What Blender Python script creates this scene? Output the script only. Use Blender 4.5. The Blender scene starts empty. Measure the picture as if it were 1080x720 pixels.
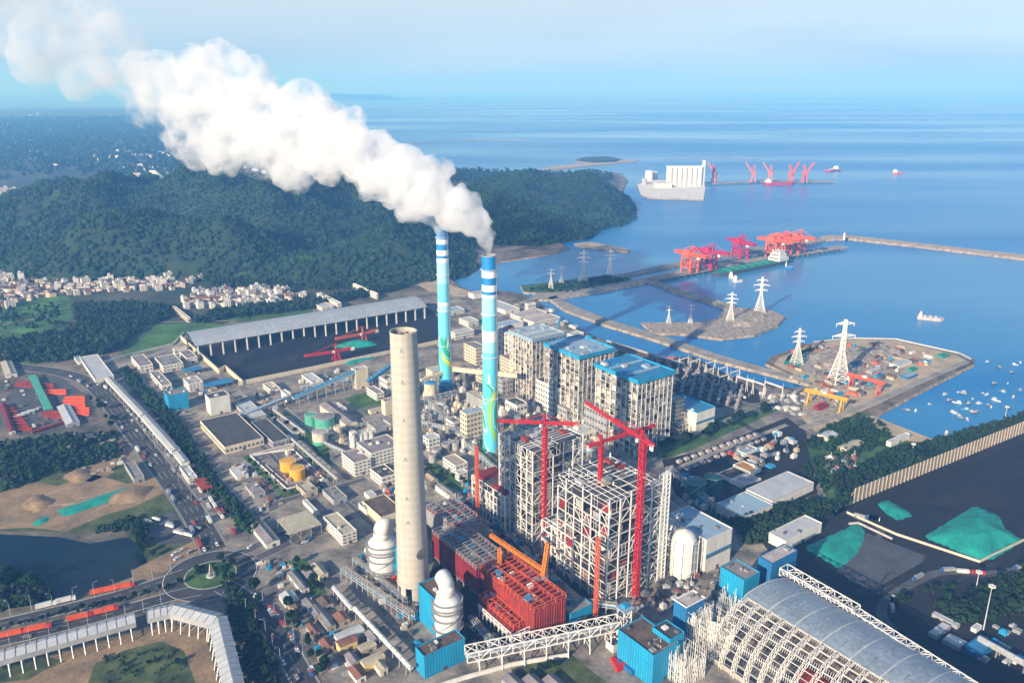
import bpy, bmesh, math, random
import numpy as np
from mathutils import Vector, Matrix, noise as mnoise
R = math.radians
random.seed(7)
S = bpy.context.scene
COL = S.collection
# ------------------------------------------------------------------ camera
F, H, HOR = 860.0, 371.0, 90.0
PITCH = math.atan((360 - HOR) / F)
CP, SP = math.cos(PITCH), math.sin(PITCH)
cam = bpy.data.objects.new('camera', bpy.data.cameras.new('camera'))
COL.objects.link(cam)
cam.location = (0, 0, H)
cam.rotation_euler = (math.pi / 2 - PITCH, 0, 0)
cam.data.sensor_width = 36
cam.data.lens = F / 1080 * 36
cam.data.clip_start = 1
cam.data.clip_end = 200000
S.camera = cam
# ------------------------------------------------------------------ light
SUN_AZ, SUN_EL = 234.0, 21.0          # direction towards the sun (degrees from +x, counter-clockwise)
sv = Vector((math.cos(R(SUN_AZ)) * math.cos(R(SUN_EL)), math.sin(R(SUN_AZ)) * math.cos(R(SUN_EL)), math.sin(R(SUN_EL))))
sl = bpy.data.lights.new('sun', 'SUN')
sl.energy = 5.0
sl.angle = R(0.5)
sl.color = (1.0, 0.89, 0.74)
sun = bpy.data.objects.new('sun', sl)
COL.objects.link(sun)
sun.rotation_euler = (-sv).to_track_quat('-Z', 'Y').to_euler()
W = bpy.data.worlds.new('World')
S.world = W
W.use_nodes = True
wn, wl = W.node_tree.nodes, W.node_tree.links
wn.clear()
wo = wn.new('ShaderNodeOutputWorld')
wb = wn.new('ShaderNodeBackground')
sky = wn.new('ShaderNodeTexSky')
sky.sky_type = 'NISHITA'
sky.sun_disc = False
sky.sun_elevation = R(SUN_EL)
sky.sun_rotation = R(90 - SUN_AZ)
sky.altitude = 300
sky.air_density = 1.0
sky.dust_density = 0.2
sky.ozone_density = 4.0
wb.inputs[1].default_value = 0.098
# thin high cloud veil, part of the sky itself
tc = wn.new('ShaderNodeTexCoord')
mp = wn.new('ShaderNodeMapping')
mp.inputs['Scale'].default_value = (1.2, 1.2, 9.0)
nz = wn.new('ShaderNodeTexNoise')
nz.inputs['Scale'].default_value = 2.2
nz.inputs['Detail'].default_value = 5
vr = wn.new('ShaderNodeValToRGB')
vr.color_ramp.elements[0].position = 0.36
vr.color_ramp.elements[0].color = (0.7, 0.7, 0.7, 1)
vr.color_ramp.elements[1].position = 0.66
vr.color_ramp.elements[1].color = (0.97, 0.97, 0.97, 1)
vm = wn.new('ShaderNodeMix')
vm.data_type = 'RGBA'
hz = wn.new('ShaderNodeMix'); hz.data_type = 'RGBA'     # bluer air right at the horizon
hz.inputs['A'].default_value = (2.1, 3.2, 4.6, 1); hz.inputs['B'].default_value = (4.4, 4.9, 5.3, 1)
wl.new(tc.outputs['Generated'], mp.inputs[0])
wl.new(mp.outputs[0], nz.inputs['Vector'])
wl.new(nz.outputs[0], vr.inputs[0])
sz = wn.new('ShaderNodeSeparateXYZ')
lo_ = wn.new('ShaderNodeMapRange')          # the veil lies low over the horizon
lo_.inputs[1].default_value, lo_.inputs[2].default_value, lo_.inputs[3].default_value, lo_.inputs[4].default_value = 0.10, 0.45, 1.0, 0.0
vmul = wn.new('ShaderNodeMath'); vmul.operation = 'MULTIPLY'
wl.new(tc.outputs['Generated'], sz.inputs[0]); wl.new(sz.outputs[2], lo_.inputs[0])
wl.new(vr.outputs[0], vmul.inputs[0]); wl.new(lo_.outputs[0], vmul.inputs[1])
wl.new(vmul.outputs[0], vm.inputs['Factor'])
hr_ = wn.new('ShaderNodeMapRange')
hr_.inputs[1].default_value, hr_.inputs[2].default_value = -0.01, 0.10
wl.new(sz.outputs[2], hr_.inputs[0]); wl.new(hr_.outputs[0], hz.inputs['Factor']); wl.new(hz.outputs['Result'], vm.inputs['B'])
wl.new(sky.outputs[0], vm.inputs['A'])
wl.new(vm.outputs['Result'], wb.inputs[0])
wl.new(wb.outputs[0], wo.inputs[0])
S.view_settings.view_transform = 'Standard'
S.view_settings.look = 'None'
S.view_settings.gamma = 1
S.view_settings.use_curve_mapping = False
S.view_settings.exposure = 0.74
S.render.engine = 'CYCLES'
cy = S.cycles
cy.use_denoising = True
cy.max_bounces = 16
cy.diffuse_bounces = 2
cy.glossy_bounces = 2
cy.transmission_bounces = 3
cy.transparent_max_bounces = 8
cy.volume_bounces = 14
cy.volume_step_rate = 1.0
cy.volume_max_steps = 256
cy.sample_clamp_indirect = 4
# ------------------------------------------------------------------ where things stand: metres, camera above (0, 0)
def P(u, v, z=0.0):
    a, b = (u - 540) / F, -(v - 360) / F
    t = (z - H) / (-SP + b * CP)
    return (a * t, (CP + b * SP) * t)
def proj(x, y, z):
    d = z - H
    c = y * CP - d * SP
    return (540 + F * x / c, 360 - F * (y * SP + d * CP) / c)
GA = 36.0                             # the works are laid out on one grid, 36 degrees off the camera axis
EX = (math.cos(R(GA)), math.sin(R(GA)))
EY = (-EX[1], EX[0])
# ------------------------------------------------------------------ materials
MATS = {}
def mat(name, col, rough=0.7, var=0.25, scale=0.15, metal=0.0, col2=None, bump=0.0, spec=0.4, detail=4.0, lo=0.35, hi=0.65, stretch=None, rib=0.0, fine=0.26):
    if name in MATS:
        return MATS[name]
    m = bpy.data.materials.new(name)
    m.use_nodes = True
    n, l = m.node_tree.nodes, m.node_tree.links
    b = n['Principled BSDF']
    b.inputs['Roughness'].default_value = rough
    b.inputs['Metallic'].default_value = metal
    b.inputs['Specular IOR Level'].default_value = spec
    if var or col2:
        t = n.new('ShaderNodeTexCoord')
        src = t.outputs['Object']
        if stretch:
            mp = n.new('ShaderNodeMapping')
            mp.inputs['Scale'].default_value = stretch
            l.new(src, mp.inputs[0])
            src = mp.outputs[0]
        k = n.new('ShaderNodeTexNoise')
        k.inputs['Scale'].default_value = scale
        k.inputs['Detail'].default_value = detail
        k.inputs['Roughness'].default_value = 0.65
        l.new(src, k.inputs['Vector'])
        r = n.new('ShaderNodeValToRGB')
        r.color_ramp.elements[0].position = lo
        r.color_ramp.elements[1].position = hi
        c2 = col2 or tuple(c * (1 - var) for c in col)
        r.color_ramp.elements[0].color = (*c2, 1)
        r.color_ramp.elements[1].color = (*col, 1)
        l.new(k.outputs[0], r.inputs[0])
        # fine mottling on top of the broad stains
        k2 = n.new('ShaderNodeTexNoise')
        k2.inputs['Scale'].default_value = scale * 9
        k2.inputs['Detail'].default_value = 3
        l.new(t.outputs['Object'], k2.inputs['Vector'])
        mr = n.new('ShaderNodeMapRange')
        mr.inputs[1].default_value, mr.inputs[2].default_value, mr.inputs[3].default_value, mr.inputs[4].default_value = 0.25, 0.75, 1 - fine, 1 + fine
        l.new(k2.outputs[0], mr.inputs[0])
        val = mr.outputs[0]
        if rib:
            wv = n.new('ShaderNodeTexWave')
            wv.bands_direction = 'DIAGONAL' if rib > 0 else 'Z'
            wv.inputs['Scale'].default_value = abs(rib)
            wv.inputs['Distortion'].default_value = 0.4
            mpw = n.new('ShaderNodeMapping'); mpw.inputs['Scale'].default_value = (1, 1, 0) if rib > 0 else (0, 0, 1)
            l.new(t.outputs['Object'], mpw.inputs[0]); l.new(mpw.outputs[0], wv.inputs[0])
            mr2 = n.new('ShaderNodeMapRange'); mr2.inputs[3].default_value = 0.70 if rib > 0 else 0.965; mr2.inputs[4].default_value = 1.05
            l.new(wv.outputs[1], mr2.inputs[0])
            mm = n.new('ShaderNodeMath'); mm.operation = 'MULTIPLY'
            l.new(val, mm.inputs[0]); l.new(mr2.outputs[0], mm.inputs[1]); val = mm.outputs[0]
        vx_ = n.new('ShaderNodeVectorMath'); vx_.operation = 'SCALE'
        l.new(r.outputs[0], vx_.inputs[0]); l.new(val, vx_.inputs['Scale'])
        l.new(vx_.outputs[0], b.inputs['Base Color'])
        if bump:
            bp = n.new('ShaderNodeBump')
            bp.inputs['Strength'].default_value = bump
            bp.inputs['Distance'].default_value = 1.0
            l.new(k.outputs[0], bp.inputs['Height'])
            l.new(bp.outputs[0], b.inputs['Normal'])
    else:
        b.inputs['Base Color'].default_value = (*col, 1)
    MATS[name] = m
    return m
def MT(k):
    return MATS[k] if isinstance(k, str) else k
# ------------------------------------------------------------------ mesh building
class MB:
    def __init__(s):
        s.v, s.f, s.m = [], [], []
    def quad(s, a, b, c, d, mi=0):
        i = len(s.v)
        s.v += [a, b, c, d]
        s.f.append((i, i + 1, i + 2, i + 3))
        s.m.append(mi)
        return s
    def box(s, x0, x1, y0, y1, z0, z1, mi=0, top=None):
        i = len(s.v)
        s.v += [(x0, y0, z0), (x1, y0, z0), (x1, y1, z0), (x0, y1, z0), (x0, y0, z1), (x1, y0, z1), (x1, y1, z1), (x0, y1, z1)]
        s.f += [(i, i + 3, i + 2, i + 1), (i + 4, i + 5, i + 6, i + 7), (i, i + 1, i + 5, i + 4), (i + 1, i + 2, i + 6, i + 5), (i + 2, i + 3, i + 7, i + 6), (i + 3, i, i + 4, i + 7)]
        s.m += [mi, mi if top is None else top, mi, mi, mi, mi]
        return s
    def bar(s, p, q, w, mi=0, h=None):
        p, q = Vector(p), Vector(q)
        d = q - p
        if d.length < 1e-4:
            return s
        d.normalize()
        up = Vector((0, 0, 1)) if abs(d.z) < 0.9 else Vector((1, 0, 0))
        a = d.cross(up).normalized() * (w / 2)
        b = a.normalized().cross(d) * ((h or w) / 2)
        i = len(s.v)
        for c in (p, q):
            s.v += [tuple(c + a + b), tuple(c - a + b), tuple(c - a - b), tuple(c + a - b)]
        for k in range(4):
            s.f.append((i + k, i + (k + 1) % 4, i + 4 + (k + 1) % 4, i + 4 + k))
            s.m.append(mi)
        s.f += [(i + 3, i + 2, i + 1, i), (i + 4, i + 5, i + 6, i + 7)]
        s.m += [mi, mi]
        return s
    def lathe(s, prof, n=24, c=(0, 0), mi=0, cap=True, a0=0.0):
        i = len(s.v)
        for r, z in prof:
            for k in range(n):
                t = a0 + 2 * math.pi * k / n
                s.v.append((c[0] + r * math.cos(t), c[1] + r * math.sin(t), z))
        for j in range(len(prof) - 1):
            for k in range(n):
                s.f.append((i + j * n + k, i + j * n + (k + 1) % n, i + (j + 1) * n + (k + 1) % n, i + (j + 1) * n + k))
                s.m.append(mi)
        if cap:
            s.f.append(tuple(i + (len(prof) - 1) * n + k for k in range(n)))
            s.m.append(mi)
        return s
    def tube(s, pts, r, n=8, mi=0):
        pts = [Vector(p) for p in pts]
        i = len(s.v)
        for j, p in enumerate(pts):
            d = (pts[min(j + 1, len(pts) - 1)] - pts[max(j - 1, 0)]).normalized()
            up = Vector((0, 0, 1)) if abs(d.z) < 0.95 else Vector((1, 0, 0))
            a = d.cross(up).normalized()
            b = a.cross(d)
            rr = r[j] if isinstance(r, (list, tuple)) else r
            for k in range(n):
                t = 2 * math.pi * k / n
                s.v.append(tuple(p + a * (rr * math.cos(t)) + b * (rr * math.sin(t))))
        for j in range(len(pts) - 1):
            for k in range(n):
                s.f.append((i + j * n + k, i + j * n + (k + 1) % n, i + (j + 1) * n + (k + 1) % n, i + (j + 1) * n + k))
                s.m.append(mi)
        s.f += [tuple(i + k for k in range(n))[::-1], tuple(i + (len(pts) - 1) * n + k for k in range(n))]
        s.m += [mi, mi]
        return s
    def prism(s, pts, z0, z1, mi=0, top=None, flare=0.0):
        n = len(pts)
        i = len(s.v)
        cx, cy_ = sum(p[0] for p in pts) / n, sum(p[1] for p in pts) / n
        if sum(pts[k][0] * pts[(k + 1) % n][1] - pts[(k + 1) % n][0] * pts[k][1] for k in range(n)) < 0:
            pts = pts[::-1]
        for k in range(n):
            x, y = pts[k]
            if flare:
                px, py = pts[k - 1]
                qx, qy = pts[(k + 1) % n]
                tx, ty = qx - px, qy - py
                ll = math.hypot(tx, ty) or 1
                s.v.append((x + ty / ll * flare, y - tx / ll * flare, z0))
            else:
                s.v.append((x, y, z0))
        s.v += [(p[0], p[1], z1) for p in pts]
        for k in range(n):
            s.f.append((i + k, i + (k + 1) % n, i + n + (k + 1) % n, i + n + k))
            s.m.append(mi)
        from mathutils.geometry import tessellate_polygon
        for t in tessellate_polygon([[Vector((p[0], p[1], 0)) for p in pts]]):
            a, b, c = t
            ax, bx, cx_ = pts[a], pts[b], pts[c]
            if (bx[0] - ax[0]) * (cx_[1] - ax[1]) - (bx[1] - ax[1]) * (cx_[0] - ax[0]) < 0:
                a, c = c, a
            s.f.append((i + n + a, i + n + b, i + n + c))
            s.m.append(mi if top is None else top)
        return s
    def mesh(s, name, mats, smooth=False):
        me = bpy.data.meshes.new(name)
        me.from_pydata(s.v, [], s.f)
        for k in (mats if isinstance(mats, (list, tuple)) else [mats]):
            me.materials.append(MT(k))
        if any(s.m):
            me.polygons.foreach_set('material_index', s.m)
        if smooth:
            me.polygons.foreach_set('use_smooth', [True] * len(s.f))
        me.update()
        return me
    def build(s, name, mats, parent=None, loc=(0, 0, 0), rz=0.0, smooth=False):
        return link(name, s.mesh(name, mats, smooth), parent, loc, rz)
def link(name, me, parent=None, loc=(0, 0, 0), rz=0.0):
    o = bpy.data.objects.new(name, me)
    COL.objects.link(o)
    if parent:
        o.parent = parent
    o.location = loc
    o.rotation_euler = (0, 0, rz)
    return o
def tag(o, label=None, cat=None, group=None, kind=None):
    if label: o['label'] = label
    if cat: o['category'] = cat
    if group: o['group'] = group
    if kind: o['kind'] = kind
    return o
def thing(name, label, cat, loc=(0, 0, 0), rz=0.0, group=None):
    return tag(link(name, None, None, loc, rz), label, cat, group)
def dup(o, loc, rz=None, label=None, group=None, sc=None):
    c = o.copy()
    COL.objects.link(c)
    c.location = loc
    if rz is not None: c.rotation_euler = (0, 0, rz)
    if sc: c.scale = sc if isinstance(sc, tuple) else (sc, sc, sc)
    if label: c['label'] = label
    if group: c['group'] = group
    for ch in list(o.children):
        d = ch.copy(); COL.objects.link(d); d.parent = c
        for g in list(ch.children):
            e = g.copy(); COL.objects.link(e); e.parent = d
    return c
def struct(o):
    o['kind'] = 'structure'
    return o
def fbm(x, y, z=0.0, o=4):
    return mnoise.fractal(Vector((x, y, z)), 1.0, 2.0, o)
def truss(mb, p, q, w, h, n, t, mi=0, side=None):
    """box truss from p to q, w wide, h high, n panels"""
    p, q = Vector(p), Vector(q)
    d = (q - p)
    u = d.normalized()
    a = u.cross(Vector((0, 0, 1)))
    a = a.normalized() if a.length > 1e-3 else Vector((1, 0, 0))
    b = a.cross(u).normalized()
    def c(k, i):
        s1, s2 = ((-1, 0), (1, 0), (1, 1), (-1, 1))[i]
        return p + d * (k / n) + a * (s1 * w / 2) + b * (s2 * h)
    for i in range(4):
        mb.bar(c(0, i), c(n, i), t, mi)
    for k in range(n + 1):
        for i in range(4):
            mb.bar(c(k, i), c(k, (i + 1) % 4), t * 0.8, mi)
            if k < n:
                j = (i + 1) % 4
                mb.bar(c(k, i) if k % 2 else c(k, j), c(k + 1, j) if k % 2 else c(k + 1, i), t * 0.7, mi)
    return mb
# ------------------------------------------------------------------ sea
def sea_mat():
    m = bpy.data.materials.new('sea_water')
    m.use_nodes = True
    n, l = m.node_tree.nodes, m.node_tree.links
    b = n['Principled BSDF']
    b.inputs['Roughness'].default_value = 0.28
    b.inputs['IOR'].default_value = 1.33
    b.inputs['Specular IOR Level'].default_value = 0.3
    t = n.new('ShaderNodeTexCoord')
    def noise(scale, st, det, rot=0.0):
        mp = n.new('ShaderNodeMapping')
        mp.inputs['Scale'].default_value = st
        mp.inputs['Rotation'].default_value = (0, 0, rot)
        k = n.new('ShaderNodeTexNoise')
        k.inputs['Scale'].default_value = scale
        k.inputs['Detail'].default_value = det
        l.new(t.outputs['Object'], mp.inputs[0])
        l.new(mp.outputs[0], k.inputs['Vector'])
        return k.outputs[0]
    big = noise(0.0007, (0.4, 1.5, 1), 6, 0.12)
    r = n.new('ShaderNodeValToRGB')
    r.color_ramp.elements[0].position = 0.47
    r.color_ramp.elements[0].color = (0.002, 0.17, 0.44, 1)
    r.color_ramp.elements[1].position = 0.70
    r.color_ramp.elements[1].color = (0.11, 0.34, 0.53, 1)
    l.new(big, r.inputs[0])
    l.new(r.outputs[0], b.inputs['Base Color'])
    r2 = n.new('ShaderNodeMapRange')
    r2.inputs[1].default_value = 0.35; r2.inputs[2].default_value = 0.7
    r2.inputs[3].default_value = 0.34; r2.inputs[4].default_value = 0.14
    l.new(big, r2.inputs[0])
    l.new(r2.outputs[0], b.inputs['Roughness'])
    w = noise(0.05, (1, 0.5, 1), 6, -0.5)
    bp = n.new('ShaderNodeBump')
    bp.inputs['Strength'].default_value = 0.5
    bp.inputs['Distance'].default_value = 1.2
    l.new(w, bp.inputs['Height'])
    l.new(bp.outputs[0], b.inputs['Normal'])
    MATS['sea'] = m
sea_mat()
SEA = -3.0
mb = MB()
mb.quad((-45000, -400, SEA), (45000, -400, SEA), (45000, 48000, SEA), (-45000, 48000, SEA))
struct(mb.build('sea', 'sea'))
# ------------------------------------------------------------------ ground
mat('soil', (0.24, 0.19, 0.14), 0.9, col2=(0.055, 0.06, 0.045), scale=0.022, detail=8, bump=0.3, lo=0.38, hi=0.6)
mat('plain', (0.11, 0.10, 0.075), 0.95, col2=(0.022, 0.042, 0.022), scale=0.006, detail=9, lo=0.42, hi=0.66)
mat('rock', (0.42, 0.34, 0.25), 0.95, col2=(0.12, 0.10, 0.085), scale=0.12, detail=6, bump=0.8)
mat('sand', (0.54, 0.43, 0.29), 0.95, col2=(0.34, 0.26, 0.17), scale=0.05, detail=7)
mat('earth', (0.36, 0.24, 0.13), 0.95, col2=(0.17, 0.125, 0.08), scale=0.045, detail=8)
mat('rubble', (0.46, 0.39, 0.31), 0.95, col2=(0.20, 0.17, 0.145), scale=0.16, detail=8, lo=0.4, hi=0.6)
mat('asphalt', (0.062, 0.062, 0.066), 0.85, var=0.3, scale=0.05)
mat('lane', (0.10, 0.10, 0.105), 0.85, var=0.3, scale=0.05)
mat('concrete_ground', (0.38, 0.34, 0.29), 0.9, col2=(0.22, 0.20, 0.175), scale=0.05, detail=7)
mat('kerb', (0.42, 0.41, 0.38), 0.85, var=0.2)
mat('paint', (0.75, 0.74, 0.70), 0.6, var=0.15)
mat('grass', (0.075, 0.165, 0.035), 0.95, col2=(0.022, 0.055, 0.016), scale=0.07, detail=7)
mat('field', (0.085, 0.23, 0.04), 0.95, col2=(0.025, 0.06, 0.02), scale=0.016, detail=7)
mat('weeds', (0.11, 0.14, 0.045), 0.95, col2=(0.022, 0.04, 0.015), scale=0.06, detail=8)
mat('pond', (0.002, 0.012, 0.024), 0.18, col2=(0.005, 0.018, 0.028), scale=0.02, spec=0.12)
mat('pale_apron', (0.80, 0.76, 0.69), .9, col2=(.68, .64, .57), scale=.02)
mat('coal', (0.006, 0.006, 0.008), 0.8, col2=(0.016, 0.013, 0.013), scale=0.045, detail=7, bump=0.3)
mat('tarp', (0.014, 0.34, 0.265), 0.75, col2=(0.010, 0.20, 0.17), scale=0.09, detail=8, bump=1.0, lo=0.36, hi=0.62)
mat('darkyard', (0.020, 0.020, 0.023), 0.9, col2=(0.008, 0.009, 0.012), scale=0.03, detail=8)
mat('pad', (0.10, 0.10, 0.115), 0.9, col2=(0.06, 0.06, 0.068), scale=0.05, detail=8)
mat('forest', (0.030, 0.052, 0.022), 0.95, col2=(0.012, 0.028, 0.012), scale=0.03, detail=8)
mat('leaf', (0.022, 0.060, 0.018), 0.9, col2=(0.004, 0.018, 0.010), scale=0.012, detail=9, spec=0.2)
mat('leaf_dark', (0.020, 0.048, 0.015), 0.9, col2=(0.005, 0.016, 0.008), scale=0.02, detail=5, spec=0.2)
mat('trunk', (0.10, 0.075, 0.05), 0.9, var=0.3)
def PP(pts, z=0.0):
    return [P(u, v, z) for u, v in pts]
# main land: shore traced from the far west round the bay and back to the east edge
shore = [(300, 112), (330, 125), (375, 152), (420, 170), (470, 178), (520, 181), (580, 182), (630, 180), (655, 183), (662, 190), (640, 232), (610, 240), (590, 255), (600, 262), (580, 268), (545, 273), (510, 279),
         (486, 285), (476, 294), (484, 302), (505, 309), (525, 306), (548, 309), (566, 317), (590, 338), (640, 360), (700, 379), (760, 393), (830, 409), (857, 407), (808, 383), (815, 375), (858, 361),
         (900, 356), (945, 357), (1012, 372), (1027, 378), (1026, 384), (982, 406), (944, 426), (922, 438), (948, 449), (984, 463), (1018, 453), (1100, 433)]
land = PP(shore) + [(900, 820), (1300, 900), (1300, -300), (-2500, -300), (-16000, 11500), (-9500, 14000)]
mb = MB()
mb.prism(land, SEA - 3, 0, 1, 0, flare=5)
struct(mb.build('ground', ['soil', 'rock']))
def patch(name, pts, m, z, thick=None, edge=None, zz=0.0):
    mb = MB()
    q = PP(pts, zz)
    mb.prism(q, z - (thick or 0.3), z, 1 if edge else 0, 0)
    o = mb.build(name, [m, edge] if edge else [m])
    return struct(o)
patch('plain', [(-200, 345), (0, 345), (60, 352), (200, 355), (300, 318), (370, 310), (420, 306), (452, 296), (470, 280), (430, 265), (640, 226), (655, 192), (640, 184), (560, 184), (500, 183), (470, 180), (420, 172), (375, 154), (330, 128), (300, 115), (-300, 117), (-500, 200)], 'plain', 0.08)
def landfill(name, pts, m='rubble', z=0.0, fl=4.0):
    mb = MB()
    mb.prism(PP(pts), SEA - 3, z, 1, 0, flare=fl)
    return struct(mb.build(name, [m, 'rock']))
# reclaimed strips and moles
landfill('causeway', [(556, 316), (578, 316), (640, 306), (692, 296), (716, 290), (712, 286), (690, 291), (640, 300), (590, 308), (566, 309)], 'concrete_ground', 0.3)
landfill('green_island', [(549, 301), (553, 308), (590, 310), (640, 302), (668, 296), (660, 290), (640, 290), (610, 294)], 'grass', 0.1)
landfill('rear_causeway', [(646, 291), (652, 293), (722, 279), (800, 264), (868, 253), (866, 251), (800, 260), (720, 275)], 'concrete_ground', 0.2)
landfill('inner_dike', [(578, 314), (596, 327), (640, 343), (664, 350), (700, 361), (760, 381), (853, 405), (858, 402), (765, 376), (705, 356), (668, 345), (645, 338), (604, 322), (586, 312)], 'concrete_ground', 0.3)
landfill('mole', [(684, 297), (692, 296), (716, 304), (752, 315), (776, 322), (772, 328), (748, 319), (712, 308)], 'rubble', 0.4)
landfill('peninsula', [(676, 340), (690, 351), (722, 352), (760, 357), (795, 353), (820, 343), (828, 334), (814, 327), (790, 325), (772, 324), (760, 330), (758, 336), (736, 339), (715, 340)], 'rubble', 0.3)
landfill('breakwater', [(866, 250), (872, 253), (895, 252), (960, 259), (1120, 278), (1120, 274), (960, 256), (897, 249), (874, 249)], 'sand', 2.0, 6)
landfill('spit', [(606, 257), (622, 255), (664, 263), (663, 266), (640, 263), (612, 260)], 'sand', 0.5)
landfill('port_apron', [(676, 206), (684, 209), (742, 211), (744, 199), (742, 193), (690, 190), (672, 195)], 'pale_apron', 2.0, 1)
landfill('far_causeway', [(556, 183), (580, 179), (640, 173), (672, 170), (672, 168), (640, 170), (580, 176)], 'sand', 1.0, 8)
landfill('islet', [(606, 170), (625, 172), (650, 171), (656, 168), (640, 165), (615, 166)], 'forest', 1.0, 8)
# ------------------------------------------------------------------ hills: one relief each, wooded
def relief(name, x0, x1, y0, y1, step, peaks, rough, base=-8.0, wn_=0.004):
    nx, ny = int((x1 - x0) / step) + 1, int((y1 - y0) / step) + 1
    xs, ys = np.linspace(x0, x1, nx), np.linspace(y0, y1, ny)
    Z = np.zeros((ny, nx))
    ex = np.clip(np.minimum(xs - x0, x1 - xs) / (step * 18), 0, 1); ey = np.clip(np.minimum(ys - y0, y1 - ys) / (step * 18), 0, 1)
    edge = np.minimum.outer(ey, ex); edge = edge * edge * (3 - 2 * edge)
    for (px, py, h, sx, sy, rot) in peaks:
        c, s_ = math.cos(rot), math.sin(rot)
        X, Y = np.meshgrid(xs - px, ys - py)
        a, b = (X * c + Y * s_) / sx, (-X * s_ + Y * c) / sy
        Z = np.maximum(Z, 0) + 0
        g = h * np.exp(-(a * a + b * b))
        Z = (Z ** 3 + g ** 3) ** (1 / 3)
    Z *= edge
    for j in range(ny):
        for i in range(nx):
            x, y = xs[i], ys[j]
            f = fbm(x * wn_, y * wn_, 0.0, 6)
            rdg = 1 - abs(mnoise.noise(Vector((x * wn_ * 0.8, y * wn_ * 0.8, 3.3)))) * 2
            Z[j, i] = base + Z[j, i] * (1 + rough * f * 0.5 + rough * 0.62 * (rdg - 0.35)) * 1.0 + (f * 3 if Z[j, i] > 6 else 0)
    return xs, ys, Z
def relief_obj(name, rel, m):
    xs, ys, Z = rel
    ny, nx = Z.shape
    X, Y = np.meshgrid(xs, ys)
    co = np.stack([X, Y, Z], -1).reshape(-1, 3)
    i = (np.arange(ny - 1)[:, None] * nx + np.arange(nx - 1)[None]).ravel()
    me = grid_mesh(name, co, np.stack([i, i + 1, i + nx + 1, i + nx], 1))
    me.materials.append(MT(m))
    me.polygons.foreach_set('use_smooth', [True] * len(me.polygons))
    return struct(link(name, me))
def grid_mesh(name, co, faces):
    me = bpy.data.meshes.new(name)
    me.vertices.add(len(co))
    me.vertices.foreach_set('co', co.astype(np.float32).ravel())
    k = faces.shape[1]
    me.loops.add(len(faces) * k)
    me.loops.foreach_set('vertex_index', faces.astype(np.int32).ravel())
    me.polygons.add(len(faces))
    me.polygons.foreach_set('loop_start', np.arange(0, len(faces) * k, k, dtype=np.int32))
    me.update(calc_edges=True)
    me.validate()
    return me
def ico():
    bm = bmesh.new()
    bmesh.ops.create_icosphere(bm, subdivisions=1, radius=1)
    v = np.array([x.co[:] for x in bm.verts]); f = np.array([[w.index for w in x.verts] for x in bm.faces])
    bm.free()
    return v, f
IV, IF = ico()
rng = np.random.default_rng(5)
def clumps(name, pos, rad, m, squash=0.8, jit=0.34):
    """many separate leafy clumps as one mesh; pos (n,3), rad (n,)"""
    n = len(pos)
    a = rng.uniform(0, 2 * np.pi, n)
    c, s_ = np.cos(a), np.sin(a)
    V = np.repeat(IV[None], n, 0) * (1 + rng.normal(0, jit, (n, len(IV), 1)))
    x, y = V[..., 0] * c[:, None] - V[..., 1] * s_[:, None], V[..., 0] * s_[:, None] + V[..., 1] * c[:, None]
    V = np.stack([x, y, V[..., 2] * squash], -1) * rad[:, None, None] + pos[:, None, :]
    Fc = (IF[None] + (np.arange(n) * len(IV))[:, None, None]).reshape(-1, 3)
    me = grid_mesh(name, V.reshape(-1, 3), Fc)
    me.materials.append(MT(m))
    return link(name, me)
def pk(u, v, z, sx, sy, rot=0.0):
    x, y = P(u, v, z)
    return (x, y, z, sx, sy, rot)
hill1 = relief('hill', -1750, 60, 1440, 3300, 14, [pk(90, 192, 112, 260, 340), pk(30, 222, 62, 240, 300), pk(-120, 225, 60, 380, 300), pk(235, 190, 112, 240, 400), pk(300, 206, 92, 220, 360), pk(345, 202, 98, 170, 340), pk(405, 245, 52, 150, 260), pk(160, 245, 70, 300, 250), pk(440, 268, 28, 110, 150), pk(-60, 262, 55, 300, 180), pk(335, 262, 55, 120, 170), pk(250, 255, 62, 160, 200)], 1.25)
for _j, _y in enumerate(hill1[1]):
    for _i, _x in enumerate(hill1[0]):
        _f = 1650 - 140 * max(0, min(1, (_x + 850) / 650)) + 25 * fbm(_x * .01, 7.7)
        if _y < _f + 120:
            hill1[2][_j, _i] -= (_f + 120 - _y) * .12
relief_obj('hill', hill1, 'forest')
hill2 = relief('headland', -330, 640, 1900, 4300, 16, [pk(500, 190, 80, 300, 420), pk(575, 188, 88, 230, 420), pk(618, 193, 74, 120, 380), pk(560, 225, 62, 190, 220), pk(510, 248, 42, 180, 110), pk(600, 222, 48, 100, 200), pk(640, 203, 44, 60, 240)], 0.75)
_cst = sorted([(P(u, v, SEA)[1], P(u, v, SEA)[0]) for u, v in [(560, 276), (588, 266), (604, 258), (612, 246), (622, 238), (640, 231), (654, 220), (664, 208), (668, 196), (664, 186), (640, 180)]])
for _j, _y in enumerate(hill2[1]):
    _xc = np.interp(_y, [c[0] for c in _cst], [c[1] for c in _cst])
    for _i, _x in enumerate(hill2[0]):
        if _x > _xc - 70: hill2[2][_j, _i] -= (_x - _xc + 70) * .16 * (1 + .5 * fbm(_x * .02, _y * .02))
relief_obj('headland', hill2, 'forest')
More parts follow.
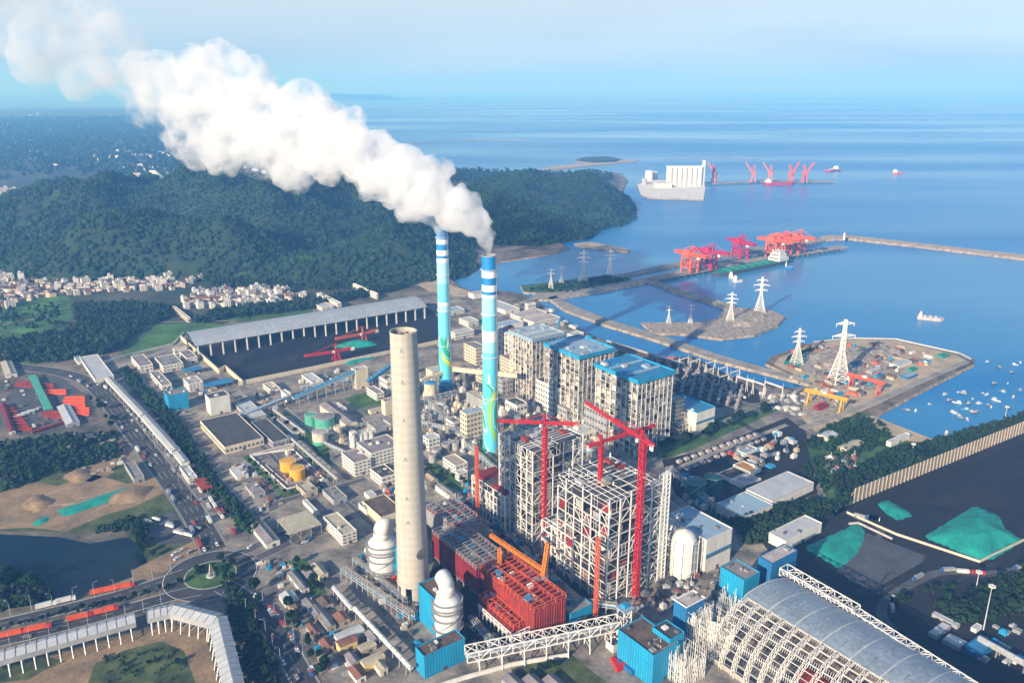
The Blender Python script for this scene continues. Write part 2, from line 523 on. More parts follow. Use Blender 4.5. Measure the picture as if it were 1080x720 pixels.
def woods_on(name, rel, n, zmin, rmin, rmax, m):
    xs, ys, Z = rel
    ny, nx = Z.shape
    fx, fy = rng.uniform(0, nx - 1.001, n), rng.uniform(0, ny - 1.001, n)
    i, j = fx.astype(int), fy.astype(int)
    tx, ty = fx - i, fy - j
    z = Z[j, i] * (1 - tx) * (1 - ty) + Z[j, i + 1] * tx * (1 - ty) + Z[j + 1, i] * (1 - tx) * ty + Z[j + 1, i + 1] * tx * ty
    x = xs[0] + fx * (xs[1] - xs[0]); y = ys[0] + fy * (ys[1] - ys[0])
    gap = np.array([fbm(a * .013, b * .013, 5.5, 5) for a, b in zip(x, y)])
    k = (z > zmin) & (gap < .52)
    x, y, z = x[k], y[k], z[k]
    r = rmin + (rmax - rmin) * rng.random(len(x)) ** 2.2 * 1.35
    o = clumps(name, np.stack([x, y, z + r * 0.35], -1), r, m)
    return tag(o, kind='stuff')
woods_on('woods', hill1, 80000, -2.0, 1.8, 6.0, 'leaf')
woods_on('woods', hill2, 60000, -1.5, 2.0, 6.2, 'leaf')
far = relief('mountain', -9000, -1500, 20000, 26000, 250, [(-6500, 23000, 330, 1500, 1200, 0), (-4600, 23500, 250, 900, 900, 0), (-3600, 23000, 330, 800, 900, 0), (-2600, 23200, 200, 700, 700, 0)], 0.5, base=-20, wn_=0.0006)
relief_obj('mountain', far, 'forest')
# ------------------------------------------------------------------ ground cover inside the picture
mat('yard', (0.36, 0.31, 0.25), 0.9, col2=(0.11, 0.105, 0.10), scale=0.035, detail=10, lo=0.40, hi=0.64)
struct(MB().prism(PP([(112, 388), (200, 352), (330, 330), (455, 312), (505, 311), (560, 325), (590, 342), (640, 366), (700, 385), (760, 399), (828, 414), (850, 440), (880, 470), (890, 540), (850, 590), (1000, 700), (1300, 900), (560, 820), (430, 760), (345, 720), (265, 625), (200, 520), (140, 430)]), -0.2, 0.06).build('yard', 'yard'))
patch('soil', [(-120, 470), (0, 465), (60, 455), (110, 470), (150, 500), (205, 555), (212, 585), (160, 600), (130, 560), (0, 560), (-120, 570)], 'weeds', 0.05)
patch('soil', [(-60, 540), (0, 520), (25, 505), (60, 512), (100, 500), (135, 510), (165, 500), (172, 520), (140, 535), (112, 542), (70, 560), (30, 556), (-40, 560)], 'earth', 0.12)
patch('soil', [(66, 505), (95, 487), (125, 478), (120, 498), (96, 508)], 'earth', 0.12)
patch('soil', [(40, 468), (75, 458), (120, 456), (122, 464), (80, 478), (45, 484)], 'rubble', 0.12)
patch('yard', [(0, 425), (25, 402), (60, 395), (96, 420), (94, 440), (60, 458), (20, 460), (-20, 440)], 'lane', 0.13)
patch('yard', [(152, 562), (178, 538), (205, 556), (208, 570), (180, 574), (158, 572)], 'pad', 0.13)
patch('soil', [(138, 602), (165, 588), (205, 570), (214, 580), (190, 595), (160, 610), (142, 612)], 'earth', 0.14)
patch('pond', [(-120, 568), (0, 563), (60, 566), (95, 573), (135, 566), (148, 577), (156, 592), (140, 608), (100, 622), (60, 634), (20, 640), (-120, 660)], 'pond', 0.10)
patch('soil', [(-80, 715), (0, 700), (60, 690), (130, 672), (180, 658), (216, 666), (232, 725), (-80, 760)], 'earth', 0.11)
patch('grass', [(100, 700), (130, 686), (170, 676), (194, 686), (208, 725), (205, 760), (60, 760), (92, 722)], 'weeds', 0.17)
patch('grass', [(-20, 704), (50, 692), (70, 697), (48, 706), (30, 716), (-30, 724)], 'weeds', 0.15)
patch('field', [(6, 322), (40, 311), (72, 312), (76, 330), (74, 352), (48, 354), (-30, 345)], 'field', 0.14)
patch('field', [(-80, 352), (0, 344), (48, 354), (75, 350), (120, 356), (112, 372), (50, 382), (-80, 392)], 'grass', 0.11)
patch('field', [(134, 362), (168, 342), (215, 340), (238, 343), (200, 352), (188, 362), (130, 378)], 'field', 0.13)
patch('field', [(236, 336), (262, 330), (330, 326), (330, 330), (300, 334), (250, 340)], 'grass', 0.13)
for q in ([(362, 420), (392, 412), (414, 424), (416, 434), (388, 437)], [(262, 480), (300, 520), (345, 508), (352, 512), (302, 528), (256, 482)], [(446, 488), (475, 488), (505, 512), (500, 524), (470, 512)], [(284, 437), (310, 434), (345, 470), (352, 498), (330, 490)],
          [(640, 366), (660, 372), (700, 386), (696, 392), (655, 378)], [(775, 404), (800, 410), (792, 418), (770, 412)], [(300, 592), (322, 588), (345, 625), (330, 630)], [(690, 455), (745, 444), (812, 425), (822, 432), (740, 470), (700, 485)]):
    patch('grass', q, 'grass', 0.13)
patch('coal_floor', [(206, 360), (300, 342), (449, 322), (478, 350), (440, 368), (330, 390), (258, 404), (226, 384)], 'coal', 0.16)
patch('yard', [(690, 378), (730, 376), (800, 412), (802, 424), (740, 432), (690, 400)], 'darkyard', 0.14)
patch('yard', [(698, 485), (745, 474), (830, 440), (850, 455), (862, 520), (760, 560), (712, 520)], 'darkyard', 0.14)
patch('coal_floor', [(795, 560), (850, 545), (898, 532), (1080, 452), (1300, 420), (1500, 700), (1400, 1000), (1060, 760), (900, 650), (838, 618)], 'darkyard', 0.15)
patch('coal_floor', [(898, 540), (960, 505), (1080, 462), (1250, 470), (1250, 560), (1080, 568), (1033, 592), (945, 562)], 'coal', 0.20)
patch('yard', [(886, 600), (914, 562), (976, 586), (974, 592), (920, 622), (896, 613)], 'pad', 0.20)
patch('yard', [(540, 705), (600, 688), (640, 720), (700, 800), (520, 800)], 'weeds', 0.16)
patch('yard', [(470, 560), (520, 545), (640, 640), (660, 660), (500, 690), (440, 640)], 'darkyard', 0.13)
patch('beach', [(440, 300), (460, 295), (480, 302), (503, 310), (490, 313), (455, 308)], 'sand', 0.18)
patch('beach', [(921, 438), (948, 449), (984, 463), (965, 467), (930, 455), (905, 440)], 'sand', 0.18)
patch('site', [(816, 384), (822, 377), (860, 362), (900, 358), (945, 359), (1008, 374), (1020, 381), (930, 424), (860, 455), (845, 440), (850, 414), (858, 404)], 'sand', 0.12)
patch('site', [(830, 380), (870, 368), (930, 372), (960, 392), (920, 412), (880, 410)], 'rubble', 0.18)
patch('site', [(855, 420), (885, 412), (900, 428), (865, 448), (850, 440)], 'rubble', 0.18)
patch('grass', [(826, 384), (832, 374), (848, 370), (852, 380), (842, 387)], 'tarp', 0.25)
patch('grass', [(850, 468), (872, 450), (910, 435), (940, 450), (985, 466), (1100, 440), (1080, 452), (900, 532), (880, 545)], 'grass', 0.15)
# hills' clearings
def ribbon_pts(pts, w):
    out = []
    n = len(pts)
    for k in range(n):
        a, b = pts[max(k - 1, 0)], pts[min(k + 1, n - 1)]
        tx, ty = b[0] - a[0], b[1] - a[1]
        l = math.hypot(tx, ty) or 1
        out.append((-ty / l * w / 2, tx / l * w / 2))
    return out
def smooth_line(pts, k=6):
    out = []
    n = len(pts)
    for i in range(n - 1):
        p0, p1, p2, p3 = pts[max(i - 1, 0)], pts[i], pts[i + 1], pts[min(i + 2, n - 1)]
        for j in range(k):
            t = j / k
            out.append(tuple(0.5 * ((2 * p1[a]) + (-p0[a] + p2[a]) * t + (2 * p0[a] - 5 * p1[a] + 4 * p2[a] - p3[a]) * t * t + (-p0[a] + 3 * p1[a] - 3 * p2[a] + p3[a]) * t ** 3) for a in (0, 1)))
    out.append(pts[-1])
    return out
def road(px, w, m='asphalt', z=0.22, kerb=True, marks=True, name='road', world=None):
    pts = smooth_line(world or PP(px))
    off = ribbon_pts(pts, 1.0)
    mb = MB()
    for k in range(len(pts) - 1):
        a, b, oa, ob = pts[k], pts[k + 1], off[k], off[k + 1]
        def strip(c0, c1, zz, mi):
            mb.quad((a[0] + oa[0] * c1, a[1] + oa[1] * c1, zz), (a[0] + oa[0] * c0, a[1] + oa[1] * c0, zz), (b[0] + ob[0] * c0, b[1] + ob[1] * c0, zz), (b[0] + ob[0] * c1, b[1] + ob[1] * c1, zz), mi)
        strip(-w, w, z, 0)
        if kerb:
            for s in (-1, 1):
                e = s * w
                strip(min(e, e + s * 1.2), max(e, e + s * 1.2), z + 0.14, 1)
                q0, q1 = (a[0] + oa[0] * e, a[1] + oa[1] * e), (b[0] + ob[0] * e, b[1] + ob[1] * e)
                mb.quad((*q0, z - 0.1), (*q1, z - 0.1), (*q1, z + 0.14), (*q0, z + 0.14), 1)
        if marks:
            for s in (-0.92, 0.92):
                strip(w * s - 0.25, w * s + 0.25, z + 0.03, 2)
            if k % 2 == 0:
                strip(-0.2, 0.2, z + 0.03, 2)
                if w > 16:
                    for s in (-0.46, 0.46):
                        strip(w * s - 0.2, w * s + 0.2, z + 0.03, 2)
    return struct(mb.build(name, [m, 'kerb', 'paint']))
main_road = [(-60, 372), (10, 385), (60, 392), (92, 402), (112, 420), (140, 455), (172, 497), (200, 535), (216, 562), (226, 580)]
road(main_road, 22)
road([(-80, 675), (0, 658), (60, 644), (120, 629), (165, 615), (196, 604)], 13, z=0.24)
road([(-80, 695), (0, 676), (60, 662), (130, 643), (180, 629), (212, 622)], 13, z=0.20)
road([(236, 618), (262, 634), (285, 660), (305, 690), (330, 735)], 16, z=0.24)
road([(236, 590), (262, 580), (300, 562), (318, 572), (345, 556), (372, 545)], 9, 'lane', 0.26, marks=False)
road([(272, 588), (300, 575), (322, 560)], 9, 'lane', 0.18, marks=False)
road([(184, 452), (212, 488), (240, 520), (268, 552)], 9, 'lane', 0.20, marks=False)
road([(690, 474), (740, 454), (812, 427), (848, 412)], 9, 'lane', 0.22)
road([(262, 545), (300, 528), (350, 515), (385, 505)], 8, 'lane', 0.17, marks=False)
road([(846, 452), (884, 438), (930, 420), (985, 396), (1020, 381)], 9, 'concrete_ground', 0.24, marks=False)
road([(100, 396), (150, 378), (185, 365), (200, 352)], 7, 'concrete_ground', 0.17, marks=False)
road([(-20, 280), (20, 284), (60, 287), (100, 287)], 5, 'sand', 0.6, kerb=False, marks=False, name='track')
road([(160, 340), (200, 339), (250, 338)], 4, 'concrete_ground', 0.3, kerb=False, marks=False, name='track')
road([(-10, 348), (20, 338), (50, 337)], 4, 'concrete_ground', 0.3, kerb=False, marks=False, name='track')
road([(120, 362), (136, 352)], 4, 'concrete_ground', 0.3, kerb=False, marks=False, name='track')
road([(885, 604), (900, 585), (930, 560), (900, 545)], 5, 'lane', 0.28, kerb=False, marks=False, name='track')
road([(1080, 600), (1040, 605), (985, 605), (930, 640), (960, 680), (1040, 740)], 8, 'lane', 0.28, kerb=False, marks=False, name='track')
# roundabout
rc = P(222, 606)
mb = MB()
n = 48
for k in range(n):
    a, b = 2 * math.pi * k / n, 2 * math.pi * (k + 1) / n
    def rp(r, t, z): return (rc[0] + r * math.cos(t), rc[1] + r * math.sin(t), z)
    mb.quad(rp(20, a, 0.30), rp(36, a, 0.30), rp(36, b, 0.30), rp(20, b, 0.30), 0)
    mb.quad(rp(19, a, 0.45), rp(20, a, 0.45), rp(20, b, 0.45), rp(19, b, 0.45), 1)
    mb.quad(rp(20, b, 0.29), rp(20, b, 0.45), rp(20, a, 0.45), rp(20, a, 0.29), 1)
    mb.quad(rp(35, a, 0.33), rp(35.5, a, 0.33), rp(35.5, b, 0.33), rp(35, b, 0.33), 2)
struct(mb.build('roundabout', ['asphalt', 'kerb', 'paint']))
mb = MB()
for k in range(n):
    a, b = 2 * math.pi * k / n, 2 * math.pi * (k + 1) / n
    mb.quad(rp(0, a, 1.2), rp(19, a, 0.46), rp(19, b, 0.46), rp(0, b, 1.2), 0)
struct(mb.build('lawn', 'grass'))
# ------------------------------------------------------------------ heaps and covers
def mound(name, px, h, m, label, cat, group=None, slope=0.45, step=4.0, rough=0.5, zz=0.15):
    q = PP(px)
    xs = [p[0] for p in q]; ys = [p[1] for p in q]
    x0, x1, y0, y1 = min(xs), max(xs), min(ys), max(ys)
    nx, ny = max(4, int((x1 - x0) / step)), max(4, int((y1 - y0) / step))
    def inside(x, y):
        c = False
        d = 1e9
        for k in range(len(q)):
            (ax, ay), (bx, by) = q[k - 1], q[k]
            if (ay > y) != (by > y) and x < (bx - ax) * (y - ay) / (by - ay) + ax:
                c = not c
            t = max(0, min(1, ((x - ax) * (bx - ax) + (y - ay) * (by - ay)) / ((bx - ax) ** 2 + (by - ay) ** 2 + 1e-9)))
            d = min(d, math.hypot(x - ax - t * (bx - ax), y - ay - t * (by - ay)))
        return d if c else -d
    mb = MB()
    cx, cy_ = sum(xs) / len(xs), sum(ys) / len(ys)
    D = [[inside(x0 + (x1 - x0) * i / nx, y0 + (y1 - y0) * j / ny) for i in range(nx + 1)] for j in range(ny + 1)]
    for j in range(ny + 1):
        for i in range(nx + 1):
            x, y = x0 + (x1 - x0) * i / nx, y0 + (y1 - y0) * j / ny
            d = D[j][i]
            z = zz - 0.4 if d < 0 else min(h, d * slope) * (0.85 + 0.15 * fbm(x * 0.05, y * 0.05)) + rough * fbm(x * 0.12, y * 0.12, 2) * min(1, d / 6) + zz
            mb.v.append((x - cx, y - cy_, z))
    for j in range(ny):
        for i in range(nx):
            if max(D[j][i], D[j][i + 1], D[j + 1][i], D[j + 1][i + 1]) > -step:
                a = j * (nx + 1) + i
                mb.f.append((a, a + 1, a + nx + 2, a + nx + 1)); mb.m.append(0)
    return tag(mb.build(name, m, None, (cx, cy_, 0), smooth=True), label, cat, group)
mound('tarpaulin', [(924, 532), (935, 527), (950, 535), (964, 544), (945, 549)], 5, 'tarp', 'small green tarpaulin over coal just behind the tall wind wall', 'tarpaulin')
mound('tarpaulin', [(974, 566), (1028, 533), (1054, 544), (1060, 558), (1080, 570), (1046, 590), (1034, 591)], 9, 'tarp', 'large bright green tarpaulin draped over the biggest coal heap', 'tarpaulin')
mound('tarpaulin', [(848, 577), (903, 552), (912, 558), (911, 568), (906, 582), (886, 600)], 3, 'tarp', 'dim green tarpaulin beside the grey loading pad', 'tarpaulin')
mound('coal_heap', [(965, 530), (1020, 500), (1090, 478), (1110, 500), (1060, 535), (1010, 535)], 12, 'coal', 'black coal heap behind the big green tarpaulin', 'coal heap')
mound('coal_heap', [(950, 522), (985, 505), (1000, 515), (965, 535)], 7, 'coal', 'smaller black coal heap next to the wind wall', 'coal heap')
mound('coal_heap', [(1065, 545), (1100, 530), (1160, 545), (1120, 575), (1082, 566)], 10, 'coal', 'black coal heap cut off by the right border of the yard', 'coal heap')
mound('coal_heap', [(236, 378), (300, 360), (330, 352), (338, 358), (310, 370), (250, 390)], 9, 'coal', 'long black coal heap below the open shed roof', 'coal heap')
mound('coal_heap', [(300, 377), (350, 364), (356, 370), (310, 384)], 7, 'coal', 'low black coal heap between the two red stackers', 'coal heap')
mound('tarpaulin', [(348, 366), (372, 359), (392, 359), (398, 364), (372, 368)], 9, 'tarp', 'long teal tarpaulin between the two red stackers', 'tarpaulin')
mound('tarpaulin', [(362, 382), (392, 374), (396, 377), (368, 385)], 5, 'tarp', 'narrow teal tarpaulin strip along the coal yard wall', 'tarpaulin')
mound('tarpaulin', [(34, 551), (50, 543), (53, 548), (38, 556)], 2, 'tarp', 'small teal tarpaulin on the bank above the dark pond', 'tarpaulin')
mound('tarpaulin', [(60, 538), (105, 523), (140, 512), (140, 517), (112, 530), (68, 545)], 2, 'tarp', 'long blue green tarpaulin across the bare orange earth', 'tarpaulin')
for k, (px, lab) in enumerate([([(20, 533), (40, 520), (60, 528), (40, 542)], 'tan earth heap nearest the dark pond'), ([(66, 502), (90, 490), (98, 502), (80, 512)], 'tan earth heap inside the upper bare clearing'), ([(110, 524), (140, 512), (165, 512), (150, 528), (120, 534)], 'tan earth heap close to the main road bend')]):
    mound('earth_heap', px, 5, 'earth', lab, 'earth heap', rough=1.5)
for px, lab in [([(850, 374), (880, 365), (915, 366), (925, 378), (890, 392), (860, 388)], 'broad rubble heap below the tallest pylon'), ([(905, 370), (935, 364), (955, 372), (935, 382)], 'yellowish sand heap near the outer sea wall of the site'), ([(775, 332), (800, 328), (815, 334), (795, 345), (770, 345)], 'pale rubble heap on the rocky peninsula')]:
    mound('rubble_heap', px, 6, 'rubble', lab, 'rubble heap', rough=2.0)
# lanes inside the works
for k, px in enumerate([[(205, 408), (250, 445), (300, 494)], [(250, 412), (300, 450), (352, 498)], [(345, 440), (400, 428), (440, 415)], [(300, 430), (360, 480), (440, 545)], [(330, 500), (400, 560), (470, 640)], [(446, 478), (480, 500), (560, 585), (620, 640)], [(480, 430), (530, 460), (600, 520)], [(560, 430), (640, 480), (720, 540), (780, 580)], [(440, 410), (500, 445), (540, 480)], [(700, 500), (760, 475), (830, 448)], [(600, 350), (700, 395), (800, 430)]]):
    road(px, 5, 'concrete_ground' if k % 2 else 'lane', 0.24 + .012 * k, marks=False, kerb=True, name='path')
# wheel tracks over the coal and earth yards
tr_ = random.Random(12)
mat('track_dust', (0.055, 0.052, 0.055), .95, var=.3, scale=.1)
for k in range(16):
    u, v = tr_.uniform(900, 1070), tr_.uniform(600, 690)
    px = [(u, v)]
    for _ in range(3): px.append((px[-1][0] + tr_.uniform(8, 28), px[-1][1] + tr_.uniform(-14, 10)))
    road(px, tr_.uniform(.8, 2.2), 'track_dust', 0.30 + k * .01, kerb=False, marks=False, name='track')
for k in range(7):
    u, v = tr_.uniform(10, 110), tr_.uniform(515, 545)
    road([(u, v), (u + 18, v - tr_.uniform(2, 9)), (u + 36, v - tr_.uniform(4, 14))], 1.6, 'sand', 0.32 + k * .01, kerb=False, marks=False, name='track')
for k in range(9):
    u, v = tr_.uniform(985, 1075), tr_.uniform(610, 700)
    mound('coal_heap', [(u - 9, v + 2), (u - 2, v - 5), (u + 9, v - 3), (u + 6, v + 5), (u - 4, v + 6)], tr_.uniform(2, 4), 'darkyard', 'low black coal heap on the open ground of the right yard', 'coal heap', 'low heaps of the right yard', rough=1.2)
# ------------------------------------------------------------------ building materials
mat('white_wall', (0.72, 0.69, 0.63), 0.75, col2=(0.56, 0.53, 0.48), scale=0.12, detail=7, stretch=(1, 1, 0.25), fine=.12)
mat('cream_wall', (0.66, 0.57, 0.43), 0.8, col2=(0.50, 0.43, 0.33), scale=0.12, detail=7, stretch=(1, 1, 0.25), fine=.12)
mat('tan_wall', (0.46, 0.37, 0.28), 0.85, col2=(0.32, 0.26, 0.20), scale=0.15, detail=7)
mat('grey_wall', (0.36, 0.36, 0.36), 0.8, col2=(0.25, 0.25, 0.26), scale=0.12, detail=7, stretch=(1, 1, 0.3), fine=.12)
mat('yellow_wall', (0.68, 0.52, 0.20), 0.8, col2=(0.55, 0.42, 0.2), scale=0.2)
mat('cyan_wall', (0.010, 0.33, 0.58), 0.6, col2=(0.02, 0.24, 0.42), scale=0.10, detail=6, rib=.28, stretch=(1, 1, 0.2), fine=.12)
mat('blue_wall', (0.015, 0.18, 0.42), 0.6, col2=(0.02, 0.13, 0.30), scale=0.10, detail=6, rib=.28, stretch=(1, 1, 0.2), fine=.12)
mat('blue_trim', (0.02, 0.30, 0.55), 0.5, var=0.2)
mat('blue_roof', (0.035, 0.22, 0.42), 0.55, col2=(0.025, 0.16, 0.34), scale=0.08, detail=6, fine=.12)
mat('pale_blue_roof', (0.30, 0.42, 0.52), 0.5, col2=(0.24, 0.34, 0.44), scale=0.06, detail=7, stretch=(1, 0.1, 1), fine=.12)
mat('light_roof', (0.50, 0.51, 0.52), 0.6, col2=(0.40, 0.41, 0.43), scale=0.08, detail=7, fine=.12)
mat('grey_roof', (0.27, 0.26, 0.26), 0.85, col2=(0.17, 0.165, 0.165), scale=0.09, detail=8)
mat('mauve_roof', (0.28, 0.25, 0.25), 0.85, col2=(0.20, 0.17, 0.18), scale=0.09, detail=8)
mat('dark_roof', (0.085, 0.078, 0.075), 0.85, col2=(0.05, 0.05, 0.055), scale=0.09, detail=8)
mat('brown_roof', (0.17, 0.12, 0.09), 0.9, col2=(0.07, 0.05, 0.045), scale=0.12, detail=8)
mat('beige_roof', (0.47, 0.42, 0.31), 0.8, col2=(0.38, 0.34, 0.26), scale=0.05, detail=7)
mat('rust_roof', (0.30, 0.13, 0.085), 0.9, col2=(0.17, 0.09, 0.07), scale=0.15, detail=8)
mat('pink_roof', (0.50, 0.43, 0.42), 0.8, col2=(0.36, 0.31, 0.31), scale=0.1, detail=7)
mat('green_sheet', (0.02, 0.26, 0.17), 0.6, var=0.25)
mat('window', (0.13, 0.145, 0.165), 0.25, var=0.5, scale=0.5, spec=0.6)
mat('white_steel', (0.84, 0.82, 0.78), 0.55, col2=(0.68, 0.64, 0.58), scale=0.4, fine=.12)
mat('grey_steel', (0.33, 0.33, 0.34), 0.5, col2=(0.22, 0.22, 0.23), scale=0.4)
mat('dark_steel', (0.09, 0.09, 0.10), 0.6, var=0.35, scale=0.3)
mat('mid_equipment', (0.22, 0.20, 0.19), 0.7, col2=(0.10, 0.095, 0.10), scale=0.12, detail=8)
mat('red_steel', (0.62, 0.022, 0.026), 0.45, col2=(0.46, 0.016, 0.02), scale=0.25)
mat('red_plate', (0.47, 0.045, 0.024), 0.75, col2=(0.22, 0.035, 0.025), scale=0.12, detail=8, rib=.2)
mat('dark_red', (0.28, 0.02, 0.025), 0.7, col2=(0.15, 0.012, 0.02), scale=0.1, detail=7)
mat('orange_steel', (0.72, 0.22, 0.02), 0.5, var=0.2)
mat('yellow_steel', (0.75, 0.42, 0.03), 0.5, var=0.2)
mat('coral_steel', (0.72, 0.13, 0.05), 0.5, var=0.15)
mat('magenta_steel', (0.50, 0.015, 0.075), 0.5, var=0.2)
mat('silo_white', (0.70, 0.69, 0.66), 0.6, col2=(0.56, 0.54, 0.50), scale=0.15, detail=7, stretch=(1, 1, 0.2), fine=.1)
mat('green_tank', (0.09, 0.42, 0.30), 0.55, col2=(0.06, 0.30, 0.23), scale=0.12, detail=6, stretch=(1, 1, 0.2))
mat('dark_green_tank', (0.015, 0.13, 0.115), 0.5, col2=(0.012, 0.10, 0.09), scale=0.12)
mat('yellow_tank', (0.80, 0.42, 0.012), 0.5, col2=(0.62, 0.30, 0.012), scale=0.12, stretch=(1, 1, 0.3))
mat('rough_concrete', (0.47, 0.435, 0.375), 0.85, col2=(0.38, 0.35, 0.30), scale=0.35, detail=8, stretch=(1, 1, 0.05), fine=.06, rib=-.05)
mat('rubber', (0.02, 0.02, 0.02), 0.8, var=0)
def bis(f, lo, hi):
    for _ in range(40):
        m = (lo + hi) / 2
        if f(m): lo = m
        else: hi = m
    return lo
def measure(u, v, ul, ur, h):
    """plan size in metres from where the near roof corner and the roof's left and right corners are seen"""
    x, y = P(u, v, h)
    wy = bis(lambda t: proj(x + EY[0] * t, y + EY[1] * t, h)[0] > ul, 0, 400)
    wx = bis(lambda t: proj(x + EX[0] * t, y + EX[1] * t, h)[0] < ur, 0, 400)
    return x, y, wx, wy
def win_bands(root, wx, wy, h, floors, z0=1.2, mt='window', mull=True):
    fh = (h - 0.8) / floors
    for k in range(floors):
        a, b = z0 + k * fh + fh * 0.22, z0 + k * fh + fh * 0.58
        if b > h - 0.6: break
        for side in (0, 1):
            L = wx if side == 0 else wy
            n = max(2, int(L / 4.2))
            mb = MB()
            if side == 0: mb.box(L * .2 / n, L * (n - .2) / n, -0.09, -0.012, a - .16, a)
            else: mb.box(-0.09, -0.012, L * .2 / n, L * (n - .2) / n, a - .16, a)
            for i in range(n):
                p, q = L * (i + 0.2) / n, L * (i + 0.8) / n
                if side == 0: mb.box(p, q, -0.06, -0.01, a, b)
                else: mb.box(-0.06, -0.01, p, q, a, b)
            mb.build('window_band', mt, root)
def clutter(root, wx, wy, h, n, rr):
    for _ in range(n):
        a, b = rr.uniform(1.2, 4.0), rr.uniform(1.2, 4.0)
        x, y = rr.uniform(1, max(1.2, wx - a - 1)), rr.uniform(1, max(1.2, wy - b - 1))
        mb = MB(); mb.box(x, x + a, y, y + b, h + 0.02, h + rr.uniform(0.8, 2.4))
        mb.build('roof_unit', rr.choice(['white_steel', 'grey_steel', 'mid_equipment']), root)
RB = random.Random(11)
def bld(name, label, cat, u, v, ul, ur, h, wall='white_wall', roof='grey_roof', floors=0, units=0, kind='flat', door=True, group=None, trim=None, wx=None, wy=None, base=0.0):
    x, y, mx, my = measure(u, v, ul, ur, h)
    wx, wy = wx or mx, wy or my
    return raw_bld(name, label, cat, x, y, wx, wy, h, wall, roof, floors, units, kind, door, group, trim)
def raw_bld(name, label, cat, x, y, wx, wy, h, wall='white_wall', roof='grey_roof', floors=0, units=0, kind='flat', door=True, group=None, trim=None, rz=GA):
    t = thing(name, label, cat, (x, y, 0), R(rz), group)
    mb = MB()
    if kind == 'flat':
        mb.box(0, wx, 0, wy, 0, h)
        mb.build('wall', wall, t)
        mb = MB()
        mb.box(0.35, wx - 0.35, 0.35, wy - 0.35, h + 0.01, h + 0.06)
        w = 0.35
        rf = mb.build('roof', roof, t)
        mb = MB()
        pz = h + 0.9 if h > 4 else h + 0.3
        mb.box(-0.08, wx + 0.08, -0.08, w, h, pz); mb.box(-0.08, wx + 0.08, wy - w, wy + 0.08, h, pz)
        mb.box(-0.08, w, w, wy - w, h, pz); mb.box(wx - w, wx + 0.08, w, wy - w, h, pz)
        mb.build('parapet', trim or wall, t)
    elif kind == 'canopy':
        mb.box(-0.3, wx + 0.3, -0.3, wy + 0.3, h - 0.5, h)
        mb.build('roof', roof, t)
        for i in range(max(2, int(wx / 8)) + 1):
            for yy in (0.3, wy - 0.3):
                px = 0.3 + (wx - 0.6) * i / max(2, int(wx / 8))
                MB().box(px - 0.2, px + 0.2, yy - 0.2, yy + 0.2, 0, h - 0.5).build('post', 'grey_steel', t)
        return t, wx, wy
    else:
        # gable, ridge along the longer side
        rh = min(wx, wy) * (0.14 if kind == 'gable' else 0.10)
        lx = wx >= wy
        if lx:
            pts = [(0, 0), (0, wy)]
            mb.box(0, wx, 0, wy, 0, h)
            for xx in (0, wx):
                i = len(mb.v); mb.v += [(xx, 0, h), (xx, wy, h), (xx, wy / 2, h + rh)]; mb.f.append((i, i + 1, i + 2)); mb.m.append(0)
            mb.build('wall', wall, t)
            mb = MB(); o = 0.5
            mb.quad((-o, -o, h - o * rh / wy * 2 + .05), (wx + o, -o, h - o * rh / wy * 2 + .05), (wx + o, wy / 2, h + rh + .05), (-o, wy / 2, h + rh + .05))
            mb.quad((-o, wy / 2, h + rh + .05), (wx + o, wy / 2, h + rh + .05), (wx + o, wy + o, h - o * rh / wy * 2 + .05), (-o, wy + o, h - o * rh / wy * 2 + .05))
            rf = mb.build('roof', roof, t)
            MB().box(0, wx, wy / 2 - 0.5, wy / 2 + 0.5, h + rh + .06, h + rh + 0.6).build('ridge_vent', roof, rf)
        else:
            mb.box(0, wx, 0, wy, 0, h)
            for yy in (0, wy):
                i = len(mb.v); mb.v += [(0, yy, h), (wx, yy, h), (wx / 2, yy, h + rh)]; mb.f.append((i, i + 1, i + 2)); mb.m.append(0)
            mb.build('wall', wall, t)
            mb = MB(); o = 0.5
            e = h - o * rh / wx * 2 + .05
            mb.quad((-o, wy + o, e), (-o, -o, e), (wx / 2, -o, h + rh + .05), (wx / 2, wy + o, h + rh + .05))
            mb.quad((wx / 2, wy + o, h + rh + .05), (wx / 2, -o, h + rh + .05), (wx + o, -o, e), (wx + o, wy + o, e))
            rf = mb.build('roof', roof, t)
            MB().box(wx / 2 - 0.5, wx / 2 + 0.5, 0, wy, h + rh + .06, h + rh + 0.6).build('ridge_vent', roof, rf)
    if floors:
        win_bands(t, wx, wy, h, floors)
    if door and h < 40:
        dw = min(3.0, wx * 0.3)
        MB().box(wx * 0.45, wx * 0.45 + dw, -0.09, -0.02, 0, min(3.2, h * 0.6)).build('door', 'dark_steel', t)
    if units:
        clutter(t, wx, wy, h, units, RB)
    return t, wx, wy
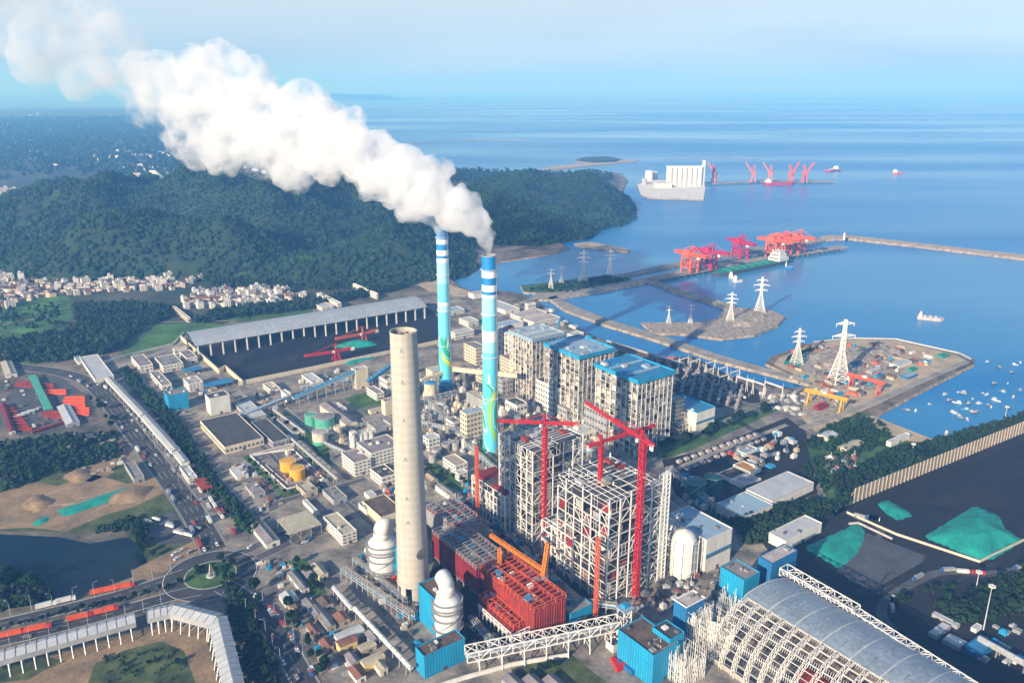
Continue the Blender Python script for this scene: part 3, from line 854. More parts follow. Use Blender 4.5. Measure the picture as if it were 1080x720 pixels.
# ------------------------------------------------------------------ the left quarter of the works
B = bld
B('office_building', 'white flat roofed office block at the far left corner of the works', 'building', 147.5, 386.5, 138, 161, 9, floors=2, units=2, roof='mauve_roof')
B('office_building', 'white office block with a dark roof behind the cut hedge court', 'building', 172, 386.4, 163, 193, 9, floors=2, units=3, roof='grey_roof')
B('workshop', 'small white block with rusty roof at the end wall of the coal yard', 'building', 184, 369, 182, 197, 7, floors=1, roof='tan_wall')
B('workshop', 'white two storey block against the cream coal yard wall', 'building', 197, 378, 189, 208, 8, floors=2, roof='grey_roof', units=1)
B('dormitory', 'narrow white block with long grey roof above the blue clad tower', 'building', 171, 407, 158, 181, 7, floors=1, roof='grey_roof', units=2)
B('canopy', 'blue flat canopy behind the white stepped office', 'canopy', 195, 392, 192, 214, 6, roof='blue_roof', kind='canopy')
B('canopy', 'long blue canopy along the inside of the coal yard wall', 'canopy', 217, 408, 213, 246, 6, roof='blue_roof', kind='canopy')
B('office_building', 'white stepped office between the two blue canopies', 'building', 199.5, 405.7, 193, 214, 10, floors=3, units=3, roof='pink_roof')
B('clad_tower', 'bright blue clad transfer tower beside the tree belt', 'tower', 177, 418, 172.5, 198, 20, wall='cyan_wall', roof='grey_roof', units=2)
B('office_building', 'tall plain white block standing above the black warehouse', 'building', 221, 421, 216, 242, 21, roof='dark_roof', floors=0, units=1, wx=None)
B('warehouse', 'big warehouse with flat black roof and cream walls', 'warehouse', 237, 472, 211, 278, 8, wall='cream_wall', roof='dark_roof', floors=1)
B('warehouse', 'second black roofed warehouse right of the big one', 'warehouse', 288, 466.5, 265, 305, 7, wall='grey_wall', roof='dark_roof', floors=1)
B('shed', 'narrow shed with white side wall beside the pipe rack', 'shed', 309, 456.5, 292, 322, 4, roof='grey_roof')
B('pump_house', 'low pale roofed pump house right of the tall plain block', 'building', 264, 441.5, 247, 281, 5, wall='grey_wall', roof='light_roof')
B('laboratory', 'long white building with rows of windows, lower front wing', 'building', 373.5, 488.5, 360, 391, 15, floors=4, units=2, roof='mauve_roof')
B('laboratory', 'taller white window row building behind the lower wing', 'building', 391.3, 478.5, 376, 424, 19, floors=5, units=5, roof='mauve_roof')
B('workshop', 'grey long roofed hall behind the big green tank', 'hall', 365, 447.5, 337, 377, 9, roof='mauve_roof', kind='gable', wall='cream_wall')
B('workshop', 'small white block with dark roof left of the concrete chimney', 'building', 402.5, 504, 390, 418, 10, roof='dark_roof', floors=2, units=4)
B('shed', 'tiny white hut left of the striped brown roof', 'shed', 389.5, 523.5, 384, 397, 4, roof='light_roof')
B('workshop', 'long hall with striped dark brown roof left of the concrete chimney', 'hall', 402, 546, 382, 426, 8, roof='brown_roof', wall='cream_wall')
B('open_hall', 'beige roofed open hall on thin posts by the side road', 'hall', 305.7, 563, 292, 339, 10, roof='beige_roof', kind='canopy')
B('workshop', 'white building with long beige roof strip and window rows', 'building', 360.7, 564.6, 341, 376, 10, roof='beige_roof', floors=3, units=2)
B('shed', 'brown grey long shed by the side road junction', 'shed', 280.5, 573.5, 264, 295, 5, roof='mauve_roof', kind='shed', wall='white_wall')
B('shed', 'thin white walled shed just behind the beige open hall', 'shed', 333, 541, 319, 337, 4, roof='light_roof')
B('gatehouse', 'white transfer house where the blue and grey conveyors meet', 'building', 302, 416.5, 296, 307, 10, units=0, roof='light_roof')
B('transfer_tower', 'tall cream transfer tower at the top of the blue conveyor', 'tower', 375, 391, 370.5, 388, 26, wall='cream_wall', roof='light_roof', floors=0, units=1)
B('workshop', 'white workshop right of the cream transfer tower', 'building', 397, 415.5, 386.5, 405, 9, roof='mauve_roof', floors=2, units=1)
B('workshop', 'white stepped plant block touching the concrete chimney outline', 'building', 408, 402, 400, 418, 16, roof='pink_roof', floors=2, units=4)
B('plant_room', 'tall cream block of ducts left of the concrete chimney', 'building', 406, 424, 402, 422, 22, wall='cream_wall', roof='grey_roof', units=4)
B('shed', 'low cream shed left of the tall duct block', 'shed', 391, 434, 388, 404, 4, wall='cream_wall', roof='beige_roof')
B('shed', 'pair of grey low roofs below the lawn', 'shed', 396, 452, 381, 421, 5, wall='grey_wall', roof='mauve_roof')
B('house', 'pale green and white house at the near end of the long gallery', 'house', 199, 505, 189, 208, 6, wall='white_wall', roof='light_roof', floors=2, units=2)
B('shed', 'pale flat roofed depot where the gallery meets the junction', 'shed', 100, 400, 84, 120, 5, roof='light_roof', wall='white_wall')
B('shed', 'blue roofed small shed beside the junction trees', 'shed', 82, 382, 76, 88, 4, roof='pale_blue_roof', wall='white_wall')
B('shed', 'grey green roofed shed alone beside the main road', 'shed', 141, 505, 131, 152, 5, roof='grey_roof', wall='grey_wall')
# shacks between the tree road and the pipe gallery
for (u, v, ul, ur, h, w, r, lab) in [
    (345, 662, 327, 354, 4, 'tan_wall', 'grey_roof', 'grey tin roofed long shack in the workers quarter'),
    (357, 675, 352, 384, 5, 'white_wall', 'light_roof', 'shack with pale silver roof beside the white pipe gallery'),
    (359, 682, 354, 377, 6, 'yellow_wall', 'rust_roof', 'shack with yellow side wall and reddish roof'),
    (381.5, 686, 377, 397, 4, 'tan_wall', 'beige_roof', 'tan roofed shack behind the yellow house'),
    (384.5, 701, 380, 406, 6, 'yellow_wall', 'beige_roof', 'yellow house with cream roof near the lower edge'),
    (358, 656, 351, 369, 4, 'tan_wall', 'rust_roof', 'brown red roofed shack next to the white gallery'),
    (332, 650, 318, 341, 4, 'grey_wall', 'mauve_roof', 'grey long shack below the lawn of the quarter'),
    (301, 636, 294, 315, 4, 'white_wall', 'light_roof', 'white eaved shack at the start of the shack row'),
    (343, 684, 336, 352, 4, 'tan_wall', 'rust_roof', 'orange roofed little shack beside the yellow walled one'),
    (318, 622, 303, 326, 4, 'white_wall', 'grey_roof', 'long grey shack with a white eave line'),
    (324, 608, 316, 336, 4, 'grey_wall', 'mauve_roof', 'grey square roofed hut on the lawn edge'),
    (337, 607, 327, 346, 5, 'cream_wall', 'beige_roof', 'cream hut with yellowish roof beside stacked timber'),
    (401, 707, 394, 409, 5, 'cream_wall', 'beige_roof', 'cream annex right of the yellow house'),
    (371, 700, 363, 380, 4, 'grey_wall', 'mauve_roof', 'mauve roofed shack left of the yellow house'),
    (392, 676, 384, 402, 4, 'grey_wall', 'grey_roof', 'grey roofed shack right of the silver roof'),
    (330, 669, 322, 337, 4, 'tan_wall', 'rust_roof', 'small rusty shack with a red side strip'),
    (312, 644, 306, 318, 3.5, 'tan_wall', 'brown_roof', 'brown little hut left of the shack row'),
    (376, 716, 367, 386, 4, 'white_wall', 'rust_roof', 'rust roofed shack cut by the lower picture edge'),
    (340, 640, 333, 352, 4, 'grey_wall', 'brown_roof', 'dark brown roofed hut against the green trees')]:
    B('shack', lab, 'shack', u, v, ul, ur, h, wall=w, roof=r, kind='shed')
# ------------------------------------------------------------------ the middle: old power station and its yards
B('plant_room', 'louvred cream precipitator house right of the front painted chimney', 'building', 544.6, 383, 527, 557, 24, wall='cream_wall', roof='mauve_roof', floors=5)
B('filter_house', 'grey filter house with dark pitched roof before the second boiler house', 'building', 583, 408, 565, 604, 34, wall='white_wall', roof='dark_roof', floors=5)
B('filter_house', 'grey roofed filter house before the nearest old boiler house', 'building', 640, 436, 616, 664, 36, wall='grey_wall', roof='mauve_roof', floors=4)
B('plant_room', 'louvred cream precipitator house between the two painted chimneys', 'building', 502, 368, 489, 513, 24, wall='cream_wall', roof='grey_roof', floors=5)
B('plant_room', 'cream duct house at the foot of the rear painted chimney', 'building', 456, 392, 449, 478, 14, wall='cream_wall', roof='light_roof')
B('plant_room', 'long brownish roofed ash house left of the front painted chimney', 'building', 512, 424, 492, 522, 16, wall='grey_wall', roof='beige_roof', units=3)
B('scrubber_house', 'scaffolded cream scrubber house left of the front painted chimney base', 'building', 492, 437, 485, 511, 34, wall='cream_wall', roof='pale_blue_roof', units=2, floors=6)
B('warehouse', 'low store with pale blue roof beyond the grey roofed boiler house', 'warehouse', 516, 347, 508, 552, 9, roof='pale_blue_roof', wall='white_wall')
B('office_building', 'long white block on the channel bank beyond the boiler houses', 'building', 563, 340.5, 552, 591, 8, roof='pink_roof', floors=2)
B('office_building', 'low white block left of the channel bank tower', 'building', 549, 335, 538, 577, 6, roof='pink_roof', floors=1)
B('gate_tower', 'small square white tower at the head of the channel', 'tower', 557, 321.5, 553.5, 565, 13, roof='light_roof', floors=2)
B('shed', 'pair of white long roofs near the channel head', 'shed', 533, 328, 508, 548, 6, roof='light_roof')
B('shed', 'white block right of the front painted chimney top bands', 'building', 500, 311, 494, 522, 8, roof='pink_roof')
th0 = B('turbine_hall', 'white turbine hall end with blue band right of the old boilers', 'hall', 735, 435.5, 700, 754.5, 26, wall='white_wall', roof='blue_roof', trim='blue_trim', units=3)
B('stair_tower', 'cream stair tower against the nearest old boiler house', 'tower', 713, 424, 706, 723, 36, wall='cream_wall', roof='tan_wall', floors=7)
B('office_building', 'low cream block at the foot of the cream stair tower', 'building', 717, 448, 707, 733, 12, wall='cream_wall', roof='light_roof', floors=2, units=1)
th_ = B('turbine_hall', 'new white turbine hall with pale blue roof right of the new boilers', 'hall', 745.5, 570, 700, 772.5, 30, wall='white_wall', roof='pale_blue_roof', trim='white_wall', units=5)
for (t_, w_, d_), z_, h_ in ((th_, 13, 4), (th0, 12, 3)):
    MB().box(.2, w_ - .2, -.16, -.02, z_, z_ + h_).build('blue_band', 'blue_trim', t_)
    mb = MB()
    for i in range(int(w_ / 3)): mb.box(i * 3 + .6, i * 3 + 2.3, -.22, -.17, z_ + .8, z_ + h_ - .8)
    mb.box(.2, w_ - .2, -.2, -.165, z_ + .5, z_ + .8); mb.build('window_band', 'window', t_)
B('store', 'large flat white roofed store inside the pale walls', 'warehouse', 815, 529, 787, 858.5, 8, wall='white_wall', roof='light_roof', trim='light_roof')
B('store', 'blue grey roofed store in front of the white one', 'warehouse', 785, 546, 756, 815, 8, wall='white_wall', roof='pale_blue_roof', trim='light_roof', units=3)
B('store', 'white walled block with grey roof behind the coal wall', 'warehouse', 829, 571, 811, 867, 9, wall='white_wall', roof='light_roof', floors=0, units=2)
B('shed', 'long pale shed beside the beach lane', 'shed', 940, 467, 935, 960, 5, wall='white_wall', roof='light_roof')
B('shed', 'cream shed with red edge among the right hand trees', 'shed', 873, 462, 862, 884, 4, wall='cream_wall', roof='light_roof', kind='shed')
B('shed', 'pale shed right of the red edged shed', 'shed', 893, 474, 884, 911, 4, wall='cream_wall', roof='beige_roof', kind='shed')
B('workshop', 'brown roofed pavilion with white window front right of the concrete chimney', 'building', 480.5, 491.5, 467, 493, 9, wall='white_wall', roof='tan_wall', floors=2)
B('workshop', 'small white columned annex before the brown roofed pavilion', 'building', 484, 500, 480, 493, 8, wall='white_wall', roof='light_roof', floors=2)
B('workshop', 'tan hip roofed house on the lawn right of the concrete chimney', 'building', 455, 507, 447, 462, 6, wall='tan_wall', roof='tan_wall', kind='gable')
B('workshop', 'long grey roofed house with white side on the lawn', 'building', 474, 522, 459, 481, 6, wall='white_wall', roof='grey_roof', kind='gable')
B('frame_block', 'white open concrete frame right of the concrete chimney', 'building', 452, 463.5, 446, 464, 14, wall='white_wall', roof='light_roof', floors=3)
B('workshop', 'white office with dark windows at the far right of the coal yard wall', 'building', 480, 352, 474, 500, 10, roof='light_roof', floors=2)
for (u, v, ul, ur, h, lab) in [(397, 310, 372, 399, 10, 'white block with flat roof at the hill foot, nearest the bay'), (356, 320, 334, 360, 10, 'white stepped block at the hill foot above the coal shed'), (340, 325, 332, 352, 6, 'low white annex below the stepped hill foot block'), (494, 340, 484, 505, 8, 'low cream hall left of the front painted chimney'), (470, 330, 462, 490, 6, 'low blue grey hall near the bay shore')]:
    B('office_building', lab, 'building', u, v, ul, ur, h, roof='light_roof' if 'grey' not in lab else 'pale_blue_roof', floors=2)
B('farm_hall', 'lone cream barn beyond the green field strip', 'barn', 198, 336, 182, 201, 7, wall='cream_wall', roof='light_roof', floors=1)
# smaller plant between the chimneys and the boiler houses
for (u, v, ul, ur, h, w, r, f, lab) in [
    (432, 408, 424, 441, 14, 'cream_wall', 'light_roof', 3, 'cream switch house just right of the concrete chimney shaft'),
    (478, 446, 470, 487, 12, 'white_wall', 'grey_roof', 2, 'white pump house below the scaffolded scrubber house'),
    (448, 440, 441, 456, 10, 'grey_wall', 'mauve_roof', 1, 'grey control house below the cream silo'),
    (530, 402, 521, 541, 20, 'grey_wall', 'light_roof', 3, 'grey duct house right of the front painted chimney'),
    (545, 428, 533, 556, 18, 'white_wall', 'dark_roof', 2, 'white duct house with dark roof below the louvred precipitators'),
    (598, 432, 588, 612, 16, 'grey_wall', 'grey_roof', 2, 'grey pump house between the two filter houses'),
    (568, 446, 556, 580, 10, 'cream_wall', 'mauve_roof', 1, 'cream low house behind the rear unfinished frame'),
    (612, 458, 600, 628, 9, 'white_wall', 'light_roof', 1, 'white low house behind the crane jibs'),
    (520, 447, 511, 531, 10, 'grey_wall', 'dark_roof', 1, 'dark roofed hut at the foot of the front painted chimney'),
    (508, 392, 500, 516, 16, 'cream_wall', 'light_roof', 3, 'cream stair block beside the bridge duct'),
    (354, 434, 345, 366, 7, 'cream_wall', 'pink_roof', 1, 'cream low hall behind the big mint tank'),
    (330, 404, 318, 341, 6, 'white_wall', 'light_roof', 1, 'white low hall under the coal yard wall'),
    (286, 412, 277, 296, 6, 'white_wall', 'beige_roof', 1, 'beige roofed hut left of the white transfer house'),
    (412, 447, 404, 421, 8, 'grey_wall', 'mauve_roof', 1, 'mauve roofed hut left of the concrete chimney shaft'),
    (436, 560, 428, 446, 8, 'tan_wall', 'rust_roof', 0, 'rusty roofed store at the right of the chimney foot'),
    (386, 538, 378, 394, 5, 'white_wall', 'blue_roof', 0, 'small blue roofed hut beside the striped brown hall'),
    (352, 528, 340, 366, 5, 'grey_wall', 'grey_roof', 0, 'grey low store along the side road'),
    (322, 520, 312, 335, 5, 'tan_wall', 'beige_roof', 0, 'tan low store below the tank square'),
    (250, 503, 242, 262, 4, 'white_wall', 'light_roof', 0, 'pale hut on the lot left of the tank square'),
    (268, 522, 258, 280, 4, 'grey_wall', 'mauve_roof', 0, 'mauve hut on the lot left of the tank square'),
    (700, 398, 690, 712, 9, 'white_wall', 'light_roof', 2, 'white relay house at the left end of the switchyard'),
    (640, 372, 630, 652, 8, 'white_wall', 'pale_blue_roof', 1, 'pale blue roofed pump house on the channel bank'),
    (604, 354, 596, 616, 9, 'white_wall', 'light_roof', 2, 'white pump house behind the farthest old boiler house')]:
    B('plant_room', lab, 'building', u, v, ul, ur, h, wall=w, roof=r, floors=f, units=2)
# cooling units: two rows of small white boxes
for row in range(2):
    a, b = P(716 + row * 9, 489 + row * 7), P(797 + row * 8, 460 + row * 5)
    for k in range(12):
        t = k / 11
        x, y = a[0] + (b[0] - a[0]) * t, a[1] + (b[1] - a[1]) * t
        if row == k == 0:
            cu = thing('cooling_unit', 'white box cooling unit in the double row by the dark tanks', 'cooling unit', (x, y, 0), R(GA), 'cooling units in the double row')
            MB().box(0, 5.4, 0, 4, 0, 3).build('casing', 'pink_roof', cu)
            MB().lathe([(1.7, 3.0), (1.6, 3.6)], 16, (2.7, 2)).build('fan_cowl', 'grey_steel', cu)
        else:
            dup(cu, (x, y, 0))
# settling basins
def basin(label, u, v, ul, ur, h, fill):
    x, y, wx, wy = measure(u, v, ul, ur, h)
    t = thing('settling_basin', label, 'basin', (x, y, 0), R(GA))
    mb = MB(); w = 1.0
    mb.box(0, wx, 0, w, 0, h); mb.box(0, wx, wy - w, wy, 0, h); mb.box(0, w, w, wy - w, 0, h); mb.box(wx - w, wx, w, wy - w, 0, h)
    mb.build('rim', 'white_wall', t)
    MB().box(w, wx - w, w, wy - w, 0, h - 0.8).build('filling', fill, t)
basin('raised white basin filled with orange sludge', 792, 498, 773, 803, 4, 'orange_fill' if mat('orange_fill', (0.50, 0.24, 0.07), 0.8, col2=(0.3, 0.15, 0.06), scale=0.1) else 0)
basin('raised basin filled with brown sludge beside the orange one', 771, 505, 757, 789, 4, 'brown_roof')
basin('low empty basin in front of the brown one', 782, 513, 769, 803, 2, 'pink_roof')
basin('small white basin among the blue sheds', 786, 478, 776, 800, 3, 'pale_blue_roof')
# ------------------------------------------------------------------ the front: blue clad blocks
B('clad_block', 'blue clad block with brown unfinished roof at the bottom edge', 'building', 447.5, 693, 438, 490.5, 17, wall='cyan_wall', roof='brown_roof', units=3)
B('clad_block', 'cyan clad tall block with step at the lower centre', 'building', 689.5, 692, 652, 716, 24, wall='cyan_wall', roof='brown_roof', units=4)
B('clad_block', 'lower cyan clad step before the tall cyan block', 'building', 686.5, 703, 671, 700, 15, wall='cyan_wall', roof='dark_roof')
B('clad_block', 'cyan clad block with dark roof among the scaffolds', 'building', 707, 675, 688, 722, 27, wall='cyan_wall', roof='dark_roof', units=2)
B('clad_tower', 'blue clad tower with pale roof rim beside the scaffolds', 'tower', 724, 641, 711, 744, 34, wall='blue_wall', roof='pink_roof', trim='white_steel', units=2)
B('clad_tower', 'teal clad tower with slotted roof at the far end of the arch hall', 'tower', 785, 612.5, 760, 801.5, 36, wall='cyan_wall', roof='mauve_roof', units=3)
B('clad_tower', 'blue clad tower with pinkish roof holding the upper conveyor', 'tower', 814, 595, 800, 841, 36, wall='blue_wall', roof='pink_roof', units=2)
B('clad_block', 'small blue clad shed behind the red steel bunker', 'building', 602, 648, 594, 625, 8, wall='cyan_wall', roof='grey_roof')
B('clad_block', 'little white hut in front of the cyan block', 'building', 647, 682, 639, 656, 5, roof='dark_roof')
for k, (u, lab) in enumerate([(553, 'leftmost grey ridged shed in the dark green yard'), (575, 'middle grey ridged shed in the dark green yard'), (596, 'rightmost grey ridged shed in the dark green yard')]):
    B('shed', lab, 'shed', u, 738, u - 24, u + 12, 4, wall='grey_wall', roof='mauve_roof', kind='gable')
for (u, v, ul, ur, h, w, r, lab) in [(1035, 690, 1018, 1049, 5, 'blue_wall', 'blue_roof', 'bright blue site cabin row beside the dark road'), (1010, 660, 983, 1013, 3, 'grey_wall', 'light_roof', 'pale L shaped hut, upper wing'), (988, 671, 979, 1003, 3, 'grey_wall', 'light_roof', 'pale L shaped hut, lower wing'), (1012, 683, 994, 1020, 3, 'grey_wall', 'light_roof', 'grey flat hut left of the blue cabins'), (1030, 664, 1024, 1036, 3, 'white_wall', 'light_roof', 'tiny white hut at the foot of the floodlight mast')]:
    B('cabin', lab, 'hut', u, v, ul, ur, h, wall=w, roof=r, door=False)
# ------------------------------------------------------------------ tanks
def tank(label, u, vb, wpx, h, m, name='tank', cat='tank', top='silo_white', dome=0.12, band=None):
    x, y = P(u, vb)
    c = y * CP + H * SP
    r = wpx / 2 * c / F
    y += r * 0.8
    t = thing(name, label, cat, (x, y, 0))
    MB().lathe([(r, 0), (r, h)], 40, cap=False).build('shell', m, t, smooth=False)
    MB().lathe([(r * 1.01, h - 0.02), (r * 1.01, h + 0.25), (r * 0.6, h + r * dome * 0.75), (0.05, h + r * dome)], 40).build('roof', top, t)
    mb = MB()
    for k in range(24):
        a, b = 2 * math.pi * k / 24, 2 * math.pi * (k + 1) / 24
        p, q = (r * math.cos(a), r * math.sin(a)), (r * math.cos(b), r * math.sin(b))
        mb.bar((*p, h + 0.2), (*p, h + 1.3), 0.12); mb.bar((*p, h + 1.3), (*q, h + 1.3), 0.12)
    mb.build('railing', 'white_steel', t)
    mb = MB()
    for k in range(15):
        a, b = math.pi * (1.1 + 0.03 * k), math.pi * (1.1 + 0.03 * (k + 1))
        mb.bar(((r + .5) * math.cos(a), (r + .5) * math.sin(a), h * k / 15), ((r + .5) * math.cos(b), (r + .5) * math.sin(b), h * (k + 1) / 15), 0.7, h=0.15)
    mb.build('stair', 'white_steel', t)
    if band:
        MB().lathe([(r * 1.012, 0.05), (r * 1.012, h * band[0])], 40, cap=False).build('band', band[1], t)
    return t
tank('yellow tank, the rear of the two in the walled square', 302.5, 497.5, 17, 9, 'yellow_tank', top='yellow_tank')
tank('yellow tank, the front of the two in the walled square', 312, 506.5, 16.5, 10, 'yellow_tank', top='yellow_tank')
tank('big mint green tank beside the grey long hall', 341, 454.5, 21, 14, 'green_tank', top='mauve_roof')
tank('smaller mint green tank half hidden behind the big one', 327, 449, 13, 11, 'green_tank', top='green_tank')
tank('cream tank with mint green bottom ring', 336.5, 469.5, 16, 13, 'cream_wall', top='pink_roof', band=(0.3, 'green_tank'))
tank('slim cream tank right of the big mint green tank', 356, 462, 9, 12, 'cream_wall', top='cream_wall')
tank('tall slim white silo beside the row of white vessels', 372, 472, 7, 17, 'silo_white', name='silo', cat='silo')
for k, u in enumerate((380, 385.5, 391)):
    tank(['first white vessel right of the slim silo', 'second white vessel in the row of three', 'third white vessel, nearest the concrete chimney'][k], u, 469 - k * 1.2, 7, 13, 'silo_white', name='silo', cat='silo')
tank('dark green tank, the front left one of the pair', 735, 525, 21, 13, 'dark_green_tank', top='dark_green_tank')
tank('dark green tank, the rear right one of the pair', 753, 519.5, 18, 13, 'dark_green_tank', top='dark_green_tank')
tank('tall cream silo with violet roof right of the concrete chimney', 454, 425, 13.5, 24, 'cream_wall', name='silo', cat='silo', top='blue_roof', dome=0.3)
tank('short white tank on the dark yard right of the concrete chimney', 465, 432, 11.5, 9, 'silo_white', top='mauve_roof')
tank('dark blue round vessel below the cream cable duct', 470, 416, 17, 12, 'blue_wall', top='blue_roof', dome=0.5)
tank('grey brown round tank behind the cyan block', 668, 672, 24, 10, 'mid_equipment', top='mid_equipment', dome=0.05)
for k, (u, v, w) in enumerate([(460, 482, 10), (470, 477, 9), (480, 475, 8), (456, 488, 8)]):
    tank(['grey round tank at the lawn corner, second from left', 'grey round tank at the lawn corner, third from left', 'grey round tank at the lawn corner, rightmost', 'grey round tank at the lawn corner, leftmost'][k], u, v, w, 8, 'grey_wall', top='mauve_roof')
# bund walls round the yellow tanks
def wall_line(name, label, cat, px, w, h, m, group=None, cap=None, world=None):
    pts = world or PP(px)
    c = (sum(p[0] for p in pts) / len(pts), sum(p[1] for p in pts) / len(pts))
    mb = MB()
    for k in range(len(pts) - 1):
        a, b = pts[k], pts[k + 1]
        mb.bar((a[0] - c[0], a[1] - c[1], h / 2), (b[0] - c[0], b[1] - c[1], h / 2), w, h=h)
    return tag(mb.build(name, m, None, (*c, 0)), label, cat, group)
wall_line('bund_wall', 'white outer wall round the yellow tanks', 'wall', [(264, 480.5), (302.5, 516), (342, 505.5), (309, 474), (264, 480.5)], 0.6, 1.6, 'white_wall')
wall_line('bund_wall', 'pink inner wall round the yellow tanks', 'wall', [(281, 491), (304, 511), (335, 502.5), (320, 488)], 0.5, 1.2, 'pink_roof')
wall_line('bund_wall', 'white double kerb wall along the back of the tank square', 'wall', [(264, 482), (311, 470.5), (309, 468), (266, 479.5)], 0.6, 1.4, 'white_wall')
wall_line('boundary_wall', 'cream wall along the front of the coal yard', 'wall', [(252, 406), (330, 390), (415, 372), (476, 359)], 2.5, 5, 'cream_wall')
wall_line('boundary_wall', 'cream wall at the left end of the coal yard', 'wall', [(191, 358), (210, 375), (231, 394), (238, 390), (256, 406)], 1.5, 7, 'cream_wall')
wall_line('boundary_wall', 'dotted pale fence wall along the green field', 'wall', [(92, 388), (140, 374), (182, 364), (194, 352)], 0.8, 3, 'white_wall')
wall_line('boundary_wall', 'low pale wall in front of the tarpaulin heaps', 'wall', [(893, 541), (945, 564), (1033, 593), (1080, 570), (1130, 545)], 0.8, 2.2, 'cream_wall')
wall_line('boundary_wall', 'short orange topped wall beside the grey pad', 'wall', [(895, 553), (905, 552), (941, 569)], 0.8, 2, 'pink_roof')
wall_line('boundary_wall', 'pale parapet along the outer edge of the reclaimed site', 'wall', [(858, 361), (900, 357), (945, 358), (1012, 373), (1024, 379)], 1.2, 2.0, 'light_roof')
wall_line('boundary_wall', 'thin white wall along the bottom yard edge', 'wall', [(452, 728), (490, 716), (540, 702), (600, 692)], 1.2, 3, 'white_wall')
# ------------------------------------------------------------------ the three chimneys
def chimney_axis(u, v):
    return P(u, v)
cx0, cy0 = P(435.5, 636)
t = thing('chimney', 'bare concrete chimney, unpainted, tallest object in front', 'chimney', (cx0, cy0 + 9, 0))
CH = 210
prof = [(12.2, 17)]
for k in range(1, 41):
    z = 17 + (CH - 17) * k / 40
    prof.append((12.2 - 2.9 * (z / CH) ** 0.9, z))
rt = prof[-1][0]
MB().lathe(prof, 64, cap=False).build('shaft', 'rough_concrete', t, smooth=True)
mb = MB()
for k in range(16):
    if k % 2 == 0:
        a0, a1 = 2 * math.pi * k / 16, 2 * math.pi * (k + 1) / 16
        for j in range(4):
            a, b = a0 + (a1 - a0) * j / 4, a0 + (a1 - a0) * (j + 1) / 4
            for r, s in ((12.2, 1), (11.2, -1)):
                q = [(r * math.cos(a), r * math.sin(a), 0), (r * math.cos(b), r * math.sin(b), 0), (r * math.cos(b), r * math.sin(b), 17), (r * math.cos(a), r * math.sin(a), 17)]
                mb.quad(*(q if s > 0 else q[::-1]))
        for a in (a0, a1):
            mb.quad((12.2 * math.cos(a), 12.2 * math.sin(a), 0), (11.2 * math.cos(a), 11.2 * math.sin(a), 0), (11.2 * math.cos(a), 11.2 * math.sin(a), 17), (12.2 * math.cos(a), 12.2 * math.sin(a), 17))
mb.lathe([(12.5, 14.5), (12.7, 15.2), (12.5, 17)], 64, cap=False)
mb.build('base_piers', 'rough_concrete', t)
MB().lathe([(rt - 0.5, CH - 6), (rt - 0.5, CH - 5.9)], 40).build('flue_floor', 'mid_equipment', t)
mb = MB(); mb.lathe([(rt, CH), (rt + 0.25, CH + 0.05), (rt + 0.25, CH + 0.9), (rt - 0.6, CH + 0.9), (rt - 0.6, CH - 6)], 64, cap=False)
mb.build('rim', 'rough_concrete', t, smooth=False)
for k, (fx, fy) in enumerate(((-3.8, 0.5), (3.6, 1.2))):
    MB().lathe([(3.0, CH - 5.8), (3.0, CH - 0.6), (2.6, CH - 0.6), (2.6, CH - 5)], 24, (fx, fy), cap=True).build('flue', 'tan_wall' if k else 'mid_equipment', t)
for px_v in (370, 403, 443, 484, 525, 550):
    # little dark openings up the shaft on the side towards the sea road
    z = bis(lambda q: proj(cx0 + 0.5, cy0 - 2, q)[1] > px_v, 0, 220)
    r = 12.2 - 2.9 * (z / CH) ** 0.9
    a = R(266)
    c = Vector((r * math.cos(a), r * math.sin(a), z))
    d = Vector((math.cos(a), math.sin(a), 0))
    mb = MB(); mb.tube([c - d * 0.5, c + d * 0.12], 0.55, 10)
    mb.build('inspection_port', 'dark_steel', t)
    mb = MB(); mb.box(c.x - 1.3, c.x + 1.3, c.y - 1.0, c.y + 0.2, z - 1.3, z - 1.1)
    mb.build('port_platform', 'grey_steel', t)
a = R(312); z = 42; r = 12.2 - 2.9 * (z / CH) ** 0.9
c = Vector((r * math.cos(a), r * math.sin(a), z)); d = Vector((math.cos(a), math.sin(a), 0))
mb = MB(); mb.tube([c - d * 2.0, c + d * 0.15], 4.2, 28)
mb.build('flue_opening', 'mid_equipment', t)
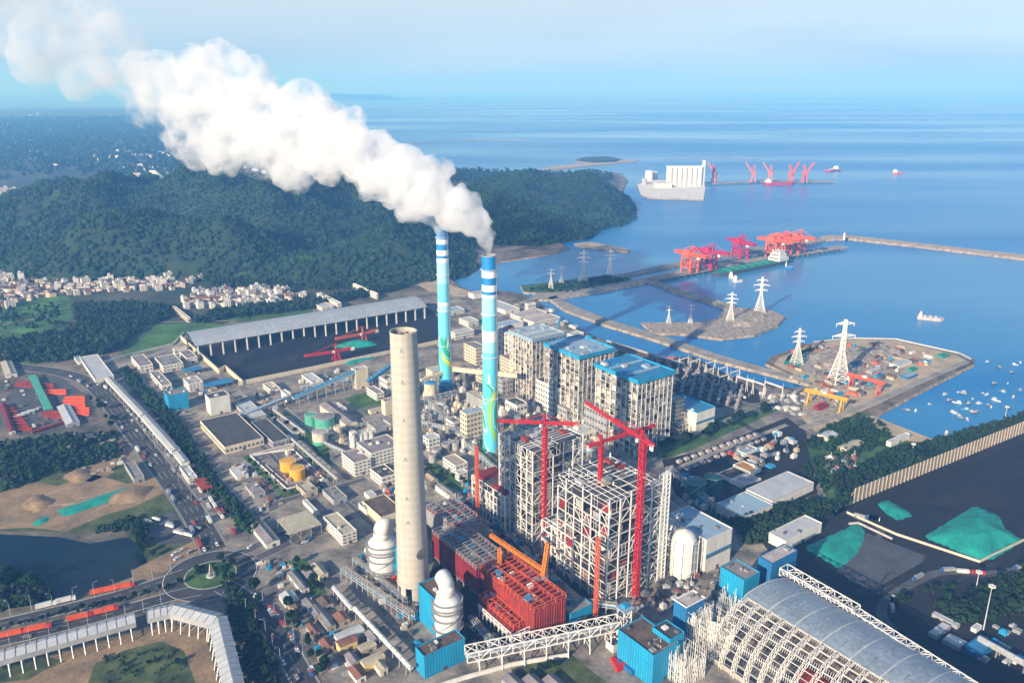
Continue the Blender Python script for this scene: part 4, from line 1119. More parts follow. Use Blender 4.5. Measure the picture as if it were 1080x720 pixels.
# painted chimneys: bands and a loose pattern of coloured swirls painted on the shell
def painted(name, bands, h0, seed):
    m = bpy.data.materials.new(name)
    m.use_nodes = True
    n, l = m.node_tree.nodes, m.node_tree.links
    b = n['Principled BSDF']; b.inputs['Roughness'].default_value = 0.6
    tcn = n.new('ShaderNodeTexCoord'); sp = n.new('ShaderNodeSeparateXYZ')
    l.new(tcn.outputs['Object'], sp.inputs[0])
    mp = n.new('ShaderNodeMapRange'); mp.inputs[1].default_value = 0; mp.inputs[2].default_value = 210
    l.new(sp.outputs[2], mp.inputs[0])
    r = n.new('ShaderNodeValToRGB'); r.color_ramp.interpolation = 'CONSTANT'
    while len(r.color_ramp.elements) > 1: r.color_ramp.elements.remove(r.color_ramp.elements[0])
    for k, (z, c) in enumerate(bands):
        e = r.color_ramp.elements[0] if k == 0 else r.color_ramp.elements.new(z / 210)
        e.position = z / 210; e.color = (*c, 1)
    l.new(mp.outputs[0], r.inputs[0])
    # swirls on the lower part
    mg = n.new('ShaderNodeMapping'); mg.inputs['Location'].default_value = (seed, seed * 2.0, 0); mg.inputs['Scale'].default_value = (1, 1, 0.55)
    l.new(tcn.outputs['Object'], mg.inputs[0])
    nz = n.new('ShaderNodeTexNoise'); nz.inputs['Scale'].default_value = 0.038; nz.inputs['Detail'].default_value = 1.0; nz.inputs['Distortion'].default_value = 0.9
    l.new(mg.outputs[0], nz.inputs['Vector'])
    r2 = n.new('ShaderNodeValToRGB'); r2.color_ramp.interpolation = 'CONSTANT'
    cols = [(0.0, (0.10, 0.52, 0.66)), (0.36, (0.02, 0.36, 0.24)), (0.44, (0.62, 0.74, 0.72)), (0.46, (0.10, 0.55, 0.70)), (0.54, (0.25, 0.55, 0.10)), (0.585, (0.78, 0.62, 0.03)), (0.625, (0.75, 0.20, 0.03)), (0.665, (0.06, 0.48, 0.66))]
    r2.color_ramp.elements.remove(r2.color_ramp.elements[0])
    for k, (z, c) in enumerate(cols):
        e = r2.color_ramp.elements[0] if k == 0 else r2.color_ramp.elements.new(z)
        e.position = z; e.color = (*c, 1)
    l.new(nz.outputs[0], r2.inputs[0])
    st = n.new('ShaderNodeMapRange'); st.inputs[1].default_value = h0; st.inputs[2].default_value = h0 - 4
    l.new(sp.outputs[2], st.inputs[0])
    mx = n.new('ShaderNodeMix'); mx.data_type = 'RGBA'
    l.new(st.outputs[0], mx.inputs['Factor']); l.new(r.outputs[0], mx.inputs['A']); l.new(r2.outputs[0], mx.inputs['B'])
    l.new(mx.outputs['Result'], b.inputs['Base Color'])
    return m
BL, WH, CY, CY2, LC = (0.005, 0.20, 0.50), (0.78, 0.77, 0.73), (0.14, 0.55, 0.68), (0.09, 0.48, 0.64), (0.30, 0.66, 0.72)
def bands_for(seq):
    return [(z, c) for z, c in seq]
def stack(label, u, vb, name, bands, h0, seed, rb, rtp):
    x, y = P(u, vb)
    t = thing('chimney', label, 'chimney', (x, y + rb * 0.8, 0))
    prof = [(rb + (rtp - rb) * (k / 40) ** 0.85, 210 * k / 40) for k in range(41)]
    MB().lathe(prof, 56, cap=False).build('shaft', painted(name, bands, h0, seed), t, smooth=True)
    MB().lathe([(rtp + 0.02, 209.9), (rtp + 0.3, 210), (rtp + 0.3, 211), (rtp - 0.8, 211), (rtp - 0.8, 204)], 56, cap=True).build('rim', 'grey_steel', t)
    for z in (60, 105, 150, 196):
        r = rb + (rtp - rb) * (z / 210) ** 0.85
        mb = MB(); mb.lathe([(r, z), (r + 1.1, z + 0.02), (r + 1.1, z + 0.2), (r, z + 0.2)], 40, cap=False)
        for k in range(24):
            a, b = 2 * math.pi * k / 24, 2 * math.pi * (k + 1) / 24
            p, q = ((r + 1) * math.cos(a), (r + 1) * math.sin(a)), ((r + 1) * math.cos(b), (r + 1) * math.sin(b))
            mb.bar((*p, z), (*p, z + 1.2), 0.1); mb.bar((*p, z + 1.2), (*q, z + 1.2), 0.1)
        mb.build('walkway', 'white_steel', t)
    mb = MB(); a = R(330)
    for k in range(40):
        r0, r1 = prof[k][0] + 0.3, prof[k + 1][0] + 0.3
        mb.bar((r0 * math.cos(a), r0 * math.sin(a), prof[k][1]), (r1 * math.cos(a), r1 * math.sin(a), prof[k + 1][1]), 0.5)
    mb.build('ladder', 'grey_steel', t)
    return t
stack('front painted chimney with blue and white bands over cyan', 517.5, 477, 'chimney_paint', [(0, WH), (30, WH), (44, CY2), (88, CY), (110, LC), (122, WH), (126, WH), (133, CY), (150, LC), (168, WH), (171, BL), (174.5, WH), (181, BL), (188, WH), (195, BL)], 96, 3.0, 8.6, 7.6)
stack('rear painted chimney, the smaller looking blue and cyan one', 470, 413, 'chimney_paint_rear', [(0, WH), (40, CY2), (70, CY), (104, LC), (112, WH), (116, CY), (140, LC), (166, WH), (171, BL), (174.5, WH), (181, BL), (188, WH), (194, BL)], 74, 9.0, 8.4, 7.2)
# ------------------------------------------------------------------ boiler houses in steel frames
def frame_tower(name, label, x, y, wx, wy, h, nx, ny, nz, t, steel, seed, boiler='mid_equipment', roof=None, trim=None, brace=0.55, rough_top=True, decks='dark_steel', inset=0.18, fill_z=0.96, panels=(), panel_p=0.0):
    rr = random.Random(seed)
    o = thing(name, label, 'boiler house', (x, y, 0), R(GA))
    X = [wx * i / nx for i in range(nx + 1)]; Y = [wy * j / ny for j in range(ny + 1)]; Z = [h * k / nz for k in range(nz + 1)]
    def top(i, j):
        return h + (rr.choice([-h / nz, 0, 0, 0, 2, 3]) if rough_top and not roof else 0)
    cols = [(i, j) for i in range(nx + 1) for j in range(ny + 1) if i in (0, nx) or j in (0, ny) or rr.random() < 0.25]
    mb = MB()
    for i, j in cols:
        mb.bar((X[i], Y[j], 0), (X[i], Y[j], top(i, j)), t * 1.25)
    mb.build('columns', steel, o)
    mb = MB()
    for k in range(1, nz + 1):
        z = Z[k]
        for j in (0, ny):
            for i in range(nx):
                if rr.random() < 0.95: mb.bar((X[i], Y[j], z), (X[i + 1], Y[j], z), t * 0.6)
        for i in (0, nx):
            for j in range(ny):
                if rr.random() < 0.95: mb.bar((X[i], Y[j], z), (X[i], Y[j + 1], z), t * 0.6)
        # handrails on every level
        if k < nz:
            for q in (0.55, 1.1):
                mb.bar((-.3, -.3, z + q), (wx + .3, -.3, z + q), t * 0.22); mb.bar((-.3, -.3, z + q), (-.3, wy + .3, z + q), t * 0.22)
    mb.build('beams', steel, o)
    mb = MB()
    for k in range(nz):
        for side in range(4):
            n = nx if side < 2 else ny
            for i in range(n):
                if rr.random() < brace:
                    f = (lambda a, z: (wx * a / n, 0 if side == 0 else wy, z)) if side < 2 else (lambda a, z: (0 if side == 2 else wx, wy * a / n, z))
                    c = rr.random()
                    if c < 0.4:
                        mb.bar(f(i, Z[k]), f(i + 1, Z[k + 1]), t * 0.6)
                    elif c < 0.8:
                        mb.bar(f(i + 1, Z[k]), f(i, Z[k + 1]), t * 0.6)
                    else:
                        mb.bar(f(i, Z[k]), f(i + .5, Z[k + 1]), t * 0.6); mb.bar(f(i + 1, Z[k]), f(i + .5, Z[k + 1]), t * 0.6)
    for k in range(nz):
        for side in (0, 2):
            n = nx if side == 0 else ny
            for i in range(n):
                for q in (.33, .66):
                    z = Z[k] + (Z[1]) * q
                    if rr.random() < .38:
                        if side == 0: mb.bar((wx * i / n, 0, z), (wx * (i + 1) / n, 0, z), t * .32)
                        else: mb.bar((0, wy * i / n, z), (0, wy * (i + 1) / n, z), t * .32)
                    if rr.random() < .22:
                        if side == 0: mb.bar((wx * (i + q) / n, 0, Z[k]), (wx * (i + q) / n, 0, Z[k + 1]), t * .32)
                        else: mb.bar((0, wy * (i + q) / n, Z[k]), (0, wy * (i + q) / n, Z[k + 1]), t * .32)
    mb.build('braces', steel, o)
    for k in range(1, nz + (0 if roof else 1)):
        mb = MB()
        for i in range(nx):
            for j in range(ny):
                edge = i in (0, nx - 1) or j in (0, ny - 1)
                if rr.random() < (0.62 if edge else 0.35):
                    mb.box(X[i] + .05, X[i + 1] - .05, Y[j] + .05, Y[j + 1] - .05, Z[k] - 0.25, Z[k] + 0.1)
        if mb.f: mb.build('deck', decks, o)
    a, b = wx * inset, wy * inset
    mb = MB(); mb.box(a, wx - a, b, wy - b, h * 0.22, h * fill_z)
    mb.build('boiler', boiler, o)
    for _ in range(26):
        mb = MB()
        z = rr.uniform(4, h - 6)
        if rr.random() < 0.5:
            p = (rr.uniform(1, wx - 1), rr.uniform(0.8, b))
        else:
            p = (rr.uniform(0.8, a), rr.uniform(1, wy - 1))
        if rr.random() < 0.5:
            mb.tube([(*p, z), (*p, min(h - 1, z + rr.uniform(8, 30)))], rr.uniform(0.3, 0.9), 8)
        else:
            s = rr.uniform(1.2, 3.5)
            mb.box(p[0] - s, p[0] + s, p[1] - s * .5, p[1] + s * .5, z, z + rr.uniform(2, 5))
        mb.build('pipe', rr.choice(['grey_steel', 'mid_equipment', 'tan_wall', 'silo_white']), o)
    for m, p in panels:
        for k in range(nz):
            for side in (0, 2):
                n = nx if side == 0 else ny
                for i in range(n):
                    if rr.random() < p:
                        d = 1.2
                        mb = MB()
                        if side == 0: mb.box(wx * (i + .08) / n, wx * (i + .92) / n, d, d + .3, Z[k] + .4, Z[k] + (Z[1]) * rr.uniform(0.45, 0.9))
                        else: mb.box(d, d + .3, wy * (i + .08) / n, wy * (i + .92) / n, Z[k] + .4, Z[k] + (Z[1]) * rr.uniform(0.45, 0.9))
                        mb.build('cladding_panel', m, o)
    if roof:
        mb = MB(); mb.box(-1.2, wx + 1.2, -1.2, wy + 1.2, h - 0.2, h + 0.6)
        r_ = mb.build('roof', roof, o)
        mb = MB(); th = 4.4
        mb.box(-1.6, wx + 1.6, -1.6, -1.2, h - 2.2, h + th - 2); mb.box(-1.6, wx + 1.6, wy + 1.2, wy + 1.6, h - 2.2, h + th - 2)
        mb.box(-1.6, -1.2, -1.2, wy + 1.2, h - 2.2, h + th - 2); mb.box(wx + 1.2, wx + 1.6, -1.2, wy + 1.2, h - 2.2, h + th - 2)
        mb.build('fascia', trim, o)
        for _ in range(6):
            a_, b_ = rr.uniform(3, 9), rr.uniform(3, 8)
            xx, yy = rr.uniform(1, wx - a_ - 1), rr.uniform(1, wy - b_ - 1)
            MB().box(xx, xx + a_, yy, yy + b_, h + 0.62, h + rr.uniform(1.2, 3.5)).build('roof_unit', rr.choice(['light_roof', 'pale_blue_roof', 'grey_steel', trim]), r_)
        for q in range(2):
            yy = wy * (0.3 + 0.4 * q)
            MB().box(2, wx - 2, yy - 1.6, yy + 1.6, h + 0.62, h + 2.0).build('ridge_vent', 'pale_blue_roof', r_)
    else:
        mb = MB()
        for j in range(1, 2 * ny):
            if rr.random() < 0.8: mb.bar((0, wy * j / (2 * ny), h), (wx, wy * j / (2 * ny), h), t * 0.8, h=t * 1.5)
        for i in range(1, 2 * nx):
            if rr.random() < 0.55: mb.bar((wx * i / (2 * nx), 0, h + .6), (wx * i / (2 * nx), wy, h + .6), t * 0.6)
        mb.build('roof_beams', steel, o)
        for _ in range(9):
            a_, b_ = rr.uniform(3, 8), rr.uniform(3, 8)
            xx, yy = rr.uniform(1, wx - a_ - 1), rr.uniform(1, wy - b_ - 1)
            MB().box(xx, xx + a_, yy, yy + b_, h + 0.95, h + rr.uniform(1.5, 4)).build('crate_stack', rr.choice(['mid_equipment', 'light_roof', 'tan_wall', 'grey_steel', 'red_plate']), o)
    return o
def ft(name, label, u, v, ul, ur, h, **k):
    x, y, wx, wy = measure(u, v, ul, ur, h)
    return frame_tower(name, label, x, y, wx, wy, h, **k), (x, y, wx, wy)
twr_r, dim_r = ft('boiler_house', 'front unfinished boiler house in bare white steel frame, nearest the red bunker', 643, 531, 589, 699, 86, boiler='rust_brown' if mat('rust_brown', (0.26, 0.13, 0.10), .8, col2=(0.10, 0.065, 0.06), scale=.1, detail=8) else 0, nx=5, ny=6, nz=9, t=0.6, steel='white_steel', seed=3, inset=0.3, fill_z=0.9, panels=(('dark_red', 0.10), ('grey_wall', 0.08), ('rust_brown', .06)))
twr_m, dim_m = ft('boiler_house', 'rear unfinished boiler house in bare white steel, behind the single red mast', 562, 477, 526.5, 615, 86, nx=5, ny=6, nz=9, t=0.6, steel='white_steel', seed=5, inset=0.2, boiler='mid_equipment', panels=(('grey_wall', 0.22), ('mid_equipment', 0.15)))
ft('boiler_house', 'old boiler house with bright blue roof, nearest of the row', 673, 402.5, 629, 710, 84, nx=8, ny=8, nz=12, t=0.42, steel='white_steel', seed=8, roof='blue_roof', trim='blue_trim', inset=0.12, boiler='mid_equipment', panels=(('white_wall', 0.22), ('cream_wall', 0.25), ('grey_wall', 0.12)), brace=0.35)
ft('boiler_house', 'old boiler house with blue roof, second of the row', 611, 377, 575, 647, 82, nx=8, ny=8, nz=12, t=0.42, steel='white_steel', seed=9, roof='pale_blue_roof', trim='blue_trim', inset=0.12, boiler='mid_equipment', panels=(('white_wall', 0.24), ('cream_wall', 0.22), ('grey_wall', 0.12)), brace=0.35)
ft('boiler_house', 'old boiler house with grey teal roof, farthest of the row', 561.5, 359, 538, 594, 78, nx=8, ny=8, nz=12, t=0.42, steel='white_steel', seed=10, roof='light_roof', trim='pale_blue_roof', inset=0.1, boiler='mid_equipment', panels=(('cream_wall', 0.42), ('tan_wall', 0.12)), brace=0.25)
ft('boiler_house', 'low frame block with tan equipment right behind the front painted chimney', 540, 354, 522, 556, 50, nx=4, ny=5, nz=7, t=0.8, steel='white_steel', seed=12, inset=0.12, panels=(('tan_wall', 0.3), ('grey_wall', 0.2)))
ft('boiler_house', 'low blue roofed bunker bay joining the two nearest old boiler houses', 634, 397, 604, 668, 52, nx=6, ny=6, nz=7, t=0.8, steel='white_steel', seed=14, roof='blue_roof', trim='blue_trim', inset=0.15, panels=(('cream_wall', 0.2), ('white_wall', 0.2)), brace=0.3)
ft('boiler_house', 'lower front bay of the front unfinished boiler house', 613.5, 575, 572, 632, 34, nx=3, ny=4, nz=4, t=0.9, steel='white_steel', seed=15, inset=0.28, boiler='dark_red', panels=(('white_wall', 0.12),))
# red roofed annex in front of the rear unfinished house
an, (ax, ay, awx, awy) = ft('bunker_bay', 'frame annex with dark red roof before the rear unfinished boiler house', 532.5, 523.5, 498, 557, 34, nx=5, ny=9, nz=5, t=0.8, steel='white_steel', seed=16, inset=0.06, boiler='dark_steel', brace=0.2, fill_z=0.8)
MB().box(1.5, awx - 1.5, 1.5, awy * .42, 33.2, 36.4).build('roof', 'dark_red', an)
MB().box(1.5, awx - 1.5, awy * .66, awy - 1.5, 33.2, 36.4).build('roof', 'dark_red', an)
MB().box(1.5, awx - 1.5, awy * .42 + .1, awy * .66 - .1, 33.2, 35).build('roof', 'dark_steel', an)
for o in [c for c in an.children if c.name.startswith(('crate_stack', 'roof_beams'))]:
    bpy.data.objects.remove(o)
# stair and lift towers hugging the unfinished houses
def mast_tower(name, label, cat, x, y, w, h, m, t=0.5, n=None, rz=GA, base=None):
    o = thing(name, label, cat, (x, y, 0), R(rz))
    mb = MB()
    truss(mb, (0, 0, 0), (0, 0, h), w, w, n or int(h / w / 1.1), t)
    mb.build('mast', m, o)
    return o
x, y, wx, wy = dim_r
sx, sy = x + EX[0] * (wx + 1), y + EX[1] * (wx + 1)
st = thing('stair_tower', 'tall white stair tower on the right flank of the front unfinished house', 'tower', (sx, sy, 0), R(GA))
mb = MB()
for i in range(3):
    for j in range(2):
        mb.bar((i * 3.6, j * 4, 0), (i * 3.6, j * 4, 92), 0.7)
for k in range(24):
    z = 92 * k / 24
    mb.box(0, 7.2, 0, 4, z + 3.2, z + 3.5)
    mb.bar((0, 0, z), (7.2, 0, z + 3.6), 0.5); mb.bar((7.2, 4, z), (0, 4, z + 3.6), 0.5)
mb.build('stair_frame', 'white_steel', st)
# ------------------------------------------------------------------ tower cranes
def tower_crane(label, u, vb, vt, tip, tail, m='red_steel', w=2.8, cabin=True, zfix=None):
    x, y = P(u, vb)
    h = zfix or bis(lambda z: proj(x, y, z)[1] > vt, 0, 300)
    o = thing('tower_crane', label, 'crane', (x, y, 0), R(GA + 8))
    rot = Matrix.Rotation(-R(GA + 8), 4, 'Z')
    mb = MB(); truss(mb, (0, 0, 0), (0, -0.0, h), w, w, int(h / w / 0.9), 0.55)
    mb.build('mast', m, o)
    def loc(pt, z):
        # a point at height z on the line of the jib
        q = Vector((pt[0] - x, pt[1] - y, 0)); q = rot @ q
        return Vector((q.x, q.y, z))
    # jib and counter jib are one straight line through the mast head
    tp = loc(tip, h + 2.0)
    d = Vector((tp.x, tp.y, 0)).normalized()
    L = Vector((tp.x, tp.y, 0)).length
    hd = Vector((0, 0, h + 2))
    rise = 0.0 if L < 200 else 0
    mb = MB(); truss(mb, hd + d * 2, Vector((tp.x, tp.y, h + 2 + rise)), 1.7, 1.9, max(8, int(L / 3)), 0.42)
    mb.build('jib', m, o)
    mb = MB(); truss(mb, hd - d * 1, hd - d * tail, 2.2, 1.8, max(4, int(tail / 3)), 0.5)
    cj = mb.build('counter_jib', m, o)
    mb = MB(); c = hd - d * (tail - 1.5); s = Vector((-d.y, d.x, 0))
    for q in (-1.2, 0, 1.2):
        p = c + d * q
        mb.bar(p + Vector((0, 0, 1.2)), p + Vector((0, 0, -3.4)), 1.1)
    mb.build('counterweight', 'white_steel', cj)
    mb = MB(); truss(mb, hd, hd + Vector((0, 0, 7)), 1.4, 1.4, 4, 0.4)
    mb.build('tower_head', m, o)
    mb = MB()
    mb.bar(hd + Vector((0, 0, 8)), hd + d * L * 0.55 + Vector((0, 0, 2.2)), 0.35); mb.bar(hd + Vector((0, 0, 8)), hd - d * (tail - 3) + Vector((0, 0, 1.5)), 0.35)
    mb.build('tie_bar', m, o)
    mb = MB(); p = hd + d * 2.2 + s * 1.9 - Vector((0, 0, 2.4)); mb.bar(p, p + Vector((0, 0, 2.4)), 2.0)
    mb.build('cab', 'white_wall', o)
    mb = MB(); p = hd + d * L * 0.7; mb.bar(p - Vector((0, 0, 14)), p, 0.16); mb.bar(p - Vector((0, 0, 15.5)), p - Vector((0, 0, 14)), 1.0)
    mb.build('hook', 'dark_steel', o)
    MB().box(-3.5, 3.5, -3.5, 3.5, 0, 1.2).build('foot', 'concrete_ground', o)
    return o, h
x, y = P(572, 578)
h_ = bis(lambda z: proj(x, y, z)[1] > 449, 0, 300)
tower_crane('red tower crane with level jib in front of the rear unfinished house', 572, 578, 449, P(524, 447, h_), 27)
x, y = P(668, 628)
h_ = bis(lambda z: proj(x, y, z)[1] > 466, 0, 300)
tower_crane('tallest red tower crane on the right face of the front unfinished house', 668, 628, 466, P(618, 428, h_), 14, w=3.5)
x, y = P(628, 610)
h_ = bis(lambda z: proj(x, y, z)[1] > 470, 0, 300)
tower_crane('slim red tower crane rising out of the front unfinished house', 628, 610, 470, P(690, 452, h_), 12, w=2.3)
for u, vb, vt, lab in [(503, 548, 470, 'thin red and white hoist mast left of the dark red roof'), (627, 648, 566, 'short red hoist mast before the lower bay of the front unfinished house')]:
    x, y = P(u, vb)
    h_ = bis(lambda z: proj(x, y, z)[1] > vt, 0, 300)
    mast_tower('hoist_mast', lab, 'mast', x, y, 2.2, h_, 'coral_steel', 0.4)
# orange derrick among the red bunkers
x, y = P(527, 622)
ah = bis(lambda z: proj(x, y, z)[1] > 577, 0, 200)
o = thing('derrick_crane', 'orange derrick crane with long inclined boom over the red bunkers', 'crane', (x, y, 0), 0)
mb = MB(); truss(mb, (0, 0, 0), (0, 0, ah), 2.4, 2.4, 14, 0.6); mb.build('mast', 'orange_steel', o)
q = P(574, 603, 30)
mb = MB(); truss(mb, (P(517, 565, ah + 6)[0] - x, P(517, 565, ah + 6)[1] - y, ah + 6), (q[0] - x, q[1] - y, 30), 2.2, 2.2, 22, 0.55); mb.build('boom', 'orange_steel', o)
q2 = P(579, 572, 52)
mb = MB(); truss(mb, (q[0] - x, q[1] - y, 28), (q2[0] - x, q2[1] - y, 52), 2.6, 2.4, 9, 0.7); mb.build('back_mast', 'orange_steel', o)
mb = MB(); mb.box(q[0] - x - 3, q[0] - x + 3, q[1] - y - 3, q[1] - y + 3, 0, 27); mb.build('pedestal', 'grey_steel', o)
# ------------------------------------------------------------------ red filter bunkers
def ribbed(name, label, u, v, ul, ur, h, wall, deck, seed, wx=None, wy=None, zb=4, slats=True):
    x, y, mx, my = measure(u, v, ul, ur, h)
    wx, wy = wx or mx, wy or my
    rr = random.Random(seed)
    o = thing(name, label, 'filter bunker', (x, y, 0), R(GA))
    MB().box(0, wx, 0, wy, zb, h).build('casing', wall, o)
    mb = MB()
    for i in range(int(wx / 2.2) + 1): mb.box(i * 2.2, i * 2.2 + .35, -.35, -.003, zb, h)
    for i in range(int(wy / 2.2) + 1): mb.box(-.35, -.003, i * 2.2, i * 2.2 + .35, zb, h)
    for z in (zb + 3, (zb + h) / 2, h - 2):
        mb.box(-.4, wx, -.4, -.36, z, z + .5); mb.box(-.4, -.36, 0, wy, z, z + .5)
    mb.build('ribs', wall, o)
    mb = MB()
    if slats:
        for i in range(int(wy / 5)):
            mb.box(0.6, wx - .6, i * 5 + .5, i * 5 + 3.6, h + .02, h + 1.1)
    else:
        mb.box(0.5, wx - .5, .5, wy - .5, h + .02, h + .3)
    mb.build('roof', deck, o)
    for k in range(12):
        a, b = rr.uniform(1.5, 5), rr.uniform(1.5, 5)
        xx, yy = rr.uniform(.5, wx - a), rr.uniform(wy * .2, wy - b)
        MB().box(xx, xx + a, yy, yy + b, h + 1.15, h + rr.uniform(1.6, 4)).build('roof_unit', rr.choice(['mid_equipment', 'red_plate', 'dark_red', 'grey_steel', 'white_steel', 'blue_trim']), o)
    mb = MB()
    for i in range(int(wy / 4)):
        for q in (0, wx):
            mb.bar((q, i * 4, h), (q, i * 4, h + 2.2), .25)
    for i in range(int(wx / 4)): mb.bar((i * 4, 0, h), (i * 4, 0, h + 2.2), .25)
    mb.bar((0, 0, h + 2.2), (0, wy, h + 2.2), .25); mb.bar((0, 0, h + 2.2), (wx, 0, h + 2.2), .25); mb.bar((wx, 0, h + 2.2), (wx, wy, h + 2.2), .25)
    mb.build('railing', 'coral_steel', o)
    # open steel standing on the deck, still without its covers
    mb = MB(); n = max(3, int(wy / 4.5))
    for i in range(n + 1):
        yy = wy * i / n
        for q in range(4):
            mb.bar((wx * q / 3, yy, h), (wx * q / 3, yy, h + 4.2), .35)
        mb.bar((0, yy, h + 4.2), (wx, yy, h + 4.2), .4)
        for q in range(3):
            if rr.random() < .7: mb.bar((wx * q / 3, yy, h + 4.2), (wx * (q + 1) / 3, yy, h), .22)
        if i < n:
            for q in range(4):
                mb.bar((wx * q / 3, yy, h + 4.2), (wx * q / 3, wy * (i + 1) / n, h + 4.2), .32)
                if rr.random() < .5: mb.bar((wx * q / 3, yy, h), (wx * q / 3, wy * (i + 1) / n, h + 4.2), .2)
    mb.build('open_frame', 'coral_steel' if seed in (2, 4, 5) else 'grey_steel', o)
    mb = MB()
    for i in range(int(wx / 9) + 1):
        for j in range(int(wy / 9) + 1):
            mb.box(i * 9, i * 9 + .8, j * 9, j * 9 + .8, 0, zb)
    mb.box(0, wx, 0, wy, zb - .8, zb - .01)
    mb.build('supports', 'grey_steel', o)
    return o
ribbed('filter_bunker', 'bright red ribbed filter bunker with slatted deck, nearest the trestle', 563.5, 646, 527, 597, 24, 'red_plate', 'dark_red', 2)
ribbed('filter_bunker', 'dark red filter bunker with grey mesh deck behind the white absorber', 502, 601, 456, 533, 24, 'dark_red', 'mid_equipment', 3, slats=False)
ribbed('filter_bunker', 'red filter bunker half hidden behind the orange derrick mast', 533, 622, 503, 566, 22, 'red_plate', 'dark_red', 4)
ribbed('filter_bunker', 'low red tray bunker inside the white railed platform', 542, 664, 505, 560, 9, 'red_plate', 'dark_red', 5, zb=2)
ribbed('filter_bunker', 'grey blue filter bunker with cluttered deck right of the concrete chimney', 487, 566, 447, 516, 20, 'grey_wall', 'mid_equipment', 6, slats=False)
x, y, wx, wy = measure(541, 671, 508, 562, 6)
o = thing('platform', 'white railed steel platform round the low red trays', 'platform', (x, y, 0), R(GA))
MB().box(-2, wx + 2, -2, wy + 2, 5.2, 5.8).build('deck', 'pink_roof', o)
mb = MB()
for i in range(9):
    mb.bar((-2, wy * i / 8, 0), (-2, wy * i / 8, 10), .7)
for i in range(5):
    mb.bar((wx * i / 4, -2, 0), (wx * i / 4, -2, 10), .7)
for z in (7.5, 10):
    mb.bar((-2, -2, z), (-2, wy + 2, z), .6); mb.bar((-2, -2, z), (wx + 2, -2, z), .6)
mb.build('railing', 'white_steel', o)
# ------------------------------------------------------------------ white absorber towers with blue casings
def absorber(label, u, vb, wpx, h, seed):
    x, y = P(u, vb)
    c = y * CP + H * SP
    r = wpx / 2 * c / F
    y += r * .9
    o = thing('absorber_tower', label, 'absorber', (x, y, 0))
    MB().lathe([(r * .92, 0), (r * .92, h * .12), (r, h * .16), (r, h * .62), (r * 1.04, h * .66), (r * 1.04, h * .78), (r * .95, h * .82), (r * .62, h * .90)], 48).build('vessel', 'silo_white', o)
    d = Vector((cx0 - x, cy0 + 9 - y, 0)).normalized()
    pts = [Vector((0, 0, h * .86))]
    for k in range(9):
        a = math.pi / 2 * k / 8
        pts.append(Vector((0, 0, h * 1.02)) + d * (r * .75 * (1 - math.cos(a))) + Vector((0, 0, r * .75 * math.sin(a))))
    MB().tube(pts, r * .6, 24).build('outlet_elbow', 'silo_white', o, smooth=True)
    for q, z in enumerate((.20, .44, .60, .67, .79)):
        mb = MB(); R_ = r * 1.04
        mb.lathe([(R_, h * z), (R_ + 1.6, h * z), (R_ + 1.6, h * z + .3), (R_, h * z + .3)], 40, cap=False)
        for k in range(28):
            a, b = 2 * math.pi * k / 28, 2 * math.pi * (k + 1) / 28
            p, w = ((R_ + 1.5) * math.cos(a), (R_ + 1.5) * math.sin(a)), ((R_ + 1.5) * math.cos(b), (R_ + 1.5) * math.sin(b))
            mb.bar((*p, h * z), (*p, h * z + 1.3), .14); mb.bar((*p, h * z + 1.3), (*w, h * z + 1.3), .14)
        mb.build('walkway', 'grey_steel', o)
    mb = MB()
    for k in range(18):
        a, b = R(230 + k * 7), R(230 + k * 7 + 7)
        z0, z1 = h * (.2 + .024 * k), h * (.2 + .024 * (k + 1))
        mb.bar((r * 1.06 * math.cos(a), r * 1.06 * math.sin(a), z0), (r * 1.06 * math.cos(b), r * 1.06 * math.sin(b), z1), .9, h=.2)
    mb.build('stair', 'grey_steel', o)
    return o
absorber('white absorber tower right of the concrete chimney foot', 471.5, 676, 28, 36, 1)
absorber('white absorber tower left of the concrete chimney, partly hidden by it', 403, 612, 30, 36, 2)
B('clad_block', 'cyan clad pump block between the chimney foot and the right absorber', 'building', 458, 632, 441, 478, 30, wall='cyan_wall', roof='brown_roof', units=3)
B('clad_block', 'cyan clad panel block right of the left absorber', 'building', 420, 580, 402, 432, 28, wall='cyan_wall', roof='silo_white')
# white pressure vessel by the new turbine hall
x, y = P(722, 612)
o = thing('scrubber_vessel', 'big rounded white vessel in a frame before the new turbine hall', 'vessel', (x, y + 10, 0))
MB().lathe([(10, 0), (10.5, 5), (10.5, 28), (9.6, 33), (6.5, 37.5), (.1, 40)], 40).build('shell', 'silo_white', o, smooth=True)
mb = MB()
for k in range(10):
    a, b = 2 * math.pi * k / 10, 2 * math.pi * (k + 1) / 10
    p, q = (12 * math.cos(a), 12 * math.sin(a)), (12 * math.cos(b), 12 * math.sin(b))
    mb.bar((*p, 0), (*p, 34), .4)
    for z in (8, 16, 24, 32):
        mb.bar((*p, z), (*q, z), .3)
        if k % 2: mb.bar((*p, z - 8), (*q, z), .22)
mb.build('frame', 'white_steel', o)
o2 = dup(o, (*[c + d for c, d in zip(P(706, 588), (0, 8))], 0), label='second white vessel in a frame, behind the bigger rounded one', sc=0.8)
